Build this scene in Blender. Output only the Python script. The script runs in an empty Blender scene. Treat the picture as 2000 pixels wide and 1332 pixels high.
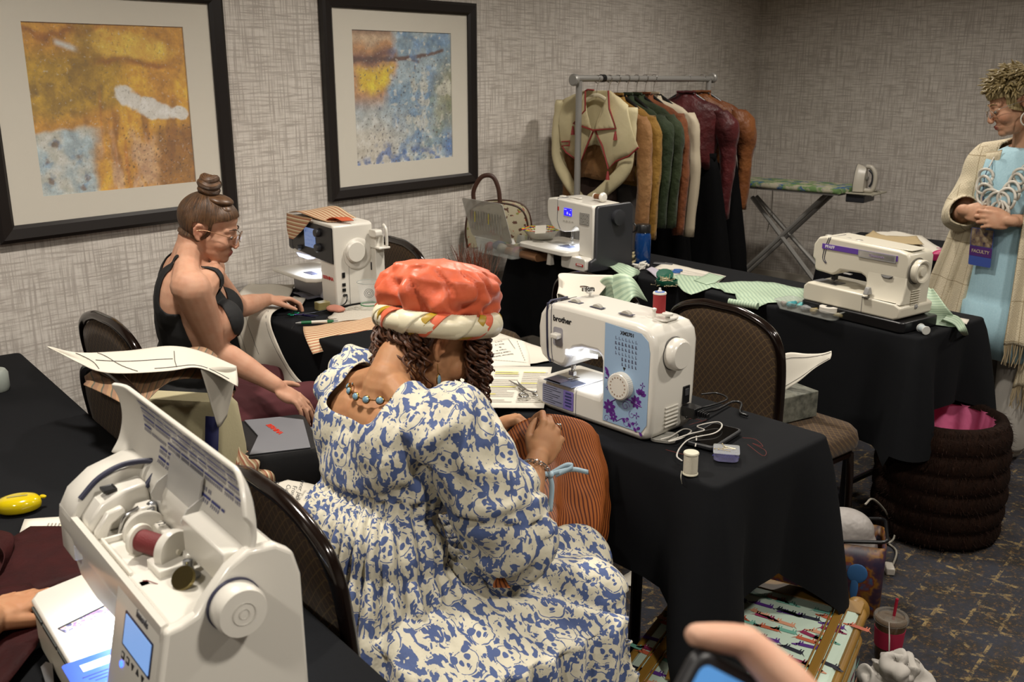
import bpy, bmesh, math, random
from mathutils import Vector as V, Matrix, noise
R = math.radians; PI = math.pi
random.seed(7)
sc = bpy.context.scene
col = sc.collection

# ---------------------------------------------------------------- camera
CH, FPX, CX, CY = 1.62, 1886.0, 1000.0, 666.0          # eye height, focal length in px of the 2000 px frame
PITCH = math.atan(531.0 / FPX); AZ = math.atan2(1650.0, FPX / math.cos(PITCH))
_h = V((math.cos(AZ), math.sin(AZ), 0)); cR = V((math.sin(AZ), -math.cos(AZ), 0))
cF = _h * math.cos(PITCH) - V((0, 0, math.sin(PITCH))); cU = _h * math.sin(PITCH) + V((0, 0, math.cos(PITCH)))
CAM = V((0, 0, CH))
cam = bpy.data.cameras.new('camera'); camo = bpy.data.objects.new('camera', cam); col.objects.link(camo)
cam.sensor_width = 36; cam.lens = 36 * FPX / 2000; cam.clip_start = .02
cam.dof.use_dof = True; cam.dof.focus_distance = 2.6; cam.dof.aperture_fstop = 9
camo.matrix_world = Matrix(((cR.x, cU.x, -cF.x, 0), (cR.y, cU.y, -cF.y, 0), (cR.z, cU.z, -cF.z, CH), (0, 0, 0, 1)))
sc.camera = camo
# ---------------------------------------------------------------- light
sc.view_settings.view_transform = 'Standard'; sc.view_settings.look = 'None'
sc.view_settings.gamma = 1; sc.view_settings.use_curve_mapping = False; sc.view_settings.exposure = 0.0
sc.cycles.use_denoising = True
W = bpy.data.worlds.new('world'); sc.world = W; W.use_nodes = True
W.node_tree.nodes['Background'].inputs[0].default_value = (.9, .86, .8, 1); W.node_tree.nodes['Background'].inputs[1].default_value = .08
def lamp(loc, size, power, colr=(1, .93, .835), aim=None, spread=150):
    l = bpy.data.lights.new('ceiling_lamp', 'AREA'); l.shape = 'DISK'; l.size = size; l.energy = power; l.color = colr; l.spread = R(spread)
    o = bpy.data.objects.new('ceiling_lamp', l); col.objects.link(o); o.location = loc
    if aim: o.rotation_euler = (V(aim) - V(loc)).to_track_quat('-Z', 'Y').to_euler()
for (x, y, p) in ((-.9, .6, 27), (.9, 1.9, 34), (1.0, -.4, 34), (2.9, 1.9, 32), (2.9, -.4, 32), (4.9, 1.9, 26), (5.0, -.4, 22)):
    lamp((x, y, 2.66), .22, p)

# ---------------------------------------------------------------- rays back into the room (measured from the photograph)
def ray(px, py): return cF + cR * ((px - CX) / FPX) + cU * ((CY - py) / FPX)
def atz(px, py, z): d = ray(px, py); return CAM + d * ((z - CH) / d.z)
def atx(px, py, x): d = ray(px, py); return CAM + d * (x / d.x)
def aty(px, py, y): d = ray(px, py); return CAM + d * (y / d.y)
def atd(px, py, d): return CAM + ray(px, py) * d

# ---------------------------------------------------------------- helpers
def hx(s):
    s = s.lstrip('#'); r = []
    for i in (0, 2, 4):
        c = int(s[i:i + 2], 16) / 255; r.append(c / 12.92 if c <= .04045 else ((c + .055) / 1.055) ** 2.4)
    return (*r, 1)
def C4(c): return hx(c) if isinstance(c, str) else (*c[:3], 1)
class NT:
    """a small node-tree writer"""
    def __init__(s, name):
        s.m = bpy.data.materials.new(name); s.m.use_nodes = True; s.t = s.m.node_tree; s.b = s.t.nodes['Principled BSDF']
    def n(s, typ, ins=None, **kw):
        nd = s.t.nodes.new('ShaderNode' + typ)
        for k, v in kw.items(): setattr(nd, k, v)
        for k, v in (ins or {}).items(): s.set(nd.inputs[k], v)
        return nd
    def set(s, sock, v):
        if isinstance(v, bpy.types.NodeSocket): s.t.links.new(v, sock)
        elif isinstance(v, str): sock.default_value = hx(v)
        else: sock.default_value = v
    def P(s, **kw):
        for k, v in kw.items(): s.set(s.b.inputs[k.replace('_', ' ')], v)
    def co(s, kind='Object', scale=None, rot=None):
        o = s.n('TexCoord').outputs[kind]
        if scale is not None or rot is not None:
            o = s.n('Mapping', {'Vector': o, 'Scale': scale or (1, 1, 1), 'Rotation': rot or (0, 0, 0)}).outputs[0]
        return o
    def noise(s, vec, scale, detail=3, rough=.5): return s.n('TexNoise', {'Vector': vec, 'Scale': scale, 'Detail': detail, 'Roughness': rough}).outputs[0]
    def ramp(s, fac, stops, interp='LINEAR'):
        nd = s.n('ValToRGB', {'Fac': fac}); cr = nd.color_ramp; cr.interpolation = interp
        while len(cr.elements) < len(stops): cr.elements.new(.5)
        for e, (p, c) in zip(cr.elements, stops): e.position = p; e.color = C4(c)
        return nd.outputs[0]
    def mix(s, fac, a, b, mode='MIX'):
        nd = s.n('Mix', data_type='RGBA', blend_type=mode); s.set(nd.inputs[0], fac); s.set(nd.inputs[6], a); s.set(nd.inputs[7], b); return nd.outputs[2]
    def ma(s, op, a, b=0., c=0.):
        nd = s.n('Math', operation=op); s.set(nd.inputs[0], a); s.set(nd.inputs[1], b); s.set(nd.inputs[2], c); return nd.outputs[0]
    def bump(s, h, strength=.3, dist=.002): s.P(Normal=s.n('Bump', {'Height': h, 'Strength': strength, 'Distance': dist}).outputs[0])
_mats = {}
def mat(name, c, rough=.55, metal=0., bump=None, var=None, emit=None, alpha=1., trans=0., sheen=0., coat=0., spec=.5, ior=None):
    if name in _mats: return _mats[name]
    k = NT(name); k.P(Base_Color=C4(c), Roughness=rough, Metallic=metal)
    k.b.inputs['Specular IOR Level'].default_value = spec
    if var:                                                   # (scale, second colour)
        k.P(Base_Color=k.mix(k.ramp(k.noise(k.co(), var[0], 4), [(.35, '#000000'), (.7, '#ffffff')]), C4(c), C4(var[1])))
    if bump: k.bump(k.noise(k.co(), bump[0], 3), bump[1], bump[2] if len(bump) > 2 else .002)
    if emit: k.P(Emission_Color=C4(emit[0]), Emission_Strength=emit[1])
    if alpha < 1: k.P(Alpha=alpha)
    if trans: k.P(Transmission_Weight=trans)
    if ior: k.P(IOR=ior)
    if sheen: k.P(Sheen_Weight=sheen)
    if coat: k.P(Coat_Weight=coat, Coat_Roughness=.1)
    _mats[name] = k.m; return k.m
def stripes(name, c1, c2, freq, width=.5, coord='UV', axis=0, rough=.7, c3=None, soft=.03, bumpy=.15):
    k = NT(name); x = k.n('SeparateXYZ', {0: k.co(coord)}).outputs[axis]
    fr = k.ma('FRACT', k.ma('MULTIPLY', x, freq))
    st = [(0, c1), (width - soft, c1), (width, c2), (1 - soft, c2), (1, c1)]
    if c3: st = [(0, c1), (width * .5, c1), (width * .5 + soft, c3), (width, c3), (width + soft, c2), (1 - soft, c2), (1, c1)]
    k.P(Base_Color=k.ramp(fr, st), Roughness=rough); k.bump(k.noise(k.co('Object'), 60, 3), bumpy, .003); return k.m

class MB:
    """collects verts and faces; obj() links them as ONE mesh object"""
    def __init__(s): s.v = []; s.f = []; s.mi = []; s.uv = []; s.M = Matrix()
    def add(s, vs, fs, mi=0, uv=None):
        b = len(s.v); M = s.M
        s.v += [M @ V(p) for p in vs]; s.f += [tuple(i + b for i in f) for f in fs]; s.mi += [mi] * len(fs)
        s.uv += uv if uv else [(0., 0.)] * len(vs); return s
    def box(s, c, d, R_=None, mi=0, top=None):
        c = V(c); hx_, hy, hz = d[0] / 2, d[1] / 2, d[2] / 2; t = top or (1, 1)
        ps = [V((x * hx_ * (t[0] if z > 0 else 1), y * hy * (t[1] if z > 0 else 1), z * hz)) for z in (-1, 1) for y in (-1, 1) for x in (-1, 1)]
        if R_ is not None: ps = [R_ @ p for p in ps]
        return s.add([c + p for p in ps], [(0, 2, 3, 1), (4, 5, 7, 6), (0, 1, 5, 4), (2, 6, 7, 3), (0, 4, 6, 2), (1, 3, 7, 5)], mi, [(p.x, p.y) for p in ps])
    def grid(s, fn, nu, nv, mi=0, su=1., sv=1., cu=False):
        vs = []; uv = []; n = nu if cu else nu + 1
        for j in range(nv + 1):
            for i in range(n): vs.append(fn(i / nu, j / nv)); uv.append((i / nu * su, j / nv * sv))
        fs = [(j * n + i, j * n + (i + 1) % n, (j + 1) * n + (i + 1) % n, (j + 1) * n + i) for j in range(nv) for i in range(nu)]
        return s.add(vs, fs, mi, uv)
    def loft(s, rings, closed=True, caps=True, mi=0, uv=None):
        n = len(rings[0]); b = []; fs = []
        for r in rings: b += list(r)
        for j in range(len(rings) - 1):
            for i in range(n if closed else n - 1):
                k = (i + 1) % n; fs.append((j * n + i, j * n + k, (j + 1) * n + k, (j + 1) * n + i))
        if caps: fs.append(tuple(range(n))[::-1]); fs.append(tuple((len(rings) - 1) * n + i for i in range(n)))
        return s.add(b, fs, mi, uv)
    def lathe(s, prof, n=24, c=(0, 0, 0), ax=(0, 0, 1), mi=0, caps=True):
        q = V((0, 0, 1)).rotation_difference(V(ax).normalized()); c = V(c)
        return s.loft([[c + q @ V((r * math.cos(2 * PI * i / n), r * math.sin(2 * PI * i / n), z)) for i in range(n)] for r, z in prof], True, caps, mi)
    def cyl(s, a, b, ra, rb=None, n=14, mi=0):
        a = V(a); b = V(b); return s.lathe([(ra, 0), (ra if rb is None else rb, (b - a).length)], n, a, b - a, mi)
    def tube(s, pts, r, n=8, mi=0, caps=True, flat=1.):
        pts = [V(p) for p in pts]; m = len(pts); rr = r if isinstance(r, (list, tuple)) else [r] * m
        T = [(pts[min(i + 1, m - 1)] - pts[max(i - 1, 0)]).normalized() for i in range(m)]
        u = T[0].cross(V((0, 0, 1))); u = u if u.length > .05 else T[0].cross(V((1, 0, 0))); u.normalize(); rings = []; L = 0; uv = []
        for i in range(m):
            u = (u - T[i] * u.dot(T[i])).normalized(); w = T[i].cross(u); L += (pts[i] - pts[i - 1]).length if i else 0
            rings.append([pts[i] + (u * math.cos(2 * PI * k / n) + w * math.sin(2 * PI * k / n) * flat) * rr[i] for k in range(n)]); uv += [(k / n * 6.28 * rr[i], L) for k in range(n)]
        return s.loft(rings, True, caps, mi, uv)
    def ell(s, c, r, Rm=None, nu=16, nv=10, mi=0):
        c = V(c); vs = []; r = (r, r, r) if isinstance(r, (int, float)) else r
        for j in range(1, nv):
            a = PI * j / nv
            for i in range(nu):
                b = 2 * PI * i / nu; vs.append(V((r[0] * math.sin(a) * math.cos(b), r[1] * math.sin(a) * math.sin(b), -r[2] * math.cos(a))))
        vs += [V((0, 0, -r[2])), V((0, 0, r[2]))]
        if Rm is not None: vs = [Rm @ p for p in vs]
        fs = [(j * nu + i, j * nu + (i + 1) % nu, (j + 1) * nu + (i + 1) % nu, (j + 1) * nu + i) for j in range(nv - 2) for i in range(nu)]
        B, T = len(vs) - 2, len(vs) - 1
        fs += [(B, (i + 1) % nu, i) for i in range(nu)] + [(T, (nv - 2) * nu + i, (nv - 2) * nu + (i + 1) % nu) for i in range(nu)]
        return s.add([c + p for p in vs], fs, mi)
    def chain(s, pts, rs, n=14, mi=0):                       # rounded tapered limb
        pts = [V(p) for p in pts]
        for i, p in enumerate(pts):
            s.ell(p, rs[i], None, n, max(8, n // 2 + 2), mi)
            if i: s.cyl(pts[i - 1], p, rs[i - 1], rs[i], n, mi)
        return s
    def prism(s, poly, d, M=None, mi=0, hole=None):           # polygon in XY, thickness d along +Z of M
        M = M or Matrix(); n = len(poly)
        vs = [M @ V((x, y, 0)) for x, y in poly] + [M @ V((x, y, d)) for x, y in poly]
        return s.add(vs, [tuple(range(n))[::-1], tuple(range(n, 2 * n))] + [(i, (i + 1) % n, n + (i + 1) % n, n + i) for i in range(n)], mi, [(p[0], p[1]) for p in poly] * 2)
    def mesh(s, name):
        me = bpy.data.meshes.new(name); me.from_pydata([tuple(p) for p in s.v], [], s.f)
        if any(s.mi): me.polygons.foreach_set('material_index', s.mi)
        if any(u != (0., 0.) for u in s.uv):
            l = me.uv_layers.new(name='UV'); vi = [0] * len(me.loops); me.loops.foreach_get('vertex_index', vi)
            l.data.foreach_set('uv', [x for i in vi for x in s.uv[i]])
        return me
    def obj(s, name, m, parent=None, smooth=35, bevel=0, seg=2, sub=0, solid=0, fix=True, loc=None, rz=0, offs=0):
        me = s.mesh(name)
        if fix:
            b = bmesh.new(); b.from_mesh(me); bmesh.ops.recalc_face_normals(b, faces=b.faces); b.to_mesh(me); b.free()
        return mk(name, me, m, parent, smooth, bevel, seg, sub, solid, loc, rz, offs)
def mk(name, me, m, parent=None, smooth=35, bevel=0, seg=2, sub=0, solid=0, loc=None, rz=0, offs=0):
    for x in (m if isinstance(m, (list, tuple)) else [m]): me.materials.append(x)
    if smooth:
        me.polygons.foreach_set('use_smooth', [True] * len(me.polygons))
        if smooth < 180: me.set_sharp_from_angle(angle=R(smooth))
    o = bpy.data.objects.new(name, me); col.objects.link(o)
    if parent: o.parent = parent
    if loc is not None: o.location = loc
    if rz: o.rotation_euler = (0, 0, rz)
    if solid: a = o.modifiers.new('solid', 'SOLIDIFY'); a.thickness = solid; a.offset = offs
    if bevel: a = o.modifiers.new('bevel', 'BEVEL'); a.width = bevel; a.segments = seg; a.limit_method = 'ANGLE'; a.angle_limit = R(38)
    if sub: a = o.modifiers.new('sub', 'SUBSURF'); a.levels = sub; a.render_levels = sub
    return o
def tag(o, label, cat, group=None):
    o['label'] = label; o['category'] = cat
    if group: o['group'] = group
    return o
def thing(name, label, cat, loc=(0, 0, 0), rz=0., group=None):
    o = bpy.data.objects.new(name, None); col.objects.link(o); o.location = loc; o.rotation_euler = (0, 0, rz); o.empty_display_size = .1
    return tag(o, label, cat, group)
def struct(name, mb, m, **kw): o = mb.obj(name, m, **kw); o['kind'] = 'structure'; return o
def lab(o, t): o['label'] = t; return o
def text(s, size, M, m, parent, name='lettering', depth=.0006, bold=0., align='CENTER', sx=1.):
    cu = bpy.data.curves.new(name, 'FONT'); cu.body = s; cu.size = size; cu.extrude = depth; cu.offset = bold; cu.align_x = align; cu.align_y = 'CENTER'; cu.resolution_u = 3
    o = bpy.data.objects.new(name, cu); col.objects.link(o)
    me = bpy.data.meshes.new_from_object(o.evaluated_get(bpy.context.evaluated_depsgraph_get())); bpy.data.objects.remove(o)
    me.transform(M @ Matrix.Diagonal((sx, 1, 1, 1))); me.name = name
    return mk(name, me, m, parent, 0)
def frame(o, x, y):                                           # matrix from an origin, x axis and rough y axis
    x = V(x).normalized(); z = x.cross(V(y)).normalized(); y = z.cross(x)
    return Matrix(((x.x, y.x, z.x, o[0]), (x.y, y.y, z.y, o[1]), (x.z, y.z, z.z, o[2]), (0, 0, 0, 1)))
def rz(a): return Matrix.Rotation(a, 4, 'Z')
def rrect(w, h, r, n=5):                                      # rounded rectangle outline, centred
    p = []
    for cx, cy, a in ((w / 2 - r, h / 2 - r, 0), (-w / 2 + r, h / 2 - r, 90), (-w / 2 + r, -h / 2 + r, 180), (w / 2 - r, -h / 2 + r, 270)):
        for i in range(n + 1): t = R(a + 90 * i / n); p.append((cx + r * math.cos(t), cy + r * math.sin(t)))
    return p
def spline(pts, n=8):                                         # Catmull-Rom through points
    P = [V(p) for p in pts]; P = [P[0] * 2 - P[1]] + P + [P[-1] * 2 - P[-2]]; out = []
    for i in range(1, len(P) - 2):
        for k in range(n):
            t = k / n; a, b, c, d = P[i - 1:i + 3]
            out.append(.5 * ((2 * b) + (c - a) * t + (2 * a - 5 * b + 4 * c - d) * t * t + (3 * b - a - 3 * c + d) * t ** 3))
    return out + [P[-2]]
def nz(x, y=0., z=0., s=1.): return noise.noise(V((x, y, z)) * s)
def remesh(mb, vox, it=4, fac=.5):                            # union of overlapping volumes -> one continuous skin
    me = mb.mesh('tmp'); o = bpy.data.objects.new('tmp', me); col.objects.link(o)
    a = o.modifiers.new('r', 'REMESH'); a.mode = 'VOXEL'; a.voxel_size = vox
    if it: a = o.modifiers.new('s', 'SMOOTH'); a.iterations = it; a.factor = fac
    r = bpy.data.meshes.new_from_object(o.evaluated_get(bpy.context.evaluated_depsgraph_get()))
    bpy.data.objects.remove(o); return r
def dup(root, loc, rzv, label=None):                          # copy of a thing with copies of its parts and sub-parts
    r = root.copy(); col.objects.link(r); r.location = loc; r.rotation_euler = (0, 0, rzv)
    if label: r['label'] = label
    for ch in list(root.children):
        c = ch.copy(); col.objects.link(c); c.parent = r
        for g in ch.children: d = g.copy(); col.objects.link(d); d.parent = c
    return r
# ================================================================ the room
WY, WX = 3.36, 6.8
k = NT('wallpaper'); g = k.n('NewGeometry').outputs['Position']; xyz = k.n('SeparateXYZ', {0: g})
s_ = k.ma('ADD', xyz.outputs[0], xyz.outputs[1]); pv = k.n('CombineXYZ', {0: s_, 1: xyz.outputs[2]}).outputs[0]
h1 = k.noise(k.n('Mapping', {'Vector': pv, 'Scale': (7, 115, 1)}).outputs[0], 1, 3, .6)
v1 = k.noise(k.n('Mapping', {'Vector': pv, 'Scale': (115, 5, 1)}).outputs[0], 1, 3, .6)
big = k.noise(pv, 3, 2)
hv = k.ma('ADD', k.ma('MULTIPLY', h1, .55), k.ma('MULTIPLY', v1, .45))
h2 = k.noise(k.n('Mapping', {'Vector': pv, 'Scale': (5, 95, 1), 'Location': (3, 1, 0)}).outputs[0], 1, 2, .5); v2 = k.noise(k.n('Mapping', {'Vector': pv, 'Scale': (88, 4, 1), 'Location': (1, 4, 0)}).outputs[0], 1, 2, .5)
thr = lambda x, a, b_: k.ramp(x, [(a, '#ffffff'), (b_, '#000000')])
dark = k.ma('MAXIMUM', k.ma('MAXIMUM', thr(h1, .38, .47), thr(v1, .38, .47)), k.ma('MAXIMUM', k.ma('MULTIPLY', thr(h2, .34, .43), .9), k.ma('MULTIPLY', thr(v2, .34, .43), .9)))
colr = k.mix(k.ma('MULTIPLY', dark, .52), k.ramp(hv, [(.42, '#c6bfb6'), (.6, '#dcd6ce')]), '#968d86')
k.P(Base_Color=k.mix(k.ma('MULTIPLY', big, .22), colr, '#9c9187'), Roughness=.62); k.bump(hv, .35, .002); WALLPAPER = k.m
WHITE_TRIM = mat('trim_paint', '#b9b2a6', .45)
k = NT('carpet'); g = k.co('Object'); n1 = k.noise(g, 260, 2); n2 = k.noise(g, 9, 4, .7)
def dashes(rot, sx, sy, off):
    mp = k.n('Mapping', {'Vector': g, 'Rotation': (0, 0, R(rot)), 'Scale': (sx, sy, 1), 'Location': (off, off, 0)}).outputs[0]
    br = k.n('TexBrick', {'Vector': mp, 'Color1': (0, 0, 0, 1), 'Color2': (0, 0, 0, 1), 'Mortar': (1, 1, 1, 1), 'Scale': 1., 'Mortar Size': .025, 'Mortar Smooth': .15, 'Brick Width': 1.1, 'Row Height': .42}, offset=.37, squash=.6)
    return br.outputs[0]
ln = k.ma('MAXIMUM', dashes(0, 3.4, 4.6, .1), k.ma('MULTIPLY', dashes(45, 4.2, 2.6, .6), .8))
gold = k.ma('MULTIPLY', ln, k.ramp(k.noise(g, 22, 4, .75), [(.5, '#000000'), (.62, '#ffffff')]))
spk = k.ramp(k.noise(g, 55, 4, .8), [(.52, '#000000'), (.68, '#ffffff')])
base = k.mix(k.ramp(n2, [(.38, '#000000'), (.6, '#ffffff')]), '#1d1916', '#20222b')
base = k.mix(k.ma('MULTIPLY', spk, k.ramp(n2, [(.4, '#c8c8c8'), (.64, '#262626')])), base, '#85612a')
k.P(Base_Color=k.mix(gold, base, '#7a6742'), Roughness=.95); k.bump(n1, .6, .004); CARPET = k.m
X0, Y0, ZC = -2.6, -2.8, 2.7
struct('floor', MB().box(((X0 + WX) / 2, (Y0 + WY) / 2, -.05), (WX - X0 + .2, WY - Y0 + .2, .1)), CARPET, smooth=0)
struct('ceiling', MB().box(((X0 + WX) / 2, (Y0 + WY) / 2, ZC + .05), (WX - X0 + .2, WY - Y0 + .2, .1)), mat('ceiling_paint', '#d8d2c6', .8, bump=(90, .2)), smooth=0)
struct('wall_left', MB().box(((X0 + WX) / 2, WY + .05, ZC / 2), (WX - X0 + .2, .1, ZC)), WALLPAPER, smooth=0)
struct('wall_right', MB().box((WX + .05, (Y0 + WY) / 2, ZC / 2), (.1, WY - Y0, ZC)), WALLPAPER, smooth=0)
struct('wall_back', MB().box((X0 - .05, (Y0 + WY) / 2, ZC / 2), (.1, WY - Y0, ZC)), WALLPAPER, smooth=0)
struct('wall_near', MB().box(((X0 + WX) / 2, Y0 - .05, ZC / 2), (WX - X0 + .2, .1, ZC)), WALLPAPER, smooth=0)
def base_profile(a, b, nrm):                                  # moulded skirting run
    a, b, nrm = V(a), V(b), V(nrm); pr = [(0, 0), (.016, 0), (.016, .095), (.011, .115), (.008, .14), (0, .145)]
    return MB().loft([[p + nrm * x + V((0, 0, z)) for x, z in pr] for p in (a, b)])
struct('baseboard_left', base_profile((X0, WY, 0), (WX, WY, 0), (0, -1, 0)), WHITE_TRIM)
struct('baseboard_right', base_profile((WX, Y0, 0), (WX, WY, 0), (-1, 0, 0)), WHITE_TRIM)
# ---------------------------------------------------------------- framed art
FRAME = mat('espresso_wood', '#17110f', .38, bump=(40, .05))
MATB = mat('mat_board', '#cfc9bb', .8); GLZ = NT('picture_glass')
GLZ.P(Base_Color=(1, 1, 1, 1), Roughness=.03, Alpha=.035); GLZ = GLZ.m
k = NT('art_print'); g = k.co('Object'); pc = k.n('VertexColor', layer_name='paint').outputs[0]; pc = k.mix(.55, pc, k.ramp(k.noise(g, 28, 8, .75), [(.3, '#6f6a62'), (.5, '#c0bcb4'), (.7, '#ffffff')]), 'OVERLAY'); pc = k.mix(k.ma('MULTIPLY', k.ramp(k.noise(g, 95, 5, .7), [(.57, '#000000'), (.66, '#ffffff')]), .45), pc, '#5a4a38'); pc = k.mix(k.ma('MULTIPLY', k.ramp(k.noise(k.co('Object', rot=(1, 1, 0)), 75, 5, .7), [(.6, '#000000'), (.68, '#ffffff')]), .5), pc, '#cfcabd'); k.P(Base_Color=pc, Roughness=.55); ART = k.m
def lerp(a, b, t): return [x + (y - x) * t for x, y in zip(a, b)]
def sst(a, b, x): t = min(1, max(0, (x - a) / (b - a))); return t * t * (3 - 2 * t)
def fb(x, y, s, o=0): return noise.fractal(V((x * s + o, y * s - o, o)), 1., 2., 4)
def art_one(u, v):                                            # amber over pale blue, a white cloud (v up)
    w = fb(u, v, 3, 3) * .08; c = lerp(hx('c08a2c')[:3], hx('d8a52f')[:3], sst(-.3, .5, fb(u, v, 4, 1)))
    c = lerp(c, hx('8f5a17')[:3], .75 * sst(.1, .6, fb(u * 5, v, 2.2, 7)) * (1 - sst(.55, .8, v)))
    c = lerp(c, hx('a8881f')[:3], .8 * sst(.45, .3, abs(u - .2)) * sst(.42, .55, v + w) * sst(.9, .75, v))
    c = lerp(c, hx('7a5c1a')[:3], .6 * sst(.05, .4, fb(u, v, 9, 2)) * sst(.4, .5, v + w) * sst(.85, .78, v) * sst(.55, .4, u))
    e = ((u - .62) / .3) ** 2 + ((v - .87 + .1 * (u - .6)) / .075) ** 2
    c = lerp(c, hx('e0b848')[:3], .85 * sst(1.6, .5, e + w * 6))
    c = lerp(c, hx('8a4c16')[:3], .7 * sst(.05, 0, abs(v - .93 + w * 2)) * sst(.9, .2, u))
    c = lerp(c, hx('85470f')[:3], .7 * sst(.035, .0, abs(v - .755 + .12 * (u - .7) ** 2 + w)) * sst(.3, .45, u) * sst(.95, .8, u))
    c = lerp(c, hx('dbe0e2')[:3], .9 * sst(.03, .0, abs(v - .88 + (u - .2) * .35)) * sst(.17, .2, u) * sst(.33, .28, u))
    c = lerp(c, hx('8a6a1c')[:3], .65 * sst(.6, .1, abs(u - .36) * 6 + w * 3) * sst(.5, .75, v) )
    b = sst(.40, .36, v + w * .8 - .03 * math.sin(u * 9)) * sst(.39, .32, u + w * 1.1)
    c = lerp(c, lerp(hx('a3b6c0')[:3], hx('c2c4be')[:3], sst(-.3, .4, fb(u, v, 6, 5))), b)
    for (a, d, r) in ((.13, .31, .03), (.06, .2, .022), (.25, .22, .032), (.07, .1, .026), (.28, .1, .024), (.25, .03, .02)):
        q = math.hypot(u - a, v - d) + fb(u, v, 22, 1) * .022
        c = lerp(c, hx('6a4f3c')[:3], .8 * sst(r, r * .3, q)); c = lerp(c, hx('4d7fae')[:3], .35 * b * sst(r * 2.2, r, q) * sst(0, .3, fb(u, v, 30, 4)))
    d = sst(.33, .42, u) * sst(.43, .3, v)
    c = lerp(c, hx('c9a582')[:3], .85 * d * sst(-.1, .35, fb(u * 3, v, 3, 6)) * sst(.86, .7, u + w))
    c = lerp(c, hx('8a5a1e')[:3], .85 * sst(.74, .8, u + w) * sst(.42, .34, v))
    if d > .3 and noise.noise(V((u * 70, v * 70, 2))) > .42 and u > .5: c = lerp(c, hx('4a351c')[:3], .75)
    st = sst(.1, .5, fb(u * 7, v * .6, 4, 9)) * sst(.36, .42, u) * sst(.66, .5, u) * sst(.72, .4, v); c = lerp(c, hx('b5701a')[:3], .75 * st)
    q = min(((u - .6) / .09) ** 2 + ((v - .55 + (u - .6) * .5) / .07) ** 2, ((u - .75) / .15) ** 2 + ((v - .485 + (u - .75) * .25) / .06) ** 2, ((u - .92) / .08) ** 2 + ((v - .46) / .045) ** 2 + .35)
    c = lerp(c, hx('d9d9d6')[:3], .95 * sst(1.25, .75, q + fb(u, v, 9, 8) * .7)); return c
def art_two(u, v):                                            # blue wash, yellow patch, brown branch
    w = fb(u, v, 4, 2) * .1; c = lerp(hx('9fb2bf')[:3], hx('7d99b0')[:3], sst(-.3, .4, fb(u, v, 5, 1)))
    l = sst(.42, .3, u + w); c = lerp(c, hx('c9c3b8')[:3], sst(.5, .2, v + w) * sst(.7, .2, u) * .9)
    c = lerp(c, hx('b98a5e')[:3], l * sst(.38, .55, v)); c = lerp(c, hx('c4a98c')[:3], l * sst(.84, .92, v + w))
    c = lerp(c, hx('7c5a44')[:3], l * .8 * sst(.93, .99, v) ); c = lerp(c, hx('6b4440')[:3], .9 * l * sst(.07, .0, abs(v - .79 + w * .6)))
    c = lerp(c, hx('d8b92a')[:3], sst(.20, .12, abs(u - .19) + w * .5) * sst(.12, .05, abs(v - .64) + w * .4))
    br = v - (.78 + .02 * u + .2 * max(0, u - .45) ** 1.6)
    c = lerp(c, hx('5e4038')[:3], .95 * sst(.022 * (1.25 - u * .7) + .005, .006, abs(br + fb(u, v, 20, 3) * .01)) * sst(.93, .9, u))
    c = lerp(c, hx('5e4038')[:3], .9 * sst(.018, .006, abs(v - .765 - .05 * u + .3 * max(0, u - .55))) * sst(.67, .64, u) * sst(.3, .34, u))
    c = lerp(c, hx('5b87b8')[:3], .6 * sst(.0, .4, fb(u, v, 7, 4)) * sst(.3, .45, u)); c = lerp(c, hx('8c8748')[:3], .75 * sst(.72, .98, u + w) * sst(.4, .1, abs(v - .52)))
    c = lerp(c, hx('7b8a6c')[:3], .5 * sst(.1, .5, fb(u, v, 6, 9)) * sst(.5, .8, u) * sst(.8, .5, v))
    c = lerp(c, hx('c4c4ba')[:3], .75 * sst(.05, .4, fb(u, v, 8, 6)) * sst(.75, .6, v) * sst(.4, .6, u))
    c = lerp(c, hx('3f66a8')[:3], .8 * sst(.12, .02, v + w - .12 * u * (1 - u) - .02) * sst(-.2, .3, fb(u, v, 14, 4))); c = lerp(c, hx('4c74b0')[:3], .7 * sst(.86, .96, u) * sst(.3, .12, v))
    t = noise.noise(V((u * 55, v * 66, 7)))
    if t > .45 and v < .8 and u + .25 * fb(u, v, 4, 2) > .12: c = lerp(c, hx('34405a' if int(u * 40 + v * 17) % 3 else '5a4a38')[:3], .8)
    if noise.noise(V((u * 26, v * 30, 1))) > .43 and u > .35: c = lerp(c, hx('d3d3ca')[:3], .6)
    return c
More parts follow.
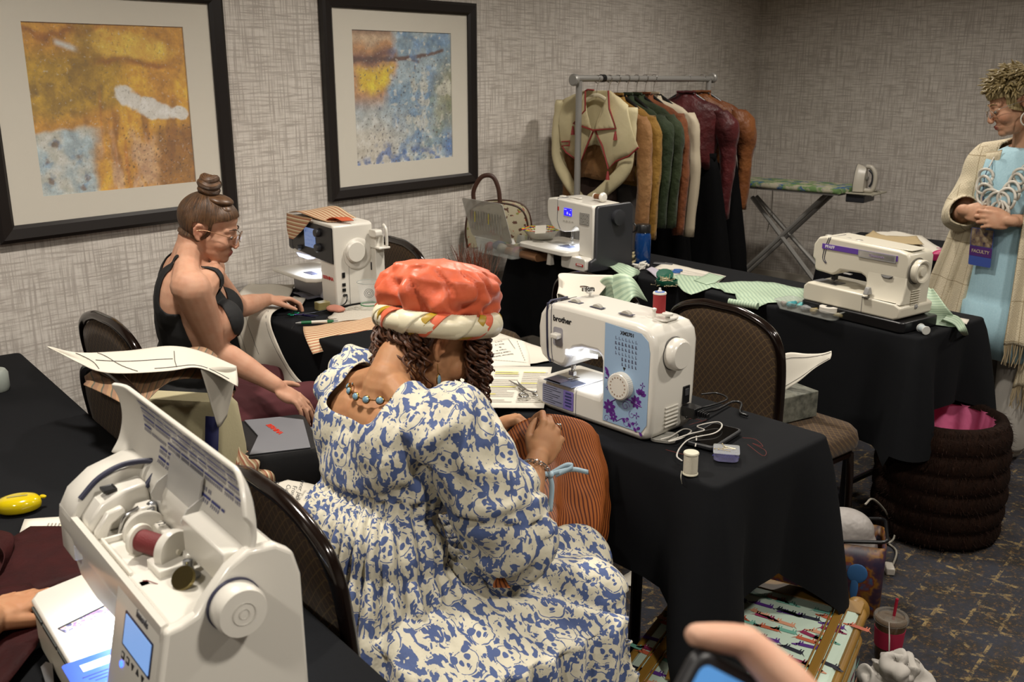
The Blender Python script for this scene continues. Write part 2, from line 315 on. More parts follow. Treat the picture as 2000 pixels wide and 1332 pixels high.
def picture(cx, z0, z1, w, art, label):
    t = thing('framed_picture', label, 'picture', (cx, WY, (z0 + z1) / 2)); h = z1 - z0; fw = .056
    m = MB()
    for a in range(4):                                        # four mitred mouldings, one frame
        L, S = (w, h) if a % 2 == 0 else (h, w); q = Matrix.Rotation(a * PI / 2, 3, 'Y'); rings = []
        for sg in (-1, 1):
            rings.append([q @ V((sg * (L / 2 - ins), -d, -S / 2 + ins)) for ins, d in ((0, .002), (0, .03), (.012, .036), (.045, .03), (fw, .022), (fw, .008))])
        m.loft(rings)
    m.obj('frame', FRAME, t, 25)
    aw, ah = w - 2 * .168, h - 2 * .142
    pl = [(-w / 2 + .05, -h / 2 + .05), (w / 2 - .05, h / 2 - .05)]; m = MB()
    for (xa, xb, za, zb) in ((-w / 2 + .05, -aw / 2, -h / 2 + .05, h / 2 - .05), (aw / 2, w / 2 - .05, -h / 2 + .05, h / 2 - .05), (-aw / 2, aw / 2, -h / 2 + .05, -ah / 2), (-aw / 2, aw / 2, ah / 2, h / 2 - .05)):
        m.box(((xa + xb) / 2, -.0115, (za + zb) / 2), (xb - xa, .005, zb - za))
    m.obj('mat_board', MATB, t, 0)
    n = 170; m = MB().grid(lambda u, v: ((u - .5) * aw * 1.02, -.0085, (v - .5) * ah * 1.02), n, n); o = m.obj('art_print', ART, t, 0)
    ca = o.data.color_attributes.new('paint', 'FLOAT_COLOR', 'POINT')
    ca.data.foreach_set('color', [x for j in range(n + 1) for i in range(n + 1) for x in (*art(i / n, j / n), 1)])
    m = MB().box((0, -.0165, 0), (w - .08, .002, h - .08)); m.obj('glazing', GLZ, t, 0); return t
picture(1.79, 1.06, 1.912, .925, art_one, 'large framed abstract print in amber and orange with pale blue corner, left on wall')
picture(3.21, 1.06, 1.927, .955, art_two, 'large framed abstract print in blue with yellow patch and brown branch')

# ================================================================ tables and their cloths
BLACK = NT('black_cloth'); k = BLACK; g = k.co('Object'); wv = k.noise(g, 420, 2)
k.P(Base_Color=k.mix(wv, '#0a0b0d', '#121316'), Roughness=.85, Specular_IOR_Level=.14); k.bump(k.noise(g, 18, 3), .15, .004); BLACK = k.m
METAL_DK = mat('dark_metal', '#17151a', .4, .6); WOODT = mat('table_laminate', '#5a4c3e', .5)
TH = .748
class Tab: pass
def table(P0, ang, L, Wd, drops, label, clabel, hz=None, corner=.14):
    """P0 near right corner, u runs along the table (towards the picture wall), v across it away from the camera"""
    t = Tab(); u = V((math.sin(R(ang)), math.cos(R(ang)), 0)); v = V((math.cos(R(ang)), -math.sin(R(ang)), 0)); t.u, t.v, t.P0 = u, v, V((*P0, 0)); t.a = -R(ang)
    t.at = lambda a, b, z=TH + .004: t.P0 + u * a + v * b + V((0, 0, z))
    c = t.P0 + u * L / 2 + v * Wd / 2
    e = thing('folding_table', label, 'table', (c.x, c.y, 0), -R(ang))       # local x = v, local y = u
    MB().box((0, 0, TH - .016), (Wd - .012, L - .012, .03)).obj('tabletop', WOODT, e, bevel=.006)
    for sy in (-1, 1):
        for sx in (-1, 1):
            MB().tube([(sx * (Wd / 2 - .05), sy * (L / 2 - .25), TH - .03), (sx * (Wd / 2 - .05), sy * (L / 2 - .25), .0)], .014).obj('leg', METAL_DK, e)
        MB().tube([(-Wd / 2 + .05, sy * (L / 2 - .25), .12), (Wd / 2 - .05, sy * (L / 2 - .25), .12)], .011).obj('crossbar', METAL_DK, e)
    # cloth: concentric rings, flat top then a hanging skirt with folds and dropped corners
    r = .018; per = []; hw, hl = Wd / 2, L / 2
    def side(x0, y0, x1, y1, nx, ny, k_, n):
        for i in range(n): f = i / n; per.append((x0 + (x1 - x0) * f, y0 + (y1 - y0) * f, nx, ny, f, k_))
    def corn(cx, cy, a0, k_, n=8):
        for i in range(n): a = R(a0 + 90 * i / n); per.append((cx + r * math.cos(a), cy + r * math.sin(a), math.cos(a), math.sin(a), i / n, k_))
    side(-hw + r, -hl, hw - r, -hl, 0, -1, 0, 24); corn(hw - r, -hl + r, -90, 4); side(hw, -hl + r, hw, hl - r, 1, 0, 1, 70); corn(hw - r, hl - r, 0, 5)
    side(hw - r, hl, -hw + r, hl, 0, 1, 2, 24); corn(-hw + r, hl - r, 90, 6); side(-hw, hl - r, -hw, -hl + r, -1, 0, 3, 70); corn(-hw + r, -hl + r, 180, 7)
    n = len(per); dr = []
    for (x, y, nx, ny, f, k_) in per:
        if k_ < 4: d = drops[k_] + .012 * nz(x * 3, y * 3, 5)
        else: d = (drops[k_ - 4] + drops[(k_ - 3) % 4]) / 2
        for cx, cy in ((hw, -hl), (hw, hl), (-hw, hl), (-hw, -hl)): d += corner * max(0, 1 - math.hypot(x - cx, y - cy) / .2) ** 1.3
        dr.append(min(d, .735))
    rings = [[V((x * .5, y * .96, TH + .003)) for (x, y, *_) in per], [V((x - nx * .006, y - ny * .006, TH + .0035)) for (x, y, nx, ny, f, k_) in per]]
    for a in (30, 60, 90): rings.append([V((x - nx * .006 + nx * .011 * math.sin(R(a)), y - ny * .006 + ny * .011 * math.sin(R(a)), TH - .0075 + .011 * math.cos(R(a)))) for (x, y, nx, ny, f, k_) in per])
    for q in range(1, 13):
        t_ = q / 12; rg = []
        for i, (x, y, nx, ny, f, k_) in enumerate(per):
            fo = 0.0
            for cx, cy in ((hw, -hl), (hw, hl), (-hw, hl), (-hw, -hl)):
                dc = math.hypot(x - cx, y - cy)
                if dc < .3: fo += .075 * (max(0, 1 - dc / .3)) ** 2 * t_ ** .7 - .05 * math.exp(-((dc - .13) / .05) ** 2) * t_
            fo += t_ * (.012 * math.sin((x + y) * 17 + 2 * nz(x * 2, y * 2)) + .02 * nz(x * 4, y * 4, 3)) + .012 * t_
            rg.append(V((x + nx * (.005 + max(fo, -.02)), y + ny * (.005 + max(fo, -.02)), TH - .008 - dr[i] * t_)))
        rings.append(rg)
    m = MB(); m.loft(rings, True, False); m.f.append(tuple(range(n))); m.mi.append(0)
    o = m.obj('tablecloth', BLACK, None, 60, loc=(c.x, c.y, 0), rz=-R(ang)); tag(o, clabel, 'tablecloth'); t.cloth = o; return t
T1 = table((1.752, .90), 7.5, 2.36, .46, (.30, .34, .3, .27), 'narrow folding table under black cloth, behind the woman in coral hat', 'black cloth over the middle table holding the white and blue sewing machine', corner=.17)
T2 = table((3.262, .962), 10.5, 2.17, .46, (.27, .34, .3, .40), 'narrow folding table under black cloth in front of the garment rack', 'black cloth on the table in front of the garment rack and ironing board', corner=.07)
TF = table((.335, .82), 11, 2.42, .46, (.34, .36, .3, .36), 'narrow folding table under black cloth nearest the camera at left', 'black cloth on the nearest table, holding the sewing machine with open lid', corner=.12)
T3 = table((4.80, -.9), 0, 2.85, .52, (.66, .66, .66, .66), 'folding table under black cloth by the far right wall', 'black cloth reaching almost to the floor on the table by the far wall', corner=.05)

# ================================================================ banquet chairs
k = NT('chair_fabric'); g = k.co('Object'); sx = k.n('SeparateXYZ', {0: g}); yy, zz = sx.outputs[1], k.ma('ADD', sx.outputs[2], sx.outputs[0])
def dline(sg): return k.ma('ABSOLUTE', k.ma('SUBTRACT', k.ma('FRACT', k.ma('MULTIPLY', k.ma('ADD', yy, k.ma('MULTIPLY', zz, sg)), 42)), .5))
dl = k.ma('MINIMUM', dline(1.), dline(-1.)); fl = k.ramp(dl, [(.04, '#ffffff'), (.1, '#000000')])
k.P(Base_Color=k.mix(k.ma('MULTIPLY', fl, .38), k.mix(k.noise(g, 300, 2), '#2e2013', '#463320'), '#7c6238'), Roughness=.85, Sheen_Weight=.05); k.bump(k.noise(g, 300, 2), .3, .002); CHFAB = k.m
CHFRAME = mat('brown_gloss_metal', '#1b110d', .16, .35, coat=.5)
def back_outline(w0, w1, z0, z1, n=9):                        # half outline of the crowned back, (y, z)
    pts = [(w0, z0), (w0 + .003, z0 + .1), (w1, z1 - .16), (w1 - .012, z1 - .075), (w1 - .055, z1 - .03), (w1 * .35, z1 - .003), (0, z1)]
    s = spline([(a, b, 0) for a, b in pts], n); r = [(p.x, p.y) for p in s]; return r + [(-a, b) for a, b in r[-2::-1]]
def make_chair():
    t = thing('banquet_chair', '', 'chair'); fx = lambda z: -.20 - .14 * max(0, z - .42)      # back leans
    o = back_outline(.195, .215, .46, .925)
    MB().tube([(fx(z), y, z) for y, z in o], .0145, 10).obj('back_frame', CHFRAME, t, 60)
    m = MB()
    for sg, th in ((1, .014), (-1, .014)):
        i = back_outline(.184, .203, .47, .913); cz = .68; rings = []
        for s_, d in ((1., 0.), (.97, .7), (.8, 1.), (.4, 1.1), (.02, 1.12)):
            rings.append([(fx(cz + (z - cz) * s_) + sg * (th * d + .002) * (1.6 if sg > 0 else 1), y * s_, cz + (z - cz) * s_) for y, z in i])
        m.loft(rings, True, True)
    m.obj('backrest', CHFAB, t, 60)
    sp = rrect(.44, .43, .06, 6); m = MB()
    m.loft([[(x * s_ + .03, y * s_, z) for x, y in sp] for s_, z in ((.93, .395), (1., .41), (1.015, .435), (.99, .462), (.93, .478), (.75, .487), (.3, .492), (.02, .493))], True, True); m.obj('seat', CHFAB, t, 50)
    m = MB(); m.loft([[(x * s_ + .03, y * s_, z) for x, y in sp] for s_, z in ((.9, .372), (.95, .378), (.95, .392), (.9, .395))]); m.obj('seat_frame', CHFRAME, t, 40)
    for sg in (-1, 1):
        MB().tube([(fx(.55), sg * .196, .55), (-.2, sg * .196, .46), (-.205, sg * .2, .36), (-.24, sg * .205, 0)], .0125).obj('leg', CHFRAME, t, 60)
        MB().tube([(.21, sg * .19, .385), (.215, sg * .195, .3), (.225, sg * .2, 0)], .0125).obj('leg', CHFRAME, t, 60)
    return t
_ch = None
def chair(x, y, rzv, label):
    global _ch
    if _ch is None: _ch = make_chair(); _ch.location = (x, y, 0); _ch.rotation_euler = (0, 0, R(rzv)); _ch['label'] = label; _ch['group'] = 'banquet chairs'; return _ch
    return dup(_ch, (x, y, 0), R(rzv), label)
CA = chair(1.17, 1.27, -10, 'brown banquet chair the woman in the blue and cream dress sits on')
CB = chair(1.33, 2.12, -8, 'brown banquet chair loaded with a tote bag and draped with striped fabric')
CW = chair(1.58, 2.62, -6, 'brown banquet chair the woman in black tank top sits on, by the wall')
CC = chair(2.86, 1.30, -11, 'brown banquet chair tucked at the far table behind the white and blue machine')
CD = chair(2.95, 1.84, -11, 'brown banquet chair with pale green striped fabric over its back')
CE = chair(3.03, 2.90, -14, 'brown banquet chair beyond the coral hat with a green bag on its seat')
# ================================================================ sewing machines
WP = mat('white_plastic', '#d4d0c6', .28, coat=.25); WP2 = mat('warm_white_plastic', '#c9c3b2', .35, coat=.15); GP = mat('grey_plastic', '#8d8c8a', .4); DP = mat('charcoal_plastic', '#2a2b2f', .38)
BP = mat('black_plastic', '#0d0d0f', .35); CHROME = mat('chrome', '#c9c9c9', .16, 1.); STEEL = mat('steel', '#9a9ca0', .3, 1.); SEAM = mat('seam_dark_blue', '#2e2f45', .5)  # SEAM: one dark blue for slots, thread channels, seams and gaps
INK = mat('black_ink', '#1a1a1c', .6); REDINK = mat('red_ink', '#b3261e', .5); NAVY = mat('navy_ink', '#2c3260', .6); LEDM = mat('white_led', '#ffffff', .5, emit=('#dfe6ff', 14))
FR = lambda x, y, z: Matrix(((1, 0, 0, x), (0, 0, -1, y), (0, 1, 0, z), (0, 0, 0, 1)))      # print plane facing -y
RT = lambda x, y, z: Matrix(((0, 0, 1, x), (1, 0, 0, y), (0, 1, 0, z), (0, 0, 0, 1)))       # print plane facing +x
def xz(m, poly, y0, y1, mi=0): return m.prism(poly, y1 - y0, FR(0, y1, 0), mi)               # (x,z) outline between two depths
def yz(m, poly, x0, x1, mi=0): return m.prism(poly, x1 - x0, RT(x0, 0, 0), mi)
def led(parent, loc, power, colr=(.82, .88, 1.), size=.02, tgt=None):
    l = bpy.data.lights.new('machine_led', 'AREA'); l.shape = 'DISK'; l.size = size; l.energy = power; l.color = colr; l.spread = R(140)
    o = bpy.data.objects.new('machine_led', l); col.objects.link(o); o.parent = parent; o.location = loc
def spool_of(parent_none, loc, axis, r, h, thread, label, flange='#d8d4c8', group=None, ends=1.28, rzv=0, cap=None):
    t = thing('thread_spool', label, 'thread spool', loc, rzv, group); a = V(axis).normalized(); F = mat('spool_' + flange, flange, .4)
    for e in (0, 1):
        m = MB(); b = a * (e * (h - h * .08)); m.lathe([(r * .22, 0), (r * ends, 0), (r * ends, h * .05), (r * ends * .93, h * .08), (r * .22, h * .08)], 28, b, a, caps=True); m.obj('flange', F, t, 40)
    m = MB(); n = 26; m.lathe([(r * .2, h * .07)] + [(r * (1 + .022 * (q % 2)), h * (.08 + .84 * q / n)) for q in range(n + 1)] + [(r * .2, h * .93)], 24, (0, 0, 0), a); m.obj('thread', thread, t, 80); return t
def needle_unit(t, x, y, ztop, zbed, s=1.):
    m = MB(); m.cyl((x, y, ztop), (x, y, zbed + .03 * s), .0032 * s, n=10); m.cyl((x, y, zbed + .032 * s), (x, y, zbed + .004), .0009 * s, n=6); m.box((x, y - .003, zbed + .035 * s), (.009 * s, .01 * s, .01 * s)); m.obj('needle_bar', CHROME, t)
    m = MB(); m.cyl((x - .012 * s, y + .004, ztop), (x - .012 * s, y + .004, zbed + .012), .0028 * s, n=8); m.box((x - .006 * s, y, zbed + .016 * s), (.018 * s, .012 * s, .012 * s)); m.prism([(-.01, -.018), (-.003, -.018), (-.003, 0), (.003, 0), (.003, -.018), (.01, -.018), (.01, .012), (-.01, .012)], .002, Matrix.Translation((x, y, zbed + .003)) @ Matrix.Scale(s, 4)); m.obj('presser_foot', CHROME, t, bevel=.0008)
def knurl(r, n, d=.05): return [(r * (1 + d * (i % 2)) * math.cos(2 * PI * i / n), r * (1 + d * (i % 2)) * math.sin(2 * PI * i / n)) for i in range(n)]

# ---- white machine with a pale blue panel on the middle table
def brother():
    o = V((1.892, 1.337, TH + .005)); t = thing('sewing_machine', 'white sewing machine with pale blue floral control panel on the middle table', 'sewing machine', o, R(-97)); D = .165
    m = MB(); xz(m, [(.165, 0), (.187, .006), (.196, .025), (.201, .10), (.203, .235), (.196, .262), (.178, .28), (.14, .287), (-.09, .292), (-.135, .29), (-.165, .278), (-.183, .255), (-.19, .22), (-.188, .17), (-.178, .142), (-.155, .13), (-.1, .124), (-.085, .13), (-.07, .16), (-.055, .182), (-.03, .19), (.02, .19), (.034, .18), (.036, .09), (.028, .079), (-.18, .081), (-.196, .076), (-.2, .05), (-.196, .022), (-.18, .006), (-.15, 0)], 0, D)
    m.obj('body', WP, t, 40, bevel=.014, seg=3)
    m = MB(); m.prism([(.047, .022), (.17, .022), (.186, .045), (.188, .225), (.182, .252), (.16, .268), (.047, .274)], .0012, FR(0, -.0002, 0)); m.obj('control_panel', mat('pale_blue_panel', '#8fa9c4', .4), t, 30)
    # printed flowers on the panel
    m = MB(); pur = mat('purple_print', '#59257e', .5)
    def petal(cx, cz, a, l, w): c, s_ = math.cos(a), math.sin(a); m.prism([(cx + c * l * u - s_ * w * v, cz + s_ * l * u + c * w * v) for u, v in ((.12, 0), (.4, .5), (.75, .55), (1, .12), (1, -.12), (.75, -.55), (.4, -.5))], .0004, FR(0, -.0016, 0))
    def flower(cx, cz, r, n):
        for i in range(n): petal(cx, cz, 2 * PI * i / n + .3, r, r * .42)
    flower(.068, .062, .02, 8); flower(.152, .096, .017, 8); flower(.082, .04, .013, 7)
    for cx, cz, r in ((.062, .135, .011), (.17, .142, .008), (.155, .062, .009), (.155, .042, .006), (.06, .11, .006), (.168, .12, .006)): 
        for i in range(4): petal(cx, cz, i * PI / 2, r, r * .3)
    for i in range(5): petal(.165, .115, .4 + i * .5, .018, .008)
    for i in range(7): petal(.11 + i * .009, .045 - i * .0035, -.8 + (i % 2) * 1.3, .014, .007)
    petal(.048, .165, -.9, .022, .008); petal(.05, .15, -.4, .016, .007)
    def swirl(cx, cz, r, t0, t1, n=20): m.tube([(cx + r * (1 - i / n * .75) * math.cos(t0 + (t1 - t0) * i / n), -.0012, cz + r * (1 - i / n * .75) * math.sin(t0 + (t1 - t0) * i / n)) for i in range(n + 1)], .0009, 4)
    swirl(.12, .078, .013, 0, 8); swirl(.14, .06, .01, 2, 9); swirl(.105, .1, .012, 1, 7); swirl(.125, .035, .012, 2, 9); swirl(.06, .03, .01, 0, 7)
    m.tube(spline([(.07, -.0012, .075), (.1, -.0012, .093), (.13, -.0012, .096), (.17, -.0012, .088)]), .0016, 4); m.tube(spline([(.09, -.0012, .03), (.12, -.0012, .045), (.16, -.0012, .025)]), .0012, 4)
    m.obj('floral_print', pur, t, 0)['kind'] = 'stuff'
    m = MB()
    for i in range(7):
        for j in range(6):
            if i in (0, 1) and j > 3: continue
            w = .0012 + .0012 * ((i * 3 + j * 5) % 3); m.box((.082 + i * .0105 + j * .0003, -.0016, .243 - j * .0125), (w, .0006, .0085 - .001 * ((i + j) % 3)))
            m.box((.0855 + i * .0105, -.0016, .2405 - j * .0125), (.0012, .0006, .003))
    m.obj('stitch_chart', mat('slate_ink', '#4b5066', .6), t, 0)['kind'] = 'stuff'
    text('XM2701', .0125, FR(.118, -.0014, .258), INK, t, 'model_lettering', bold=.0003); text('brother', .0205, FR(-.1, -.0006, .252), INK, t, bold=.0004)
    m = MB(); m.prism([(-.004, .006), (.004, .006), (0, -.003)], .001, FR(.112, -.0014, .168)); m.obj('pointer_mark', INK, t, 0)
    m = MB(); m.prism(knurl(.0335, 90, .02), .017, FR(.108, -.001, .128)); m.lathe([(.033, 0), (.031, .002), (0, .002)], 40, (.108, -.018, .128), (0, -1, 0)); d = m.obj('stitch_dial', WP, t, 30)
    m = MB()
    for i in range(16): a = 2 * PI * i / 16; m.box((.108 + .023 * math.cos(a), -.0206, .128 + .023 * math.sin(a)), (.0022, .0006, .003))
    m.obj('dial_marks', mat('tan_ink', '#8a6a52', .6), d, 0)
    m = MB(); m.lathe([(.034, 0), (.039, .002), (.0395, .018), (.037, .026), (.032, .03), (0, .0305)], 40, (.201, .07, .215), (1, 0, 0)); m.obj('handwheel', WP, t, 35)
    m = MB(); m.lathe([(.041, 0), (.041, .004)], 40, (.2, .07, .215), (1, 0, 0)); m.obj('handwheel_collar', mat('collar_grey', '#4c4a48', .5), t)  # plain dark grey disc behind the handwheel
    m = MB()
    for i in range(6): m.box((.2015, .075, .032 + i * .0095), (.003, .05, .0042))
    m.obj('vent_ribs', WP, t, 0, bevel=.001)
    m = MB(); m.box((.202, .128, .098), (.004, .026, .045)); m.obj('power_socket', BP, t, bevel=.001); m = MB(); m.box((.2045, .128, .105), (.003, .014, .018)); m.obj('power_switch', mat('switch_grey', '#3b3b3e', .4), t, bevel=.001)
    m = MB(); m.box((.222, .128, .06), (.04, .034, .026)); m.box((.206, .128, .06), (.012, .026, .02))
    for i in range(5): m.box((.246 + i * .006, .128, .06), (.003, .02 - i * .002, .017 - i * .0015))
    m.obj('plug', BP, t, bevel=.002)
    m = MB()
    m.box((-.108, .02, .0815), (.10, .055, .002)); m.box((-.125, -.002, .0815), (.05, .012, .002)); m.obj('needle_plate', mat('plate_steel', '#8a93b0', .28, .9), t); m = MB(); m.box((-.125, .014, .0829), (.05, .03, .0015)); m.obj('bobbin_cover', mat('smoke_plastic', '#4a4450', .15, alpha=.8), t)
    needle_unit(t, -.1, .048, .14, .083)
    m = MB(); m.tube(spline([(-.152, -.0002, .288), (-.154, -.0008, .25), (-.15, -.0008, .16), (-.14, -.0008, .132)]), .0028, 6); m.tube([(-.151, .0, .285), (-.151, .01, .2925), (-.15, .07, .2925)], .0028, 6); m.obj('thread_slot', SEAM, t, 60)
    m = MB(); m.tube(spline([(-.138, -.0002, .288), (-.139, -.0006, .25), (-.137, -.0006, .17), (-.13, -.0006, .13)]), .0009, 5); m.tube([(-.137, .0, .288), (-.137, .012, .2925), (-.136, .09, .2925)], .0009, 5); m.obj('thread_channel', SEAM, t, 60)
    m = MB(); m.prism(rrect(.034, .05, .007), .0015, FR(-.114, .0008, .205)); m.obj('lever_recess', mat('recess_grey', '#8f8d92', .4), t); m = MB(); m.box((-.114, -.008, .209), (.026, .02, .014)); m.obj('reverse_lever', WP, t, bevel=.004)
    m = MB(); m.loft([[(-.085 + .11 * f, -.001, .177 + .01 * f), (-.085 + .11 * f, -.002, .165 + .012 * f)] for f in (0, 1)], False, False); m.obj('light_strip', LEDM, t, 0)
    for x in (-.095, -.02, .075):                             # half-sunk dials on the top
        m = MB(); m.prism(knurl(.0165, 48, .04), .012, FR(x, .05, .284)); m.obj('top_dial', mat('dial_grey', '#9b978c', .4), t, 30, bevel=.0006)
        m = MB(); m.box((x, .044, .2925), (.04, .018, .0012)); m.obj('dial_slot', SEAM, t, bevel=.0005)
    m = MB(); m.prism(rrect(.065, .06, .012), .006, Matrix.Translation((.14, .1, .284))); m.obj('winder_base', WP, t, bevel=.002)
    m = MB(); m.lathe([(.005, 0), (.004, .016), (.006, .018), (.006, .022), (.002, .024)], 16, (.135, .075, .29)); m.obj('spool_pin', WP, t)
    m = MB(); m.lathe([(.006, 0), (.006, .012), (.013, .014), (.013, .019), (0, .0195)], 20, (.172, .08, .287)); m.obj('bobbin_stop', WP, t)
    m = MB(); m.cyl((.122, .11, .288), (.122, .11, .352), .0025); m.obj('spool_pin', CHROME, t)
    m = MB(); m.tube(spline([(-.125, .13, .292), (-.125, .13, .308), (-.13, .12, .315), (-.15, .12, .312)]), .003, 8); m.lathe([(.012, 0), (.013, .003), (.013, .006), (.0, .008)], 16, (-.12, .125, .304), (0, -.3, 1)); m.lathe([(.007, 0), (.007, .012)], 12, (-.146, .13, .3), (0, 0, 1)); m.obj('thread_guide', CHROME, t)
    # instruction sticker on the free arm
    m = MB(); m.prism(rrect(.112, .052, .005), .0008, FR(-.112, -.0002, .042)); m.obj('sticker', mat('sticker_grey', '#7d7f97', .5), t, 0); m = MB(); m.prism(rrect(.036, .051, .003), .0006, FR(-.073, -.0008, .042)); m.obj('sticker_label', mat('sticker_lavender', '#7163a6', .5), t, 0)
    m = MB()
    for i in range(8): w = .05 + .018 * math.sin(i * 2.3); m.box((-.164 + w / 2, -.0013, .063 - i * .0058), (w, .0005, .0016))
    m.obj('sticker_lines', mat('grey_ink', '#3d3f52', .6), t, 0)['kind'] = 'stuff'
    m = MB()
    for i in range(5): m.box((-.073, -.0016, .061 - i * .0085), (.02 + .004 * (i % 2), .0005, .004))
    m.obj('label_lines', NAVY, t, 0)['kind'] = 'stuff'
    m = MB(); m.tube([(-.047, -.0004, .002), (-.047, -.0004, .08)], .0006, 4); m.tube([(-.047, -.0004, .0815), (-.047, .15, .0815)], .0006, 4); m.obj('arm_seam', SEAM, t, 0)
    led(t, (-.06, .05, .176), .35)
    sp = spool_of(None, o + rz(R(-97)) @ V((.122, .11, .29)), (0, 0, 1), .0155, .055, mat('red_thread', '#8e1f22', .7, bump=(700, .4)), 'tall red thread spool standing upright on the white and blue machine', ends=1.08)
    m = MB(); m.lathe([(.004, 0), (.0125, .0), (.0125, .0006), (.004, .0006)], 24, (0, 0, .0555)); m.obj('paper_label', mat('blue_label', '#3f66ad', .5), sp); m = MB(); m.lathe([(.006, .055), (.006, .058), (.003, .061), (.003, .065), (0, .066)], 14); m.obj('pin_cap', mat('cap_white', '#d5d2ca', .4), sp)
    return t
brother()

# ---- cream machine with purple band on the table before the far wall
def pfaff():
    o = V((3.335, 1.235, TH + .005)); t = thing('sewing_machine', 'cream sewing machine with a purple band and black base on the right table end', 'sewing machine', o, R(-105)); D = .19
    m = MB(); m.prism(rrect(.43, .215, .02), .042, Matrix.Translation((.005, .1, 0))); m.obj('base_tray', BP, t, bevel=.005)
    b = .042
    m = MB(); xz(m, [(.175, b), (.197, b + .01), (.2, b + .05), (.175, b + .062), (.06, b + .066), (.048, b + .074), (-.19, b + .078), (-.208, b + .06), (-.208, b + .006), (-.2, b)], 0, D); m.obj('bed', WP2, t, 40, bevel=.007, seg=3)
    m = MB(); xz(m, [(.19, b + .04), (.196, b + .2), (.196, .275), (.186, .292), (.15, .298), (-.15, .308), (-.182, .3), (-.2, .27), (-.203, .215), (-.19, .205), (-.19, .18), (-.185, .165), (-.11, .158), (-.09, .168), (-.075, .183), (.01, .186), (.03, .176), (.036, .15), (.036, b + .09), (.02, b + .066)], .03, D - .02); m.obj('arm', WP2, t, 40, bevel=.012, seg=3)
    # lower end flare joins arm to bed
    m = MB(); yz(m, [(.004, b + .058), (.016, b + .075), (.027, b + .12), (.03, b + .16), (.16, b + .16), (.165, b + .05)], .04, .193); m.obj('column_foot', WP2, t, 40, bevel=.004)
    m = MB(); m.box((-.005, .0285, .268), (.31, .003, .02)); m.obj('purple_band', mat('violet_band', '#5b3d92', .45), t); m = MB(); m.box((.07, .027, .264), (.142, .003, .022)); m.obj('name_plate', mat('name_plate', '#c3bdb4', .35), t, bevel=.0008)
    m = MB(); m.box((.07, .0265, .264), (.15, .002, .028)); m.obj('plate_rim', GP, t)
    text('PFAFF', .016, FR(-.126, .0268, .268), mat('white_ink', '#d9d4dc', .5), t, bold=.0004); text('Classicstyle', .013, FR(.07, .0252, .264), mat('mauve_ink', '#9a86ac', .5), t, 'plate_lettering')
    m = MB(); m.lathe([(.034, 0), (.044, .003), (.045, .022), (.041, .026), (.034, .024), (.03, .018), (.018, .018), (.016, .026), (0, .027)], 40, (.197, .075, .225), (1, 0, 0)); m.obj('handwheel', WP2, t, 35)
    m = MB(); m.lathe([(.05, 0), (.05, .003)], 40, (.195, .075, .225), (1, 0, 0)); m.obj('handwheel_collar', mat('trim_grey', '#6b675f', .5), t)
    m = MB()
    for i in range(8): m.box((.197, .085, .15 - i * .009), (.003, .05, .004))
    m.obj('vent_ribs', WP2, t, 0, bevel=.001)
    m = MB(); m.lathe([(.009, 0), (.009, .002), (.004, .003), (.004, .006), (0, .006)], 16, (.199, .09, b + .045), (1, 0, 0)); m.obj('end_screw', GP, t)
    m = MB(); m.prism([(-.024, .004), (.024, .004), (.02, -.005), (.01, -.009), (-.01, -.009), (-.02, -.005)], .002, FR(.118, .0275, .196)); m.obj('reverse_slot', mat('slot_grey', '#5a5751', .4), t, bevel=.0006); m = MB(); m.prism([(-.02, .002), (.02, .002), (.01, -.005), (-.01, -.005)], .004, FR(.118, .026, .196)); m.obj('reverse_key', GP, t)
    m = MB(); m.box((.067, -.0, b + .092), (.02, .03, .028), top=(.8, .5)); m.obj('slide_lever', GP, t, bevel=.003); m = MB(); m.box((.062, .006, b + .065), (.022, .03, .004)); m.obj('stitch_window', mat('window_dark', '#46443f', .4), t)
    m = MB(); m.prism([(-.02, -.012), (.07, -.012), (.07, .012), (-.02, .012)], .0008, Matrix.Translation((.105, .015, b + .0652))); m.obj('tray_lid', WP2, t, bevel=.0003)
    m = MB(); m.tube(spline([(-.135, .0295, .305), (-.15, .029, .26), (-.155, .029, .22), (-.14, .029, .2)]), .0013, 5); m.tube(spline([(-.128, .0295, .305), (-.142, .029, .26), (-.147, .029, .22), (-.136, .029, .202)]), .0013, 5); m.tube([(-.13, .03, .306), (-.13, .12, .308)], .0013, 5); m.obj('thread_channel', SEAM, t, 60)
    for x in (-.17, -.085, -.04, .045): m = MB(); m.lathe([(.014, 0), (.014, .003), (.01, .005)], 20, (x, .075, .301 - .02 * (x > 0)), (0, 0, 1)); m.obj('top_dial', mat('dial_dark', '#8b877c', .4), t)
    m = MB(); m.box((.14, .09, .3), (.09, .07, .004)); m.obj('top_cover', WP2, t, bevel=.0015)
    m = MB(); m.box((-.14, .06, b + .0785), (.1, .06, .0016)); m.obj('needle_plate', STEEL, t); needle_unit(t, -.125, .07, .17, b + .08)
    m = MB(); m.box((-.125, .07, .146), (.016, .02, .03)); m.cyl((-.127, .052, .15), (-.127, .062, .15), .006); m.obj('needle_clamp', BP, t, bevel=.002)
    m = MB(); m.box((-.04, .028, .176), (.03, .014, .004)); m.obj('feed_lever', GP, t, bevel=.001)
    m = MB(); m.tube([(.048, -.0005, b), (.048, -.0005, b + .066)], .0008, 4); m.obj('bed_seam', SEAM, t, 0)
    t.scale = (1, 1, .915); return t
pfaff()

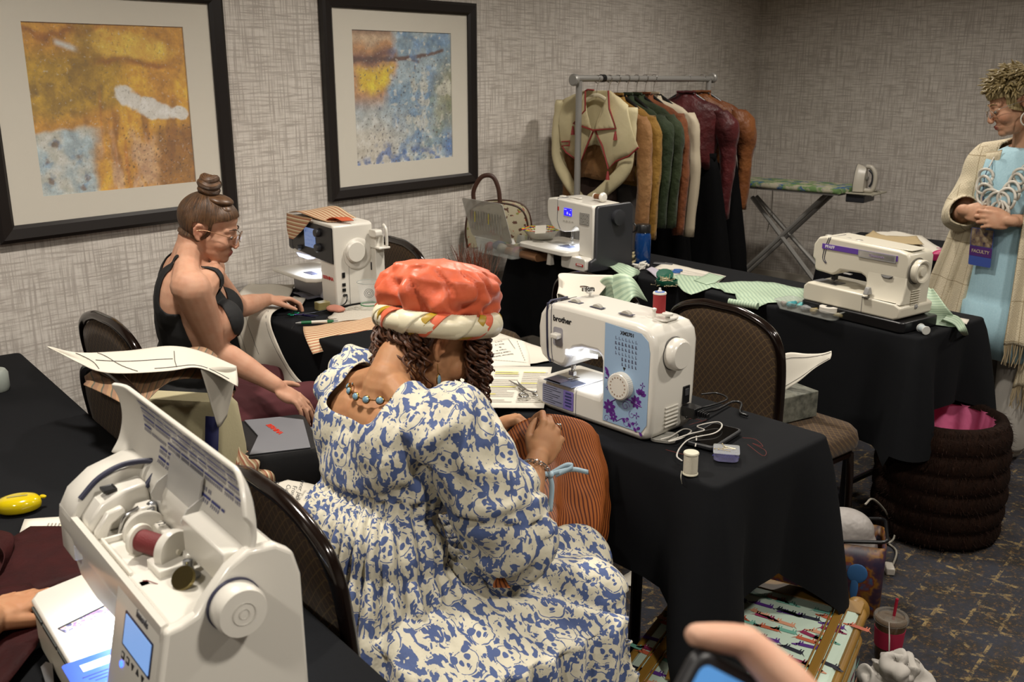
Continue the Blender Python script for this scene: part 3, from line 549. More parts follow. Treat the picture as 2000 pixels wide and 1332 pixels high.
# ---- white machine with a blue screen and charcoal end, in front of the garment rack
def bern_two():
    o = V((3.452, 2.44, TH + .005)); t = thing('sewing_machine', 'white sewing machine with blue screen and charcoal end, before the garment rack', 'sewing machine', o, R(-103)); D = .175
    # local x: column right edge 0, arm runs to -.32
    m = MB(); xz(m, [(-.002, .05), (-.002, .275), (-.012, .292), (-.27, .302), (-.318, .296), (-.326, .28), (-.326, .235), (-.318, .205), (-.29, .17), (-.26, .157), (-.2, .152), (-.15, .16), (-.13, .178), (-.118, .184), (-.105, .182), (-.098, .17), (-.098, .06)], .0, D); m.obj('body', WP, t, 40, bevel=.008, seg=3)
    m = MB(); xz(m, [(-.012, 0), (-.002, .01), (-.002, .05), (-.014, .06), (-.165, .06), (-.172, .052), (-.172, .006), (-.165, 0)], -.04, D); m.obj('front_foot', WP, t, 40, bevel=.006, seg=3)
    m = MB(); yz(m, [(-.03, 0), (-.028, .05), (.002, .06), (.004, .28), (.012, .292), (D + .03, .296), (D + .045, .28), (D + .05, .0)], -.001, .02); m.obj('end_cover', DP, t, 40, bevel=.006)
    m = MB(); m.lathe([(.034, 0), (.036, .01), (.034, .02), (.024, .022), (0, .022)], 36, (.02, .12, .235), (1, 0, 0)); m.obj('handwheel', DP, t, 35)
    m = MB(); m.box((-.174, -.001, .246), (.054, .003, .034)); ds = m.obj('display', mat('blank', '#000000'), t, bevel=.0008)
    k = NT('blue_screen'); k.P(Base_Color=hx('1c10c8'), Emission_Color=hx('2412ff'), Emission_Strength=1.1, Roughness=.3); ds.data.materials[0] = k.m
    m = MB()
    for (x, z, w, h) in ((-.19, .257, .018, .002), (-.176, .24, .012, .002), (-.176, .24, .002, .012), (-.176, .245, .006, .004), (-.158, .236, .01, .003), (-.16, .24, .006, .002), (-.153, .256, .006, .003)): m.box((x, -.0028, z), (w, .0008, h))
    m.obj('display_glyphs', mat('glyph_glow', '#c9c4ff', .4, emit=('#b9b0ff', .9)), t, 0)['kind'] = 'stuff'
    m = MB(); m.box((-.06, -.001, .228), (.064, .002, .052)); m.obj('stitch_card', mat('stitch_card', '#7f7d78', .5), t); m = MB()
    for i in range(9):
        for j in range(7):
            if (i * j) % 4 != 3: m.box((-.087 + i * .0068, -.0023, .208 + j * .0068), (.0042, .0006, .0022 + .001 * ((i + j) % 2)))
    m.obj('card_print', mat('card_ink', '#bdb9b0', .6), t, 0)['kind'] = 'stuff'
    m = MB(); m.box((-.2415, -.001, .255), (.007, .003, .018)); m.obj('red_tab', REDINK, t, bevel=.0006)
    m = MB(); m.tube([(-.247, -.0005, .296), (-.249, -.0008, .2), (-.225, -.0008, .16)], .0009, 5); m.tube([(-.247, 0, .301), (-.243, .06, .303)], .0016, 5); m.obj('thread_channel', SEAM, t, 0)
    m = MB(); m.box((-.06, -.041, .04), (.036, .002, .0001)); text('BERNINA', .0085, FR(-.042, -.0415, .028), mat('white_print', '#d8d0cc', .5), t, bold=.0002)
    m = MB(); m.box((-.042, -.0405, .028), (.05, .0012, .011)); m.obj('name_badge', REDINK, t)
    for i, x in enumerate((-.2, -.18, -.16, -.14)): m = MB(); m.box((x, -.001, .206), (.012, .002, .004)); m.obj('key', mat('key_grey', '#aaa69c', .4), t)
    # extension table on the left with its foot
    m = MB(); m.prism(rrect(.36, .27, .03), .022, Matrix.Translation((-.275, .06, .058))); m.obj('extension_table', WP, t, 40, bevel=.004)
    for x_, y_ in ((-.235, -.05), (-.43, .16)): m = MB(); m.box((x_, y_, .03), (.03, .026, .058), top=(.7, .7)); m.obj('table_foot', WP, t, bevel=.003)
    m = MB(); m.box((-.205, .03, .081), (.085, .05, .002)); m.obj('needle_plate', mat('plate_steel', '#8a93b0', .28, .9), t); needle_unit(t, -.21, .06, .16, .082)
    m = MB(); m.prism(rrect(.07, .02, .008), .006, Matrix.Translation((-.2, .07, .3))); m.box((-.27, .05, .304), (.03, .02, .006)); m.obj('thread_guide', WP, t, bevel=.002)
    led(t, (-.17, .05, .152), .5)
    q = o + rz(R(-103)) @ V((-.115, .105, .302 + .014)); a = rz(R(-103)) @ V((1, 0, 0))
    sp = spool_of(None, q, a, .0115, .06, mat('brown_thread', '#6a3f1c', .7, bump=(700, .4)), 'brown thread spool lying on the machine with the blue screen', ends=1.2)
    m = MB(); m.lathe([(.004, 0), (.0215, .0), (.022, .008), (.015, .016), (.004, .018)], 26, a * .052, a); m.obj('spool_cap', WP, sp)
    return t
bern_two()

# ---- white machine with the black control panel, left by the wall
def bern_one():
    o = V((2.285, 2.79, TH + .005)); t = thing('sewing_machine', 'white sewing machine with black control panel and fabric scraps on top, by left wall', 'sewing machine', o, R(-100)); D = .17
    m = MB(); xz(m, [(0, 0), (0, .305), (-.015, .312), (-.3, .318), (-.338, .31), (-.35, .28), (-.35, .22), (-.34, .185), (-.32, .17), (-.25, .16), (-.2, .168), (-.15, .182), (-.12, .185), (-.108, .175), (-.108, .08), (-.104, 0)], 0, D); m.obj('body', WP, t, 40, bevel=.006, seg=3)
    m = MB(); m.box((-.33, .085, .245), (.05, D + .012, .135)); m.obj('face_cover', DP, t, bevel=.014, seg=3)
    m = MB(); m.prism([(-.318, .2), (-.3, .185), (-.125, .17), (-.003, .165), (-.003, .3), (-.318, .308)], .004, FR(0, -.0005, 0)); m.obj('control_panel', BP, t, bevel=.0015)
    m = MB(); m.box((-.17, -.0055, .245), (.085, .002, .075)); k = NT('pale_screen'); k.P(Base_Color=hx('3d4d6e'), Emission_Color=hx('8fa6d8'), Emission_Strength=.45, Roughness=.25); sc_ = m.obj('display', k.m, t, bevel=.0008)
    m = MB()
    for i in range(5):
        for j in range(4): m.box((-.2 + i * .015, -.0068, .22 + j * .016), (.009, .0005, .008))
    m.obj('display_icons', mat('icon_blue', '#6f86b8', .4, emit=('#6f86b8', .4)), sc_, 0)
    for (x, z, r) in ((-.104, .272, .0165), (-.104, .215, .0165), (-.25, .197, .01)): m = MB(); m.lathe([(r, 0), (r, .01), (r * .85, .016), (0, .017)], 26, (x, -.004, z), (0, -1, 0)); m.obj('control_knob', DP, t, 40)
    m = MB(); m.lathe([(.038, 0), (.041, .004), (.041, .016), (.036, .022), (0, .0225)], 40, (0, .085, .205), (1, 0, 0)); m.obj('handwheel', WP, t, 35)
    m = MB(); m.lathe([(.06, 0), (.06, .004), (.052, .008), (.045, .008)], 40, (-.001, .1, .195), (1, 0, 0)); m.obj('handwheel_surround', WP, t, 35)
    for y_, z_, a_, b_ in ((.035, .12, .012, .02), (.035, .083, .014, .012), (.035, .063, .014, .012), (D - .01, .14, .008, .03)): m = MB(); m.box((.002, y_, z_), (.002, a_, b_)); m.obj('socket', BP, t, 0)
    m = MB(); m.tube([(.001, .06, .0), (.001, .06, .17)], .0008, 4); m.obj('end_seam', GP, t, 0)
    m = MB(); m.tube(spline([(.004, .035, .04), (.03, .03, .045), (.05, .0, .02), (.04, -.1, .006), (.03, -.16, .006), (.02, -.2, .006)]), .0026, 6); m.cyl((.0, .035, .042), (.02, .034, .047), .006, .004); m.obj('pedal_cord', BP, t, 60)
    m = MB(); m.prism(rrect(.05, .028, .01), .03, FR(.03, D + .01, .27)); m.tube(spline([(.03, D + .03, .3), (.05, D + .03, .28), (.052, D + .03, .22)]), .006, 8); m.box((.03, D + .012, .215), (.07, .05, .008)); m.box((.012, D + .01, .13), (.04, .04, .26)); m.obj('back_unit', WP, t, bevel=.004)
    text('BERNINA', .019, FR(-.052, -.0008, .105), REDINK, t, bold=.0003)
    m = MB(); m.prism([(-.11, -.02), (-.14, -.05), (-.43, -.045), (-.44, .1), (-.42, .17), (-.1, .17)], .016, Matrix.Translation((0, 0, .078))); m.obj('extension_table', WP, t, 40, bevel=.005)
    m = MB(); m.box((-.25, .07, .04), (.26, .1, .076)); m.obj('free_arm', mat('arm_grey', '#9a9aa2', .35), t, bevel=.008)
    m = MB(); m.box((-.22, .02, .095), (.07, .035, .0016)); m.box((-.2, .085, .095), (.05, .012, .0016)); m.obj('needle_plate', mat('plate_dim', '#565a70', .3, .8), t)
    needle_unit(t, -.215, .075, .17, .096); led(t, (-.2, .05, .163), .8); led(t, (-.25, .1, .163), .4)
    m = MB(); m.prism([(-.29, .17), (-.14, .17), (-.16, .163), (-.2, .156), (-.27, .158)], .002, FR(0, -.002, 0)); m.obj('light_rim', mat('led_rim', '#dfe4ff', .5, emit=('#c9d4ff', 1.4)), t, 0)
    return t
bern_one()

# ---- nearest machine: lid up, thread tray open
def innov():
    o = V((.517, 1.11, TH + .005)); t = thing('sewing_machine', 'large white sewing machine with its top lid open, nearest the camera', 'sewing machine', o, R(-101))
    H = .25
    m = MB(); yz(m, [(-.047, 0), (-.046, .06), (-.003, .262), (.002, .266), (.008, H), (.15, H), (.16, .2), (.16, 0)], .05, .2); m.obj('column', WP, t, 40, bevel=.004)
    yz(m := MB(), [(-.047, 0), (-.046, .06), (-.002, .264), (.016, .266), (.034, .272), (.05, .292), (.075, .318), (.1, .331), (.135, .328), (.156, .312), (.164, .28), (.166, 0)], .194, .213); m.obj('end_cover', WP, t, 30, bevel=.005, seg=3)
    m = MB(); xz(m, [(.2, .12), (.2, H), (-.19, H), (-.205, .225), (-.2, .19), (-.17, .165), (-.1, .16), (.0, .17), (.05, .15), (.06, .12)], .004, .155); m.obj('arm', WP, t, 40, bevel=.004)
    m = MB(); m.loft([[(x, y - .0, z) for y, z in ((-.006, .245), (-.003, .266), (.004, .268), (.008, .262), (.008, .225), (-.004, .225))] for x in (-.21, .2)]); m.obj('front_rim', WP, t, 40)
    yz(m := MB(), [(.095, H - .01), (.095, .305), (.1, .315), (.14, .318), (.158, .3), (.16, .2), (.14, .17)], -.2, .2); m.obj('back_wall', WP, t, 40, bevel=.003)
    # left head: rounded hood with the threading path
    m = MB(); pr = [(-.006, .2), (-.004, .264), (.01, .29), (.04, .312), (.09, .325), (.15, .32), (.16, .29), (.16, .19)]
    def sect(x, s_): return [(x, .075 + (y - .075) * s_, .22 + (z - .22) * s_) for y, z in pr]
    m.loft([sect(-.222, .8), sect(-.219, .93), (sect(-.208, 1.)), sect(-.155, 1.0), sect(-.15, .985)]); m.obj('head_cover', WP, t, 40, bevel=.002)
    m = MB(); m.tube(spline([(-.152, .012, .29), (-.152, .04, .314), (-.15, .075, .326), (-.135, .11, .327), (-.118, .11, .32), (-.112, .09, .3)]), .0042, 8); m.obj('thread_slot', SEAM, t, 60)
    m = MB(); yz(m, [(.006, H), (.01, .27), (.028, .292), (.06, .304), (.092, .308), (.098, H)], -.148, -.108); m.obj('threading_block', WP, t, 30, bevel=.006, seg=3)
    m = MB(); yz(m, [(.01, H), (.012, .262), (.03, .285), (.05, .29), (.055, .28), (.035, .268), (.026, H)], -.102, -.09); yz(m, [(.05, H), (.054, .262), (.07, .285), (.092, .285), (.094, H)], -.104, -.078); m.obj('tension_guard', WP, t, 30, bevel=.003)
    m = MB(); m.lathe([(.024, 0), (.03, .004), (.03, .012), (.024, .016)], 30, (-.076, .07, .255), (1, 0, 0)); m.obj('tension_disc', WP, t, 35); m = MB(); m.tube(spline([(-.09, .04, .25), (-.088, .05, .275), (-.085, .07, .285)]), .0028, 6); m.obj('take_up_lever', CHROME, t, 60)
    m = MB(); m.box((-.13, .045, .304), (.02, .018, .004)); m.tube([(-.137, .038, .3055), (-.137, .052, .3055), (-.124, .052, .3055)], .0016, 4); m.obj('spring_slot', BP, t, 0)
    # tray details
    m = MB(); m.box((-.02, .016, H + .004), (.12, .004, .008)); m.box((-.076, .045, H + .004), (.005, .055, .008)); m.obj('tray_rib', WP, t, bevel=.001)
    m = MB(); m.box((.05, .062, H + .007), (.045, .045, .014)); m.box((.115, .053, H + .002), (.155, .088, .004)); m.obj('winder_deck', WP, t, bevel=.003)
    m = MB(); m.box((-.03, .086, H + .009), (.18, .014, .018)); m.obj('accessory_ledge', WP, t, bevel=.003)
    m = MB(); m.loft([[(x, .097, .30), (x, .112, .36), (x, .115, .362), (x, .1, .298)] for x in (-.06, .05)]); m.obj('lid_pocket', mat('milky_plastic', '#c9c7c2', .2, alpha=.75), t, 40)
    for x in (-.06, .05): m = MB(); yz(m, [(.1, .296), (.084, .3), (.08, .312), (.09, .326), (.112, .338)], x - .001, x + .001); m.obj('pocket_cheek', mat('milky_plastic', '#c9c7c2', .2, alpha=.75), t, 0)
    m = MB(); m.box((.125, .093, .3), (.13, .03, .05)); m.obj('hinge_block', WP, t, bevel=.003)
    # lid: a curved shell with printed stitch table
    lp = [(.1, .308), (.114, .33), (.122, .36), (.121, .39), (.112, .416)]
    sp_ = spline([(0, a, b) for a, b in lp], 4); ys = [p.y for p in sp_]; zs = [p.z for p in sp_]
    def lid(u, v):
        x = -.252 + .459 * u; q = v * (len(ys) - 1); i = min(int(q), len(ys) - 2); f = q - i; y, z = ys[i] + (ys[i + 1] - ys[i]) * f, zs[i] + (zs[i + 1] - zs[i]) * f
        e = max(0, u - .9) / .1; z = z - e * e * .045 * v; y = y - e * e * .012; l = max(0, .07 - u) / .07; y -= l * l * .012; return (x, y, z)
    o_ = MB().grid(lid, 40, 16); lo = o_.obj('lid', WP, t, 60, solid=.007, bevel=.002)
    m = MB(); m2 = MB()
    def onlid(u, v, dy=-.0046): p = V(lid(u, v)); return (p.x, p.y + dy, p.z)
    def strip(mm, u0, u1, v0, v1): mm.add([onlid(u0, v0), onlid(u1, v0), onlid(u1, v1), onlid(u0, v1)], [(0, 1, 2, 3)])
    for j in range(6):
        v = .9 - j * .115; u0 = .16 if j < 4 else .30; u1 = .90 if j < 4 else .80
        q = u0
        while q < u1:
            w = random.choice((.06, .1, .13)); e_ = min(q + w, u1)
            if random.random() < .86 or j < 3: strip(m, q, e_, v, v + .028)
            a_ = q
            while a_ < e_ - .008 and (random.random() < .97 or j < 4): strip(m2, a_, a_ + .006, v - .055, v - .012); a_ += .0125
            q = e_ + .008
    m.obj('stitch_table_bars', mat('indigo_print', '#343a78', .5), lo, 0)['kind'] = 'stuff'; m2.obj('stitch_table_icons', mat('grey_print', '#77778a', .5), lo, 0)['kind'] = 'stuff'
    # spool lying in the tray
    q = o + rz(R(-101)) @ V((-.018, .046, H + .021)); a = rz(R(-101)) @ V((.92, .38, 0))
    spl = spool_of(None, q, a, .0145, .062, mat('wine_thread', '#6d1f22', .6, bump=(800, .5)), 'wine red thread spool lying in the open machine tray', ends=1.5)
    m = MB(); m.lathe([(.005, 0), (.027, 0), (.028, .006), (.026, .012), (.005, .014)], 34, a * .058, a); m.obj('spool_cap', WP, spl); m = MB(); m.cyl(a * -.02, a * .075, .0035); m.obj('spool_pin', WP2, spl)
    m = MB(); m.lathe([(.003, 0), (.015, 0), (.015, .003), (.006, .0035), (.006, .022), (.0, .023)], 26, (.088, .07, H + .004), (-.1, .1, 1)); m.obj('bobbin_winder', STEEL, t, 40)
    m = MB(); m.lathe([(.002, 0), (.015, 0), (.016, .003), (.015, .006), (.002, .006)], 26, (.105, .06, H + .012), (.35, -.6, .7)); m.obj('winder_wheel', mat('brass_chrome', '#a79a6a', .2, 1.), t, 40)
    m = MB(); m.box((.07, .022, H + .001), (.022, .016, .003)); m.obj('cutter_plate', STEEL, t); m = MB(); m.box((.069, .022, H + .003), (.012, .01, .002)); m.obj('cutter_window', mat('dim_grey', '#5d5b58', .5), t); m = MB(); m.tube([(.064, .022, H + .005), (.072, .026, H + .007), (.082, .034, H + .004)], .0008, 4); m.obj('thread_tail', mat('wine_thread', '#6d1f22'), t, 0)
    m = MB(); m.tube(spline([(-.1, .082, H + .025), (-.09, .09, H + .035), (-.08, .08, H + .03), (-.072, .086, H + .034)]), .003, 6); m.lathe([(.008, 0), (.008, .01), (.004, .014)], 12, (-.088, .088, H + .024), (.2, 0, 1)); m.obj('spare_needle_clip', STEEL, t, 60)
    text('12', .014, Matrix.Translation((-.04, .083, H + .0243)), INK, t, 'tray_mark', depth=.0002)
    # handwheel, screen, buttons
    m = MB(); m.lathe([(.0285, 0), (.031, .004), (.031, .022), (.0285, .028), (.0, .0285)], 48, (.214, .077, .272), (1, 0, 0)); hw = m.obj('handwheel', WP, t, 35)
    m = MB(); m.lathe([(.0325, 0), (.0325, .004)], 48, (.213, .077, .272), (1, 0, 0)); m.obj('handwheel_gap', SEAM, t)
    for r in (.006, .0135): m = MB(); m.tube([(.2426, .077 + r * math.cos(2 * PI * i / 30), .272 + r * math.sin(2 * PI * i / 30)) for i in range(31)], .0004, 4); m.obj('wheel_ring', mat('ring_grey', '#a9a59b', .4), hw, 60)
    a_ = math.atan2(.043, .202); fM = lambda x, z: Matrix.Translation((x, -.003 - (.262 - z) * .2129, z)) @ Matrix.Rotation(-a_, 4, 'X') @ FR(0, 0, 0)
    m = MB(); m.prism(rrect(.095, .044, .002), .0008, fM(.1365, .2165)); m.obj('screen_bezel', mat('bezel_indigo', '#1a1d3c', .3), t, 0); m = MB(); m.prism(rrect(.087, .038, .0015), .0008, fM(.1365, .2165) @ Matrix.Translation((0, 0, .0006))); k = NT('lcd_screen'); k.P(Base_Color=hx('5f7fae'), Emission_Color=hx('84abe6'), Emission_Strength=.75, Roughness=.35); m.obj('display', k.m, t, 0)
    text('innovis', .0135, fM(.143, .2495) @ Matrix.Translation((0, 0, .0005)), mat('logo_grey', '#4a4a50', .5), t, bold=.0002)
    for i, s_ in enumerate('12345'):
        m = MB(); M_ = fM(.0965 + i * .0168, .1835 + .0008 * i)
        if i < 2: m.prism(rrect(.009, .009, .001), .001, M_); m.prism([(-.003, -.001), (.003, -.001), (.003, .003), (-.003, .003)], .0012, M_, 1)
        else: m.prism([(-.0045, -.003 * (1 if i % 2 else -1)), (.0045, -.003 * (1 if i % 2 else -1)), (0, .005 * (1 if i % 2 else -1))], .001, M_)
        m.obj('panel_key', [INK, WP], t, 0)
    m = MB(); m.lathe([(.004, 0), (.004, .0015), (0, .0018)], 16, fM(.0943, .1715) @ V((0, 0, 0)), (0, -1, .2)); m.obj('status_lamp', mat('blue_lamp', '#2030ff', .4, emit=('#2f55ff', 6)), t)
    # flat bed and printed cards
    m = MB(); m.prism([(-.3, -.042), (.05, -.045), (.05, .1), (-.1, .1), (-.1, .12), (-.335, .12), (-.345, .1), (-.318, -.03)], .022, Matrix.Translation((0, 0, .063))); m.obj('flat_bed', WP, t, 40, bevel=.004)
    m = MB(); m.box((-.13, .03, .03), (.35, .14, .062)); m.obj('bed_case', WP2, t, bevel=.006)
    m = MB()
    for i, (x0, x1) in enumerate(((-.29, -.235), (-.228, -.155), (-.148, -.08), (-.073, 0))): m.box(((x0 + x1) / 2, -.0435, .074), (x1 - x0, .003, .006))
    m.obj('bed_grip', mat('grip_grey', '#3a3f3d', .5), t, 0)
    m = MB(); m.box((-.190, .010, .0855), (.02, .083, .0012), Matrix.Rotation(R(17), 3, 'Z')); k = NT('ruler_print'); n_ = k.noise(k.co(), 120, 3); k.P(Base_Color=k.ramp(n_, [(.36, '#6b5f86'), (.46, '#c07aa0'), (.52, '#d8c07a'), (.58, '#8a86a8'), (.66, '#4e4a66')]), Roughness=.4); m.obj('printed_strip', k.m, t, 0)
    m = MB(); m.box((-.1975, .0075, .0863), (.0035, .083, .0008), Matrix.Rotation(R(17), 3, 'Z')); m.obj('strip_edge', INK, t, 0)
    m = MB(); m.prism(rrect(.075, .11, .006), .0008, Matrix.Translation((-.05, .0, .0851))); m.obj('info_card', mat('card_blue', '#3350b4', .4), t, 0); m = MB(); m.box((-.062, .0, .0862), (.018, .07, .0006)); m.obj('card_label', mat('card_white', '#cfd2e6', .5), t, 0); m = MB()
    for i in range(3): m.box((-.04 + i * .008, .0, .0862), (.002, .08 - i * .012, .0005))
    m.obj('card_lines', NAVY, t, 0)
    m = MB(); m.prism([(-.28, .06), (-.15, .06), (-.15, .115), (-.28, .115)], .001, Matrix.Translation((0, 0, .085))); m.obj('bed_lid', WP, t, 0); m = MB(); m.box((-.18, .075, .0858), (.1, .06, .0014)); m.obj('needle_plate', mat('plate_pale', '#a9b3c2', .3, .5), t); m = MB(); m.lathe([(.018, 0), (.018, .0012), (.008, .002), (0, .002)], 20, (-.165, .08, .0866)); m.obj('bobbin_case', BP, t)
    needle_unit(t, -.155, .078, .165, .087); led(t, (-.13, .05, .158), .7, (.75, .88, 1.)); led(t, (-.02, .03, .158), .5, (.75, .88, 1.))
    return t
innov()
# ================================================================ people
def skin_mat(name, base, lip='#8a4a40'):
    k = NT(name); tint = k.n('VertexColor', layer_name='tint').outputs[0]; s = k.n('SeparateColor', {0: tint})
    c = k.mix(k.ramp(k.noise(k.co(), 35, 3), [(.35, '#000000'), (.7, '#ffffff')]), base, tuple(x * f for x, f in zip(hx(base)[:3], (.93, .84, .8))) + (1,))
    c = k.mix(s.outputs[1], c, (hx(base)[0] * .95, hx(base)[1] * .62, hx(base)[2] * .58, 1)); c = k.mix(s.outputs[0], c, lip)
    k.P(Base_Color=c, Roughness=.58); k.b.inputs['Specular IOR Level'].default_value = .3; k.b.inputs['Subsurface Weight'].default_value = .06; k.b.inputs['Subsurface Radius'].default_value = (.01, .004, .002)
    k.bump(k.noise(k.co(), 420, 2), .12, .001); return k.m
def hair_mat(name, a, b):
    k = NT(name); g = k.co('Object', (1, 1, 1)); n = k.noise(k.co('UV', (260, 9, 1)), 1, 3, .6); n2 = k.noise(g, 70, 3)
    c = k.mix(k.ramp(k.ma('ADD', k.ma('MULTIPLY', n, .75), k.ma('MULTIPLY', n2, .25)), [(.38, '#000000'), (.62, '#ffffff')]), a, b); k.P(Base_Color=c, Roughness=.42); k.bump(n, .8, .004); return k.m
def hm(o, x, z): x = V(x).normalized(); y = V(z).cross(x); return frame(o, x, y)
def head_vol(m, M, s=1.):
    sv = m.M; m.M = M @ Matrix.Scale(s, 4)
    m.ell((-.018, 0, .035), (.096, .076, .086), None, 24, 16); m.ell((.036, 0, .048), (.056, .063, .056), None, 20, 12)
    m.ell((.03, 0, -.02), (.064, .061, .08), None, 20, 12); m.ell((.034, 0, -.068), (.052, .05, .04), None, 18, 12); m.ell((.072, 0, -.096), (.02, .024, .018), None, 14, 10); m.ell((.045, 0, -.085), (.04, .042, .03), None, 14, 10)
    for y in (-1, 1):
        m.ell((.058, .038 * y, -.034), (.03, .025, .028), None, 14, 10); m.chain([(.089, .006 * y, .016), (.086, .026 * y, .021), (.07, .046 * y, .017)], [.0085, .009, .009], 10)
        m.ell((.078, .031 * y, -.001), (.0135, .0165, .0115), None, 14, 10); m.ell((.106, .0115 * y, -.041), (.010, .0085, .0085), None, 10, 8)
        # ear: rim, lobe and bowl
        e = [(-.004, .071 * y, .006), (-.012, .083 * y, .02), (-.026, .087 * y, .019), (-.034, .088 * y, .004), (-.029, .084 * y, -.018), (-.016, .078 * y, -.033), (-.007, .073 * y, -.036)]
        m.chain(e, [.0048, .005, .0052, .0052, .005, .0062, .005], 8); m.ell((-.017, .073 * y, -.008), (.017, .005, .024), None, 10, 8); m.ell((-.021, .081 * y, .0), (.005, .004, .016), None, 8, 6); m.ell((-.006, .075 * y, -.013), (.005, .006, .007), None, 8, 6)
    m.chain([(.087, 0, .014), (.097, 0, -.008), (.109, 0, -.032)], [.0085, .0082, .0095], 12); m.ell((.1105, 0, -.035), (.0095, .009, .008), None, 10, 8)
    m.ell((.0885, 0, -.0645), (.0135, .021, .0058), None, 14, 8); m.ell((.0865, 0, -.0745), (.013, .0185, .0066), None, 14, 8); m.ell((.072, 0, -.07), (.021, .032, .022), None, 12, 8)
    m.M = sv
def hand_vol(m, M, side, flex, splay=(.16, .04, -.06, -.17), thumb=((.55, .8, -.25), (.8, .5, -.35), (.9, .3, -.35)), s=.95):
    """side +1 right hand, -1 left; M: x to the fingertips, z out of the back of the hand"""
    sv = m.M; m.M = M @ Matrix.Scale(s, 4); q = side
    m.chain([(-.01, 0, 0), (.012, 0, 0)], [.024, .023], 14); m.ell((.03, .002 * q, -.001), (.034, .031, .0165), None, 16, 10); m.ell((.056, 0, .0), (.036, .04, .0145), None, 16, 10)
    m.ell((.034, .022 * q, -.008), (.03, .0155, .0145), None, 14, 10); m.ell((.04, -.026 * q, -.006), (.034, .0135, .0135), None, 14, 10)
    root = [(.088, .03), (.094, .0102), (.09, -.0098), (.08, -.0285)]; ln = [(.041, .025, .02), (.046, .029, .021), (.042, .027, .02), (.032, .02, .018)]; rd = [(.0097, .0086, .0079, .0066), (.0099, .0088, .008, .0067), (.0094, .0083, .0076, .0064), (.0083, .0073, .0067, .0057)]
    tips = []
    for i in range(4):
        p = V((root[i][0], root[i][1] * q, .001)); pts = [p]; a = 0.; sp = splay[i] * q
        for j in range(3):
            a += R(flex[i][j]); d = V((math.cos(a) * math.cos(sp), math.sin(sp) * max(.25, math.cos(a)), -math.sin(a))).normalized(); p = p + d * ln[i][j]; pts.append(p)
        m.chain([(.05, root[i][1] * q * .8, .002)] + pts, [.0095] + list(rd[i]), 10)
        for kx in (0, 1): m.ell(pts[kx], rd[i][kx] * 1.06, None, 10, 8)
        tips.append((M @ Matrix.Scale(s, 4) @ pts[-1], (M.to_3x3() @ d)))
    p = V((.016, .02 * q, -.006)); pts = [p]
    for d, l in zip(thumb, (.04, .03, .024)): p = p + V((d[0], d[1] * q, d[2])).normalized() * l; pts.append(p)
    m.chain(pts, [.0135, .0115, .0098, .0078], 10); tips.append((M @ Matrix.Scale(s, 4) @ pts[-1], M.to_3x3() @ V((thumb[2][0], thumb[2][1] * q, thumb[2][2]))))
    m.M = sv; return tips
def nails(t, tips, up, name='nail'):
    m = MB()
    for p, d in tips:
        d = V(d).normalized(); u = (V(up) - d * V(up).dot(d)).normalized(); m.ell(V(p) + u * .0052 - d * .001, (.0062, .0048, .0016), Matrix((d, u.cross(d), u)).transposed(), 10, 6)
    return m
def torso_vol(m, M, s=1., w=1., bust=1.):
    sv = m.M; m.M = M @ Matrix.Scale(s, 4)
    m.ell((-.005, 0, .03), (.115, .17 * w, .12), None, 20, 14); m.ell((.0, 0, .17), (.09, .125 * w, .13), None, 20, 14); m.ell((.0, 0, .31), (.1, .14 * w, .15), None, 20, 14); m.ell((-.01, 0, .41), (.08, .15, .075), None, 20, 12)
    for y in (-1, 1):
        m.ell((.082 * bust, .068 * y, .31), (.058, .062, .062), None, 16, 12); m.ell((-.05, .07 * y, .37), (.05, .075, .1), None, 14, 10)
        m.chain([(-.012, .162 * y, .43), (-.02, .1 * y, .462), (-.018, .035 * y, .49)], [.048, .036, .035], 12); m.chain([(.02, .14 * y, .42), (.05, .04 * y, .44)], [.045, .035], 10)
    m.chain([(-.02, 0, .44), (-.012, 0, .50)], [.056, .047], 14); m.M = sv
def arm_vol(m, sh, el, wr, k=1.):
    sh, el, wr = V(sh), V(el), V(wr)
    m.chain([sh, sh.lerp(el, .25), sh.lerp(el, .6), el], [.052 * k, .05 * k, .043 * k, .036 * k], 16); m.chain([el, el.lerp(wr, .22), el.lerp(wr, .5), el.lerp(wr, .8), wr], [.036 * k, .0395 * k, .036 * k, .0275 * k, .0245 * k], 16)
def paint_tint(me, Hi, s=1., pts=(), blush=()):
    """lips in red channel, flushed skin in green (head-local places)"""
    ca = me.color_attributes.new('tint', 'FLOAT_COLOR', 'POINT'); n = len(me.vertices); co = [0.] * (3 * n); me.vertices.foreach_get('co', co); out = [0., 0., 0., 1.] * n
    for i in range(n):
        p = Hi @ V(co[3 * i:3 * i + 3])
        if p.length > .2 * s: continue
        p = p / s
        if p.x > .06 and abs(p.y) < .03:
            d = ((p.x - .1) / .02) ** 2 + (p.y / .0225) ** 2 + ((p.z + .07) / .0125) ** 2
            out[4 * i] = max(0, min(1, 1.6 - 1.3 * d))
        g = 0
        for c, r, a in ((V((.1, 0, -.04)), .028, .35), (V((.07, .045, -.035)), .035, .4), (V((.07, -.045, -.035)), .035, .4), (V((-.02, .085, 0)), .035, .7), (V((-.02, -.085, 0)), .035, .7)):
            g = max(g, a * max(0, 1 - (p - c).length / r))
        out[4 * i + 1] = g
    ca.data.foreach_set('color', out)
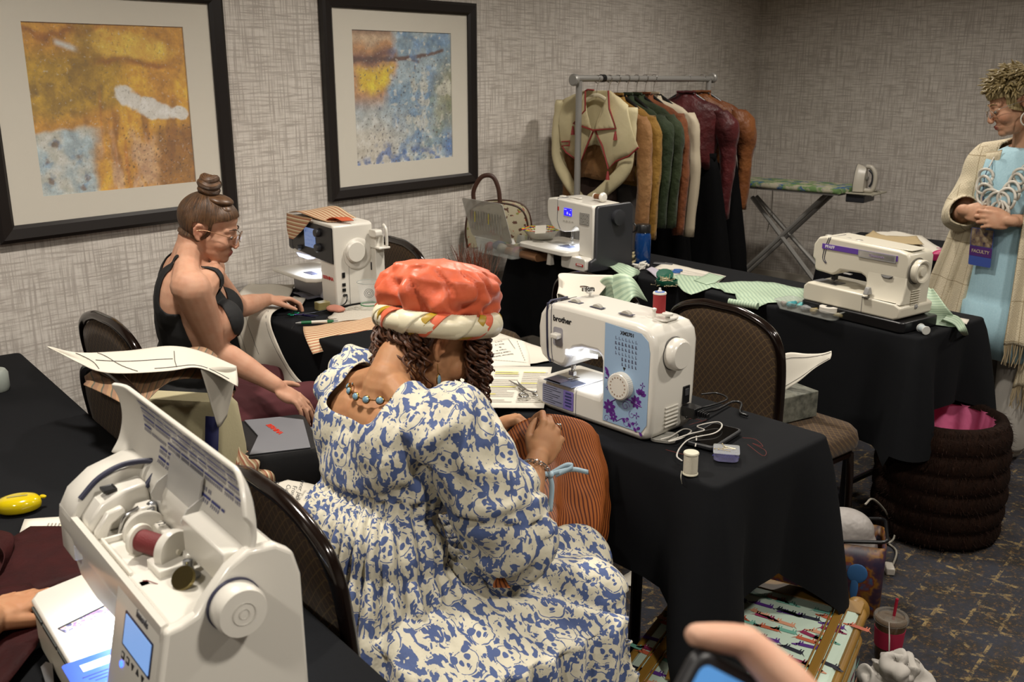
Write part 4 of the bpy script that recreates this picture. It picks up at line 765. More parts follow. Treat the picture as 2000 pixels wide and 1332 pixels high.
def keep(me, name, cond, off=.0, smooth_b=10, wob=0., flip=False):
    """a copy of the faces of a skin mesh for which cond(centre) holds, pushed out by off"""
    b = bmesh.new(); b.from_mesh(me); b.normal_update()
    bmesh.ops.delete(b, geom=[f for f in b.faces if not cond(f.calc_center_median())], context='FACES')
    bv = [v for v in b.verts if v.is_boundary]
    for _ in range(smooth_b):
        new = {}
        for v in bv:
            nb = [e.other_vert(v).co for e in v.link_edges if e.is_boundary]
            if len(nb) == 2: new[v] = v.co * .4 + (nb[0] + nb[1]) * .3
        for v, c in new.items(): v.co = c
    if off or wob:
        mv = [(v, v.co + v.normal * (off + wob * nz(*v.co, s=14))) for v in b.verts]
        for v, c in mv: v.co = c
    r = bpy.data.meshes.new(name); b.to_mesh(r); b.free(); return r
def box_uv(me, s=1.):
    l = me.uv_layers.new(name='UV'); out = [0.] * (2 * len(me.loops))
    for p in me.polygons:
        n = p.normal; ax = max(range(3), key=lambda a: abs(n[a]) * (1.15 if a != 2 else 1.))
        for li in p.loop_indices:
            c = me.vertices[me.loops[li].vertex_index].co; u, v = ((c.y, c.z), (c.x, c.z), (c.x, c.y))[ax]; out[2 * li] = u * s; out[2 * li + 1] = v * s
    l.data.foreach_set('uv', out)
def eyes(t, M, s=1., iris='#4a5a4a', lidz=-.3):
    for y in (-1, 1):
        m = MB(); m.M = M @ Matrix.Scale(s, 4); m.ell((.0825, .031 * y, -.0055), (.0105, .0112, .0065), None, 14, 10); e = m.obj('eye', mat('eye_white', '#d8d2ca', .2), t, 180)
        m = MB(); m.M = M @ Matrix.Scale(s, 4); m.ell((.0905, .031 * y, -.0085), (.0035, .0052, .0046), None, 10, 8); m.obj('iris', mat('iris' + iris, iris, .15), e, 180)
        m = MB(); m.M = M @ Matrix.Scale(s, 4); m.tube(spline([(.088, .018 * y, -.0045), (.0935, .03 * y, -.003), (.086, .045 * y, -.0065)]), .0013, 5); m.obj('lash', mat('lash', '#1d130f', .6), t, 60)
def brows(t, M, c, s=1.):
    for y in (-1, 1): m = MB(); m.M = M @ Matrix.Scale(s, 4); m.tube(spline([(.098, .013 * y, .021), (.0945, .03 * y, .027), (.08, .05 * y, .022)]), [.0018] * 4 + [.0026] * 8 + [.0014] * 5, 6); m.obj('eyebrow', mat('brow' + c, c, .7), t, 60)
def glasses(t, M, m_frame, m_lens, s=1., r=.0225, rz_=.0195):
    m = MB(); m.M = M @ Matrix.Scale(s, 4)
    for y in (-1, 1):
        m.tube([(.112 - .01 * (abs(math.cos(a)) if math.cos(a) > 0 else 0), .0325 * y + r * math.cos(a) * y, -.008 + rz_ * math.sin(a)) for a in [2 * PI * i / 28 for i in range(29)]], .0013, 6)
        m.tube(spline([(.1, .056 * y, -.002), (.075, .074 * y, .004), (.0, .08 * y, .006), (-.03, .086 * y, -.004)]), .0013, 6)
    m.tube(spline([(.112, .011 * y_, -.003) for y_ in (-1, 0, 1)]), .0012, 6); g = m.obj('glasses', m_frame, t, 60)
    for y in (-1, 1): m = MB(); m.M = M @ Matrix.Scale(s, 4); m.prism([(r * .94 * math.cos(a), rz_ * .94 * math.sin(a)) for a in [2 * PI * i / 24 for i in range(24)]], .0006, Matrix.Translation((.1105, .0325 * y, -.008)) @ RT(0, 0, 0)); m.obj('lens', m_lens, g, 0)
LENS = mat('lens_glass', '#e6e0ea', .05, alpha=.22)
def Rm(yaw, pitch=0., roll=0.): return Matrix.Rotation(R(yaw), 4, 'Z') @ Matrix.Rotation(R(pitch), 4, 'Y') @ Matrix.Rotation(R(roll), 4, 'X')

# ---------------------------------------------------------------- woman in coral hat and panda-print dress
def panda_cloth():
    k = NT('blue_panda_print'); uv = k.co('UV'); wob = k.n('TexNoise', {'Vector': uv, 'Scale': 30, 'Detail': 2}).outputs[1]
    p = k.n('VectorMath', {0: uv, 1: k.n('VectorMath', {0: wob, 1: (.022, .022, 0)}, operation='MULTIPLY').outputs[0]}, operation='ADD').outputs[0]
    sc_ = 12.5; vo = k.n('TexVoronoi', {'Vector': p, 'Scale': sc_, 'Randomness': .6}, voronoi_dimensions='2D', feature='F1')
    loc = k.n('VectorMath', {0: k.n('VectorMath', {0: p, 1: (sc_, sc_, 0)}, operation='MULTIPLY').outputs[0], 1: k.n('VectorMath', {0: vo.outputs['Position'], 1: (sc_, sc_, 0)}, operation='MULTIPLY').outputs[0]}, operation='SUBTRACT').outputs[0]
    loc = k.n('VectorMath', {0: loc, 1: (1, 1, 0)}, operation='MULTIPLY').outputs[0]
    def disc(x, y, r, ax=1., ay=1.):
        d = k.n('VectorMath', {0: k.n('VectorMath', {0: loc, 1: (x, y, 0)}, operation='SUBTRACT').outputs[0], 1: (ax, ay, 1)}, operation='MULTIPLY').outputs[0]
        return k.ma('LESS_THAN', k.n('VectorMath', {0: d}, operation='LENGTH').outputs[1], r)
    rnd = k.n('SeparateColor', {0: vo.outputs['Color']}).outputs[0]; show = k.ma('GREATER_THAN', rnd, .22)
    blot = k.noise(k.n('Mapping', {'Vector': p, 'Scale': (1.4, .75, 1)}).outputs[0], 54, 2.2, .5); fine = k.noise(p, 120, 2)
    ink = k.ma('MAXIMUM', k.ma('GREATER_THAN', blot, .535), k.ma('MULTIPLY', k.ma('GREATER_THAN', fine, .66), .9))
    body = k.ma('MULTIPLY', disc(.02, -.46, .24, 1.0, .8), show); ink = k.ma('MAXIMUM', ink, k.ma('MULTIPLY', body, k.ma('GREATER_THAN', blot, .44)))
    head = k.ma('MULTIPLY', disc(0, 0, .235, .95, 1.08), show); ink = k.ma('MULTIPLY', ink, k.ma('SUBTRACT', 1., k.ma('MULTIPLY', disc(0, .02, .32), show)))
    face = k.ma('MAXIMUM', k.ma('MAXIMUM', disc(-.1, .04, .062, 1, .8), disc(.1, .04, .062, 1, .8)), k.ma('MAXIMUM', disc(0, -.085, .042, .8, 1.2), disc(0, -.145, .028, .5, 1.6)))
    ears = k.ma('MAXIMUM', disc(-.2, .215, .1), disc(.2, .215, .1)); ln = k.ma('SUBTRACT', disc(0, 0, .3, .95, 1.08), disc(0, 0, .275, .95, 1.08)); ln = k.ma('MULTIPLY', ln, k.ma('GREATER_THAN', fine, .4))
    ink = k.ma('MAXIMUM', ink, k.ma('MULTIPLY', show, k.ma('MAXIMUM', k.ma('MAXIMUM', face, ears), ln)))
    k.P(Base_Color=k.mix(ink, '#c9c3ae', k.mix(k.noise(uv, 9, 2), '#3c4c78', '#4d5f8c')), Roughness=.75, Sheen_Weight=.05)
    k.bump(k.ma('ADD', k.noise(k.co(), 26, 3), k.ma('MULTIPLY', k.noise(k.co(), 8, 2), 1.6)), .35, .012); return k.m
def hat_woman():
    t = thing('person', 'woman in coral hat and blue and cream printed dress, sewing orange striped cloth', 'person', (1.2, 1.40, 0)); o = V((1.2, 1.40, 0)); L = lambda x, y, z: V((x, y, z)) - o
    SK = skin_mat('tan_skin', '#a97c58'); TM = Matrix.Translation(L(1.205, 1.405, .535)) @ Rm(-8, 9); HM = Matrix.Translation(L(1.40, 1.405, 1.065)) @ Rm(-18, 30, -4)
    shR, shL = L(1.275, 1.235, .968), L(1.325, 1.56, .975); elR, wrR = L(1.345, 1.125, .715), L(1.515, 1.205, .808); elL, wrL = L(1.48, 1.63, .73), L(1.625, 1.455, .79)
    m = MB(); torso_vol(m, TM, .96); head_vol(m, HM, .98); m.chain([TM @ V((-.012, 0, .46)), (TM @ V((-.01, 0, .5))).lerp(HM @ V((-.045, 0, -.04)), .5), HM @ V((-.042, 0, -.03))], [.052, .047, .05], 16)
    arm_vol(m, shR, elR, wrR, 1.0); arm_vol(m, shL, elL, wrL, 1.0)
    dR = V((.72, .1, .5)); zR = V((-.35, -.8, .45))
    tR = hand_vol(m, hm(wrR, dR, zR), 1, ((38, 55, 25), (48, 50, 30), (55, 55, 35), (58, 55, 35)), thumb=((.75, .35, -.45), (.95, .1, -.3), (1, -.05, -.15)))
    tL = hand_vol(m, hm(wrL, (.55, -.75, .28), (-.1, .25, .95)), -1, ((45, 60, 30), (52, 60, 30), (55, 60, 30), (55, 60, 30)), thumb=((.7, .6, -.35), (.95, .25, -.2), (1, .1, -.1)))
    me = remesh(m, .0032, 3, .5); me.name = 'body'; paint_tint(me, HM.inverted(), .98); mk('body', me, SK, t, 180)
    nails(t, [tL[-1]], (-.1, .3, 1)).obj('nail', mat('nail_pink', '#c39a86', .3), t, 180)
    # dress: one continuous cloth over bodice, sleeves, lap and skirt
    m = MB(); sv = TM @ Matrix.Scale(.96, 4); m.M = sv
    m.ell((0, 0, .17), (.108, .15, .15), None, 24, 14); m.ell((0, 0, .31), (.122, .162, .16), None, 24, 14); m.ell((-.01, 0, .41), (.09, .158, .08), None, 24, 14)
    for y in (-1, 1):
        m.ell((.085, .068 * y, .31), (.072, .075, .075), None, 16, 12); m.ell((-.055, .075 * y, .37), (.058, .085, .11), None, 14, 10); m.chain([(-.012, .165 * y, .432), (-.02, .1 * y, .468), (-.018, .05 * y, .495)], [.06, .044, .040], 12)
    m.M = Matrix()
    for sh, el, wr, e_ in ((shR, elR, wrR, .0), (shL, elL, wrL, -.008)):     # puffed elbow sleeves
        d = (el - sh).normalized(); m.chain([sh + d * .01, sh.lerp(el, .3), sh.lerp(el, .62), el - d * .005, el.lerp(wr, .2), el.lerp(wr, .3)], [.074 + e_, .08 + e_, .089 + e_, .085, .066, .054], 20)
    hipz = .53; hR, hL = L(1.22, 1.30, hipz), L(1.24, 1.50, hipz); kR, kL = L(1.535, 1.095, .52), L(1.63, 1.27, .53)
    m.ell(L(1.17, 1.40, .57), (.185, .225, .15), None, 24, 14); m.ell(L(1.19, 1.4, .68), (.14, .18, .13), None, 20, 12)
    m.chain([hR, hR.lerp(kR, .5), kR], [.125, .108, .092], 20); m.chain([hL, hL.lerp(kL, .5), kL], [.125, .108, .092], 20); m.chain([hR.lerp(hL, .5), kR.lerp(kL, .5)], [.13, .095], 20)
    m.chain([kR + V((-.02, 0, -.01)), kR + V((-.03, -.02, -.26)), kR + V((-.05, -.03, -.46))], [.095, .115, .12], 20); m.chain([kL, kL + V((-.05, 0, -.3)), kL + V((-.06, -.02, -.46))], [.09, .1, .11], 20); m.chain([kR.lerp(kL, .5), kR.lerp(kL, .5) + V((-.05, 0, -.46))], [.1, .13], 20)
    # skirt falling over the side of the seat, nearest the camera
    m.loft([[a, b_, c, d] for a, b_, c, d in ((L(1.03, 1.36, .62), L(1.10, 1.24, .63), L(1.36, 1.12, .60), L(1.3, 1.3, .66)), (L(.99, 1.30, .50), L(1.05, 1.03, .53), L(1.50, .945, .53), L(1.4, 1.3, .54)), (L(1.02, 1.26, .07), L(1.07, .96, .07), L(1.54, .90, .07), L(1.4, 1.2, .07)))])
    m.loft([[L(1.02, 1.56, .62), L(.99, 1.40, .64), L(1.06, 1.26, .62), L(1.2, 1.4, .7)], [L(.99, 1.62, .50), L(.945, 1.42, .50), L(1.02, 1.2, .5), L(1.2, 1.4, .5)]])
    me = remesh(m, .0062, 7, .5)
    Ti = TM.inverted(); ax = V((0, 0, 1)); c0 = L(1.2, 1.40, 0)
    def cond(p):
        q = (Ti @ p) / .96
        if q.z > .37 and abs(q.y) < .09:                     # square neckline, rounded at the corners
            if q.z > .43 + .25 * max(0, abs(q.y) - .06) - (0 if q.x < 0 else .05): return False
            if q.x < .0 and q.z > .425 + .35 * max(0, abs(q.y) - .06): return False
        for el, wr in ((elR, wrR), (elL, wrL)):
            d = (wr - el); f = (p - el).dot(d) / d.dot(d)
            if f > .30 and (p - el.lerp(wr, min(f, 1))).length < .12 and q.z < .3: return False
        return p.z > .06
    b = bmesh.new(); b.from_mesh(me); b.normal_update(); mv = []
    for v in b.verts:                                         # gathers below the raised waist, soft folds elsewhere
        p = v.co; q = Ti @ p; a = math.atan2(q.y, q.x); d = .006 * nz(*p, s=9) + .0025 * nz(*p, s=26)
        if q.z < .27:
            w = min(1, max(0, (.27 - q.z) / .2)); amp = .0045 + .0095 * w
            rr = math.hypot(p.x - c0.x, p.y - c0.y)
            d += amp * math.sin(a * 34 + 5 * nz(p.x * 4, p.y * 4, p.z * 2) + 1.5 * math.sin(a * 5)) * (1 if p.z < hipz + .2 and v.normal.z < .75 or q.z > .1 else .25) + .012 * nz(p.x * 5, p.y * 5, p.z * 2.2) * w
            if p.x > L(1.3, 0, 0).x and v.normal.z > .3: d += .011 * math.sin((p.x * .6 + p.y * .8) * 60 + 4 * nz(*p, s=7)) * .8
            if abs(q.z - .262) < .02: d -= .005 * (1 - abs(q.z - .262) / .02)
        else:
            d += .004
            for sh, el in ((shR, elR), (shL, elL)):
                if (p - sh.lerp(el, .5)).length < .2: d += .005 * math.sin(nz(*p, s=12) * 8)
        mv.append((v, p + v.normal * d))
    for v, c in mv: v.co = c
    b.to_mesh(me); b.free(); dm = keep(me, 'dress', cond, 0, 14); box_uv(dm); PC = panda_cloth(); mk('dress', dm, PC, t, 180, solid=.0018, offs=1)
    # coral hat: gathered crown over a twisted band
    hb = HM @ V((-.005, 0, .05)); HT = Matrix.Translation(hb) @ Rm(-18, 9, -3); CORAL = NT('coral_taffeta'); k = CORAL
    k.P(Base_Color=k.mix(k.noise(k.co(), 40, 3), '#c8512f', '#da6b45'), Roughness=.45, Sheen_Weight=.15); k.bump(k.noise(k.co(), 24, 4), .4, .008); CORAL = k.m
    def crown(u, v):
        a = 2 * PI * u; prof = [(.092, .0), (.113, .02), (.124, .05), (.120, .084), (.100, .108), (.06, .120), (.0, .122)]; q = v * 6; i = min(int(q), 5); f = q - i
        r = prof[i][0] * (1 - f) + prof[i + 1][0] * f; z = prof[i][1] * (1 - f) + prof[i + 1][1] * f
        fo = .012 * math.sin(a * 9 + 2.2 * nz(math.cos(a), math.sin(a), v * 1.5, 2)) * math.exp(-((v - .12) / .3) ** 2) + .016 * nz(math.cos(a) * 1.6, math.sin(a) * 1.6, v * 2.2, 1.6) * math.sin(PI * min(1, v * 1.1))
        cr = .022 * (1 - min(1, abs(nz(math.cos(a) * 1.7 + 4 + v, math.sin(a) * 1.7, v * 2.4 + a * .25, 1.3)) * 5)) * min(1, v * 4) * (1 - v * .6); r2 = r + (fo - cr) * (1 - v * .5)
        return HT @ V((r2 * 1.06 * math.cos(a), r2 * .96 * math.sin(a), z + .8 * fo * v + .006 * math.cos(a + 2)))
    hat = MB().grid(crown, 130, 46, cu=True).obj('hat', CORAL, t, 180, fix=True)
    CREAM, GOLD = mat('cream_silk', '#d8cfb2', .38, bump=(160, .1), sheen=.1), mat('gold_silk', '#a3841c', .4, bump=(60, .1))
    for ph, wd, m_, nm, rr in ((0., 1.9, CREAM, 'band_strip', .0272), (2.6, .8, CORAL, 'band_strip', .0282), (3.55, .5, GOLD, 'band_strip', .0277)):
        def strip(u, v, ph=ph, wd=wd, rr=rr):
            a = 2 * PI * u; tw = a * 7 + ph + (v - .5) * 2 * wd; r0 = .112 + .004 * math.sin(a * 7 + ph)
            rc = r0 + rr * math.cos(tw) * .72; return HT @ V((rc * 1.06 * math.cos(a), rc * .97 * math.sin(a), -.002 + rr * math.sin(tw) * .95))
        MB().grid(strip, 220, 10).obj(nm, m_, hat, 180, solid=.003, offs=-1)
    m = MB(); m.tube([HT @ V((.113 * 1.06 * math.cos(a), .113 * .97 * math.sin(a), -.002)) for a in [2 * PI * i / 60 for i in range(61)]], .0215, 12); m.obj('band_core', CREAM, hat, 180)
    # feathers behind the crown
    m = MB(); random.seed(3)
    for i in range(150):
        a = R(random.uniform(2, 40)); b0 = HT @ V((.125 * math.cos(a), .125 * math.sin(a), .04)); d = V((random.uniform(-.2, .45), random.uniform(-.1, .5), random.uniform(.75, 1.2))).normalized(); l = random.uniform(.07, .125); w = V((random.uniform(-1, 1), random.uniform(-1, 1), 0)) * .022
        m.tube([b0, b0 + d * l * .5 + w * .2, b0 + d * l + w], [.0012, .0011, .0004], 4)
    m.obj('feather_plume', mat('russet_feather', '#4c2a14', .6), hat, 60)['kind'] = 'stuff'
    # curls
    HR = hair_mat('dark_curls', '#1f120b', '#65391c'); m = MB(); random.seed(11)
    def curl(p, ln_, r, turns, drift, w=.0042, n=46):
        pts = []; rs = []; ph = random.uniform(0, 6)
        for i in range(n): f = i / (n - 1); q = r * (.55 + .45 * math.sin(PI * min(1, f * 1.15))); a = ph + turns * 2 * PI * f; pts.append(V(p) + V(drift) * f + V((q * math.cos(a), q * math.sin(a), -ln_ * f))); rs.append(w * (1 - .55 * f))
        m.tube(pts, rs, 5)
    def under(a, r=.098): return HT @ V((r * 1.04 * math.cos(a), r * .95 * math.sin(a), -.018))
    for i in range(120):                                      # front and right temple ringlets
        a = R(random.uniform(-70, 35)); p = under(a, random.uniform(.075, .106)); curl(p, random.uniform(.08, .19), random.uniform(.006, .014), random.uniform(2.5, 5), (random.uniform(-.01, .025), random.uniform(-.02, .015), 0))
    for i in range(190):                                      # nape
        a = R(random.uniform(112, 228)); p = under(a, random.uniform(.092, .122)); curl(p, random.uniform(.06, .15), random.uniform(.006, .013), random.uniform(1.5, 3.5), (random.uniform(-.035, .005), random.uniform(-.02, .03), 0))
    for i in range(50): a = R(random.uniform(190, 234)); p = under(a, random.uniform(.075, .1)); curl(p, random.uniform(.03, .08), random.uniform(.005, .01), 2, (-.01, .004, 0))
    m.obj('curly_hair', HR, t, 180)['kind'] = 'stuff'
    hi = HM.inverted()
    def hc(p):
        q = (hi @ p) / .98
        return ((q.x + .018) / .105) ** 2 + (q.y / .085) ** 2 + ((q.z - .035) / .094) ** 2 < 1.3 and q.z > -.07 and (q.x < -.035 or q.z > .028 + .5 * max(0, q.x - .03)) and not (abs(q.y) > .069 and -.045 < q.z < .03 and -.045 < q.x < .01)
    bm_ = [o_ for o_ in t.children if o_.name.startswith('body')][0].data
    cap = keep(bm_, 'hair', hc, .007, 8, .01); box_uv(cap); mk('hair', cap, HR, t, 180)
    # jewellery
    GOLDM = mat('aged_gold', '#8a6a32', .3, 1.); BLUEG = mat('blue_stone', '#6f93a6', .08, coat=1., spec=.8)
    m = MB(); e0 = HM @ V((-.012, -.082, -.042)); m.tube([e0, e0 + V((0, -.001, -.02))], .0008, 5); er = m.obj('earring', GOLDM, t, 60); q = Matrix.Rotation(R(20), 3, 'Z')
    m = MB(); m.ell(e0 + V((0, -.002, -.034)), (.0095, .0035, .014), q, 16, 10); m.obj('earring_rim', GOLDM, er, 180); m = MB(); m.ell(e0 + V((-.001, -.0045, -.034)), (.0072, .0035, .0112), q, 16, 10); m.obj('earring_stone', BLUEG, er, 180)
    pts = spline([TM @ (V(p) * .96) for p in ((-.03, .08, .475), (-.078, .045, .475), (-.085, -.01, .468), (-.06, -.065, .475), (-.01, -.085, .478), (.04, -.078, .455))], 14)
    cen = TM @ V((-.0, 0, .49)); nk = MB(); nk.tube(pts, .0011, 5); no = nk.obj('necklace', GOLDM, t, 60)
    for i in range(4, len(pts), 7):
        p = pts[i]; n = (p - cen); n.z = .35 * n.length; n.normalize(); tt = (pts[min(i + 1, len(pts) - 1)] - pts[i - 1]).normalized(); n = (n - tt * n.dot(tt)).normalized(); q = Matrix((tt, n.cross(tt), n)).transposed()
        m = MB(); m.ell(p + n * .003, (.0098, .0088, .0035), q, 18, 8); m.obj('stone_setting', GOLDM, no, 180); m = MB(); m.ell(p + n * .005, (.0078, .007, .0038), q, 18, 8); m.obj('blue_stone', BLUEG, no, 180)
    d = (wrR - elR).normalized(); bc = elR.lerp(wrR, .86); u = d.cross(V((0, 0, 1))).normalized(); w = u.cross(d); m = MB()
    for i in range(20):
        a = 2 * PI * i / 20; p = bc + (u * math.cos(a) + w * math.sin(a)) * .0315; tg = (-u * math.sin(a) + w * math.cos(a)); nn = (tg.cross(d) if i % 2 else d)
        m.tube([p + tg * .0068 * math.cos(b_) + nn * .0046 * math.sin(b_) for b_ in [2 * PI * j / 12 for j in range(13)]], .0013, 5)
    br = m.obj('bracelet', CHROME, t, 60); br['kind'] = 'stuff'
    RB = mat('pale_blue_ribbon', '#a4bcc9', .4, sheen=.1); kn = bc - w * .018 - u * -.03 + u * .0
    kn = bc + (V((.35, -.9, -.1))).normalized() * .034
    def ribbon(pts_, wd=.0055, side=None):
        pts_ = spline(pts_, 6); m = MB(); side = V(side); m.loft([[p - side * wd, p + side * wd] for p in pts_], False, False); return m.obj('ribbon', RB, br, 60, solid=.0006)
    ribbon([kn, kn + V((.004, -.004, -.03)), kn + V((-.002, -.004, -.085))], side=V((.64, -.76, 0))); ribbon([kn, kn + V((.04, -.03, .006)), kn + V((.065, -.055, -.002))], side=(0, 0, 1)); ribbon([kn, kn + V((.03, -.02, .016)), kn + V((.04, -.032, .012)), kn + V((.012, -.008, -.004))], side=(0, 0, 1)); ribbon([kn, kn + V((-.02, .008, .006)), kn + V((-.03, .016, .012))], side=(0, .3, 1)); ribbon([kn + V((-.03, .02, .014)), kn + V((-.045, .045, .022)), kn + V((-.04, .06, .01))], side=(0, .3, 1))
    m = MB(); m.ell(kn + V((.002, -.004, 0)), (.006, .006, .007)); m.obj('ribbon_knot', RB, br, 180)
    Mh = hm(wrR, dR, zR); m = MB(); p3 = Mh @ V((.1, -.0098 * .95, -.012)); xx = Mh.to_3x3() @ V((.75, 0, -.65)); yy_ = Mh.to_3x3() @ V((0, 1, 0)); n2 = xx.cross(yy_)
    m.tube([p3 + (yy_ * math.cos(a) + n2 * math.sin(a)) * .0098 for a in [2 * PI * j / 20 for j in range(21)]], .0014, 6); m.ell(p3 - n2 * .0 + (Mh.to_3x3() @ V((.6, 0, .7))) * .011, (.0035, .0035, .003)); m.obj('ring', CHROME, t, 60)
    return t, dict(fR=tR, fL=tL)
HW, HWI = hat_woman()

# ---------------------------------------------------------------- woman in black tank top
def tank_woman():
    o = V((1.43, 2.56, 0)); t = thing('person', 'seated woman with a hair bun, glasses and black tank top reaching down', 'person', o); L = lambda x, y, z: V((x, y, z)) - o
    SK = skin_mat('fair_skin', '#bb9077', '#9a5650'); TM = Matrix.Translation(L(1.485, 2.55, .61)) @ Rm(-34, 8, 2); HM = Matrix.Translation(L(1.562, 2.462, 1.178)) @ Rm(-46, 17, 2); S = 1.02; HS = .80
    shR = TM @ (V((.0, -.163, .425)) * S); shL = TM @ (V((.0, .163, .425)) * S)
    elR, wrR = L(1.515, 2.40, .83), atx(538, 752, 1.625) - o; elL, wrL = L(1.86, 2.80, .83), L(2.055, 2.905, .808)
    legs = [[L(1.42, 2.48, .58), L(1.62, 2.45, .585), L(1.84, 2.42, .575), L(1.86, 2.42, .3), L(1.87, 2.42, .08)], [L(1.46, 2.68, .58), L(1.66, 2.67, .585), L(1.88, 2.66, .575), L(1.9, 2.66, .3), L(1.91, 2.66, .08)]]
    m = MB(); torso_vol(m, TM, S, 1., 1.0); head_vol(m, HM, HS); m.chain([TM @ (V((-.012, 0, .46)) * S), HM @ V((-.036, 0, -.04))], [.049, .045], 16)
    arm_vol(m, shR, elR, wrR, .98); arm_vol(m, shL, elL, wrL, .98)
    tR = hand_vol(m, hm(wrR, atx(604, 796, 1.705) - o - wrR, (.25, -.45, .8)), 1, ((12, 14, 8), (16, 16, 10), (20, 18, 10), (22, 20, 10)), (.2, .05, -.06, -.2), thumb=((.5, .85, .05), (.75, .65, .1), (.9, .4, .1)))
    tL = hand_vol(m, hm(wrL, (.9, -.1, -.12), (.15, .1, .98)), -1, ((28, 38, 22), (32, 40, 22), (36, 40, 25), (40, 40, 25)), (.2, .06, -.06, -.2), thumb=((.6, .75, -.3), (.8, .5, -.35), (.9, .3, -.35)))
    for lg in legs: m.chain(lg + [lg[-1] + V((.09, -.03, -.04))], [.095, .085, .062, .052, .038, .034], 16)
    me = remesh(m, .0042, 3, .5); paint_tint(me, HM.inverted(), HS); body = mk('body', me, SK, t, 180)
    Ti = TM.inverted(); hi = HM.inverted(); arms = ((shR, elR, wrR), (shL, elL, wrL))
    def seg(p, a, b): d = b - a; f = max(0, min(1, (p - a).dot(d) / d.dot(d))); return (p - a - d * f).length, f
    def onleg(p): return min(seg(p, lg[i], lg[i + 1])[0] for lg in legs for i in range(4))
    def tank(p):
        q = (Ti @ p) / S
        if q.z < -.03 or q.z > .5 or (hi @ p).length < .13 or (q.z < .12 and q.x > .125): return False
        for sh, el, wr in arms:
            d, f = seg(p, sh, el)
            if f > .12 and d < .06: return False
            if seg(p, el, wr)[0] < .07 or (p - wr).length < .17: return False
        y = abs(q.y); z = q.z
        ya = .2 if z < .285 else (.2 - (z - .285) / .07 * .072 if z < .355 else .128 - (z - .355) / .12 * .028)
        if y > ya: return False
        z0 = .345 if q.x > 0 else .395
        return z < z0 or y > .078 * math.sqrt(min(1, (z - z0) / (.1 if q.x > 0 else .07)))
    TK = mat('black_jersey', '#0b0b0c', .8, bump=(40, .15)); tm = keep(me, 'tank_top', tank, .0035, 14); box_uv(tm); mk('tank_top', tm, TK, t, 180, solid=.002, offs=1)
    PT = mat('maroon_trousers', '#4c1a20', .85, bump=(60, .2)); pm = keep(me, 'trousers', lambda p: onleg(p) < .125 and p.z > .075 and (Ti @ p).z < .04 + max(0, (Ti @ p).x - .1) and min(seg(p, elR, wrR)[0], seg(p, elL, wrL)[0]) > .045, .012, 10, .012); mk('trousers', pm, PT, t, 180)
    m = MB()
    for lg in legs: m.ell(lg[-1] + V((.06, -.02, -.035)), (.12, .045, .042), Matrix.Rotation(R(-12), 3, 'Z'))
    m.obj('shoes', mat('black_shoes', '#0c0c0d', .6), t, 180)
    HR = hair_mat('brown_hair', '#1c1008', '#6a4a2e')
    def hc(p):
        q = (hi @ p) / HS
        if q.z < -.04 and q.x < -.03: return False
        if not (((q.x + .018) / .105) ** 2 + (q.y / .085) ** 2 + ((q.z - .035) / .094) ** 2 < 1.22): return False
        line = .062 + .25 * abs(q.y) if q.x > .055 else .0
        front = q.z > .066 + .0 * q.y + .35 * max(0, .09 - q.x) * -1.1 if q.x > .02 else q.z > -.05 + .9 * (q.x + .02) * (1 if q.x > -.03 else 0) - (.0 if q.x > -.05 else .028)
        return front and not (abs(q.y) > .066 and -.05 < q.z < .03 and -.045 < q.x < .012)
    cap = keep(me, 'hair', hc, .0055, 14, .003)
    l = cap.uv_layers.new(name='UV')                          # strands sweep up to the bun
    for li in cap.loops: q = hi @ cap.vertices[li.vertex_index].co; d = q - V((-.035, 0, .13)); l.data[li.index].uv = (math.atan2(d.y, d.x) / 6.28, d.length)
    mk('hair', cap, HR, t, 180)
    m = MB(); m.M = HM @ Matrix.Scale(HS, 4); m.ell((.05, -.0, .088), (.03, .05, .017), Matrix.Rotation(R(20), 3, 'Y'), 16, 10); m.ell((.015, 0, .11), (.05, .055, .018), None, 16, 10); m.obj('fringe_roll', HR, t, 180)
    bun = MB(); bun.M = HM @ Matrix.Scale(HS, 4) @ Matrix.Translation((-.03, 0, .142)) @ Rm(0, -8)
    for j, (z, r, w) in enumerate(((-.008, .025, .016), (.012, .027, .017), (.03, .02, .016))): bun.tube([(r * math.cos(a), r * 1.05 * math.sin(a), z + .004 * math.sin(a * 2 + j)) for a in [2 * PI * i / 24 for i in range(25)]], w, 10, caps=False)
    bun.ell((0, 0, .03), (.022, .022, .018)); bun.obj('hair_bun', HR, t, 180); eyes(t, HM, HS, '#3d3a34'); brows(t, HM, '#3a2616', HS)
    glasses(t, HM, mat('rose_gold_wire', '#a07a5c', .3, .7), LENS, HS)
    nails(t, tR[:4], (.25, -.35, .85)).obj('nail', mat('nail_pink', '#c39a86', .3), t, 180)
    return t
tank_woman()

# ---------------------------------------------------------------- standing woman with a shawl
def shawl_mat():
    k = NT('beige_knit'); u = k.n('SeparateXYZ', {0: k.co('UV')}); n = k.noise(k.co(), 190, 2); ch = k.n('TexChecker', {'Vector': k.co('UV'), 'Scale': 170.}).outputs[1]
    def band(x, f, w): return k.ma('LESS_THAN', k.ma('FRACT', k.ma('MULTIPLY', x, f)), w)
    ln = k.ma('MAXIMUM', band(u.outputs[0], 18, .05), band(u.outputs[1], 5.5, .02)); c = k.mix(k.ma('MULTIPLY', ch, .5), '#cfc3a6', '#b0a184')
    k.P(Base_Color=k.mix(k.ma('MULTIPLY', ln, .7), k.mix(k.ma('MULTIPLY', n, .4), c, '#ded3ba'), '#84714f'), Roughness=.9, Sheen_Weight=.1); k.bump(k.ma('ADD', n, k.ma('MULTIPLY', ch, .5)), .6, .004); return k.m
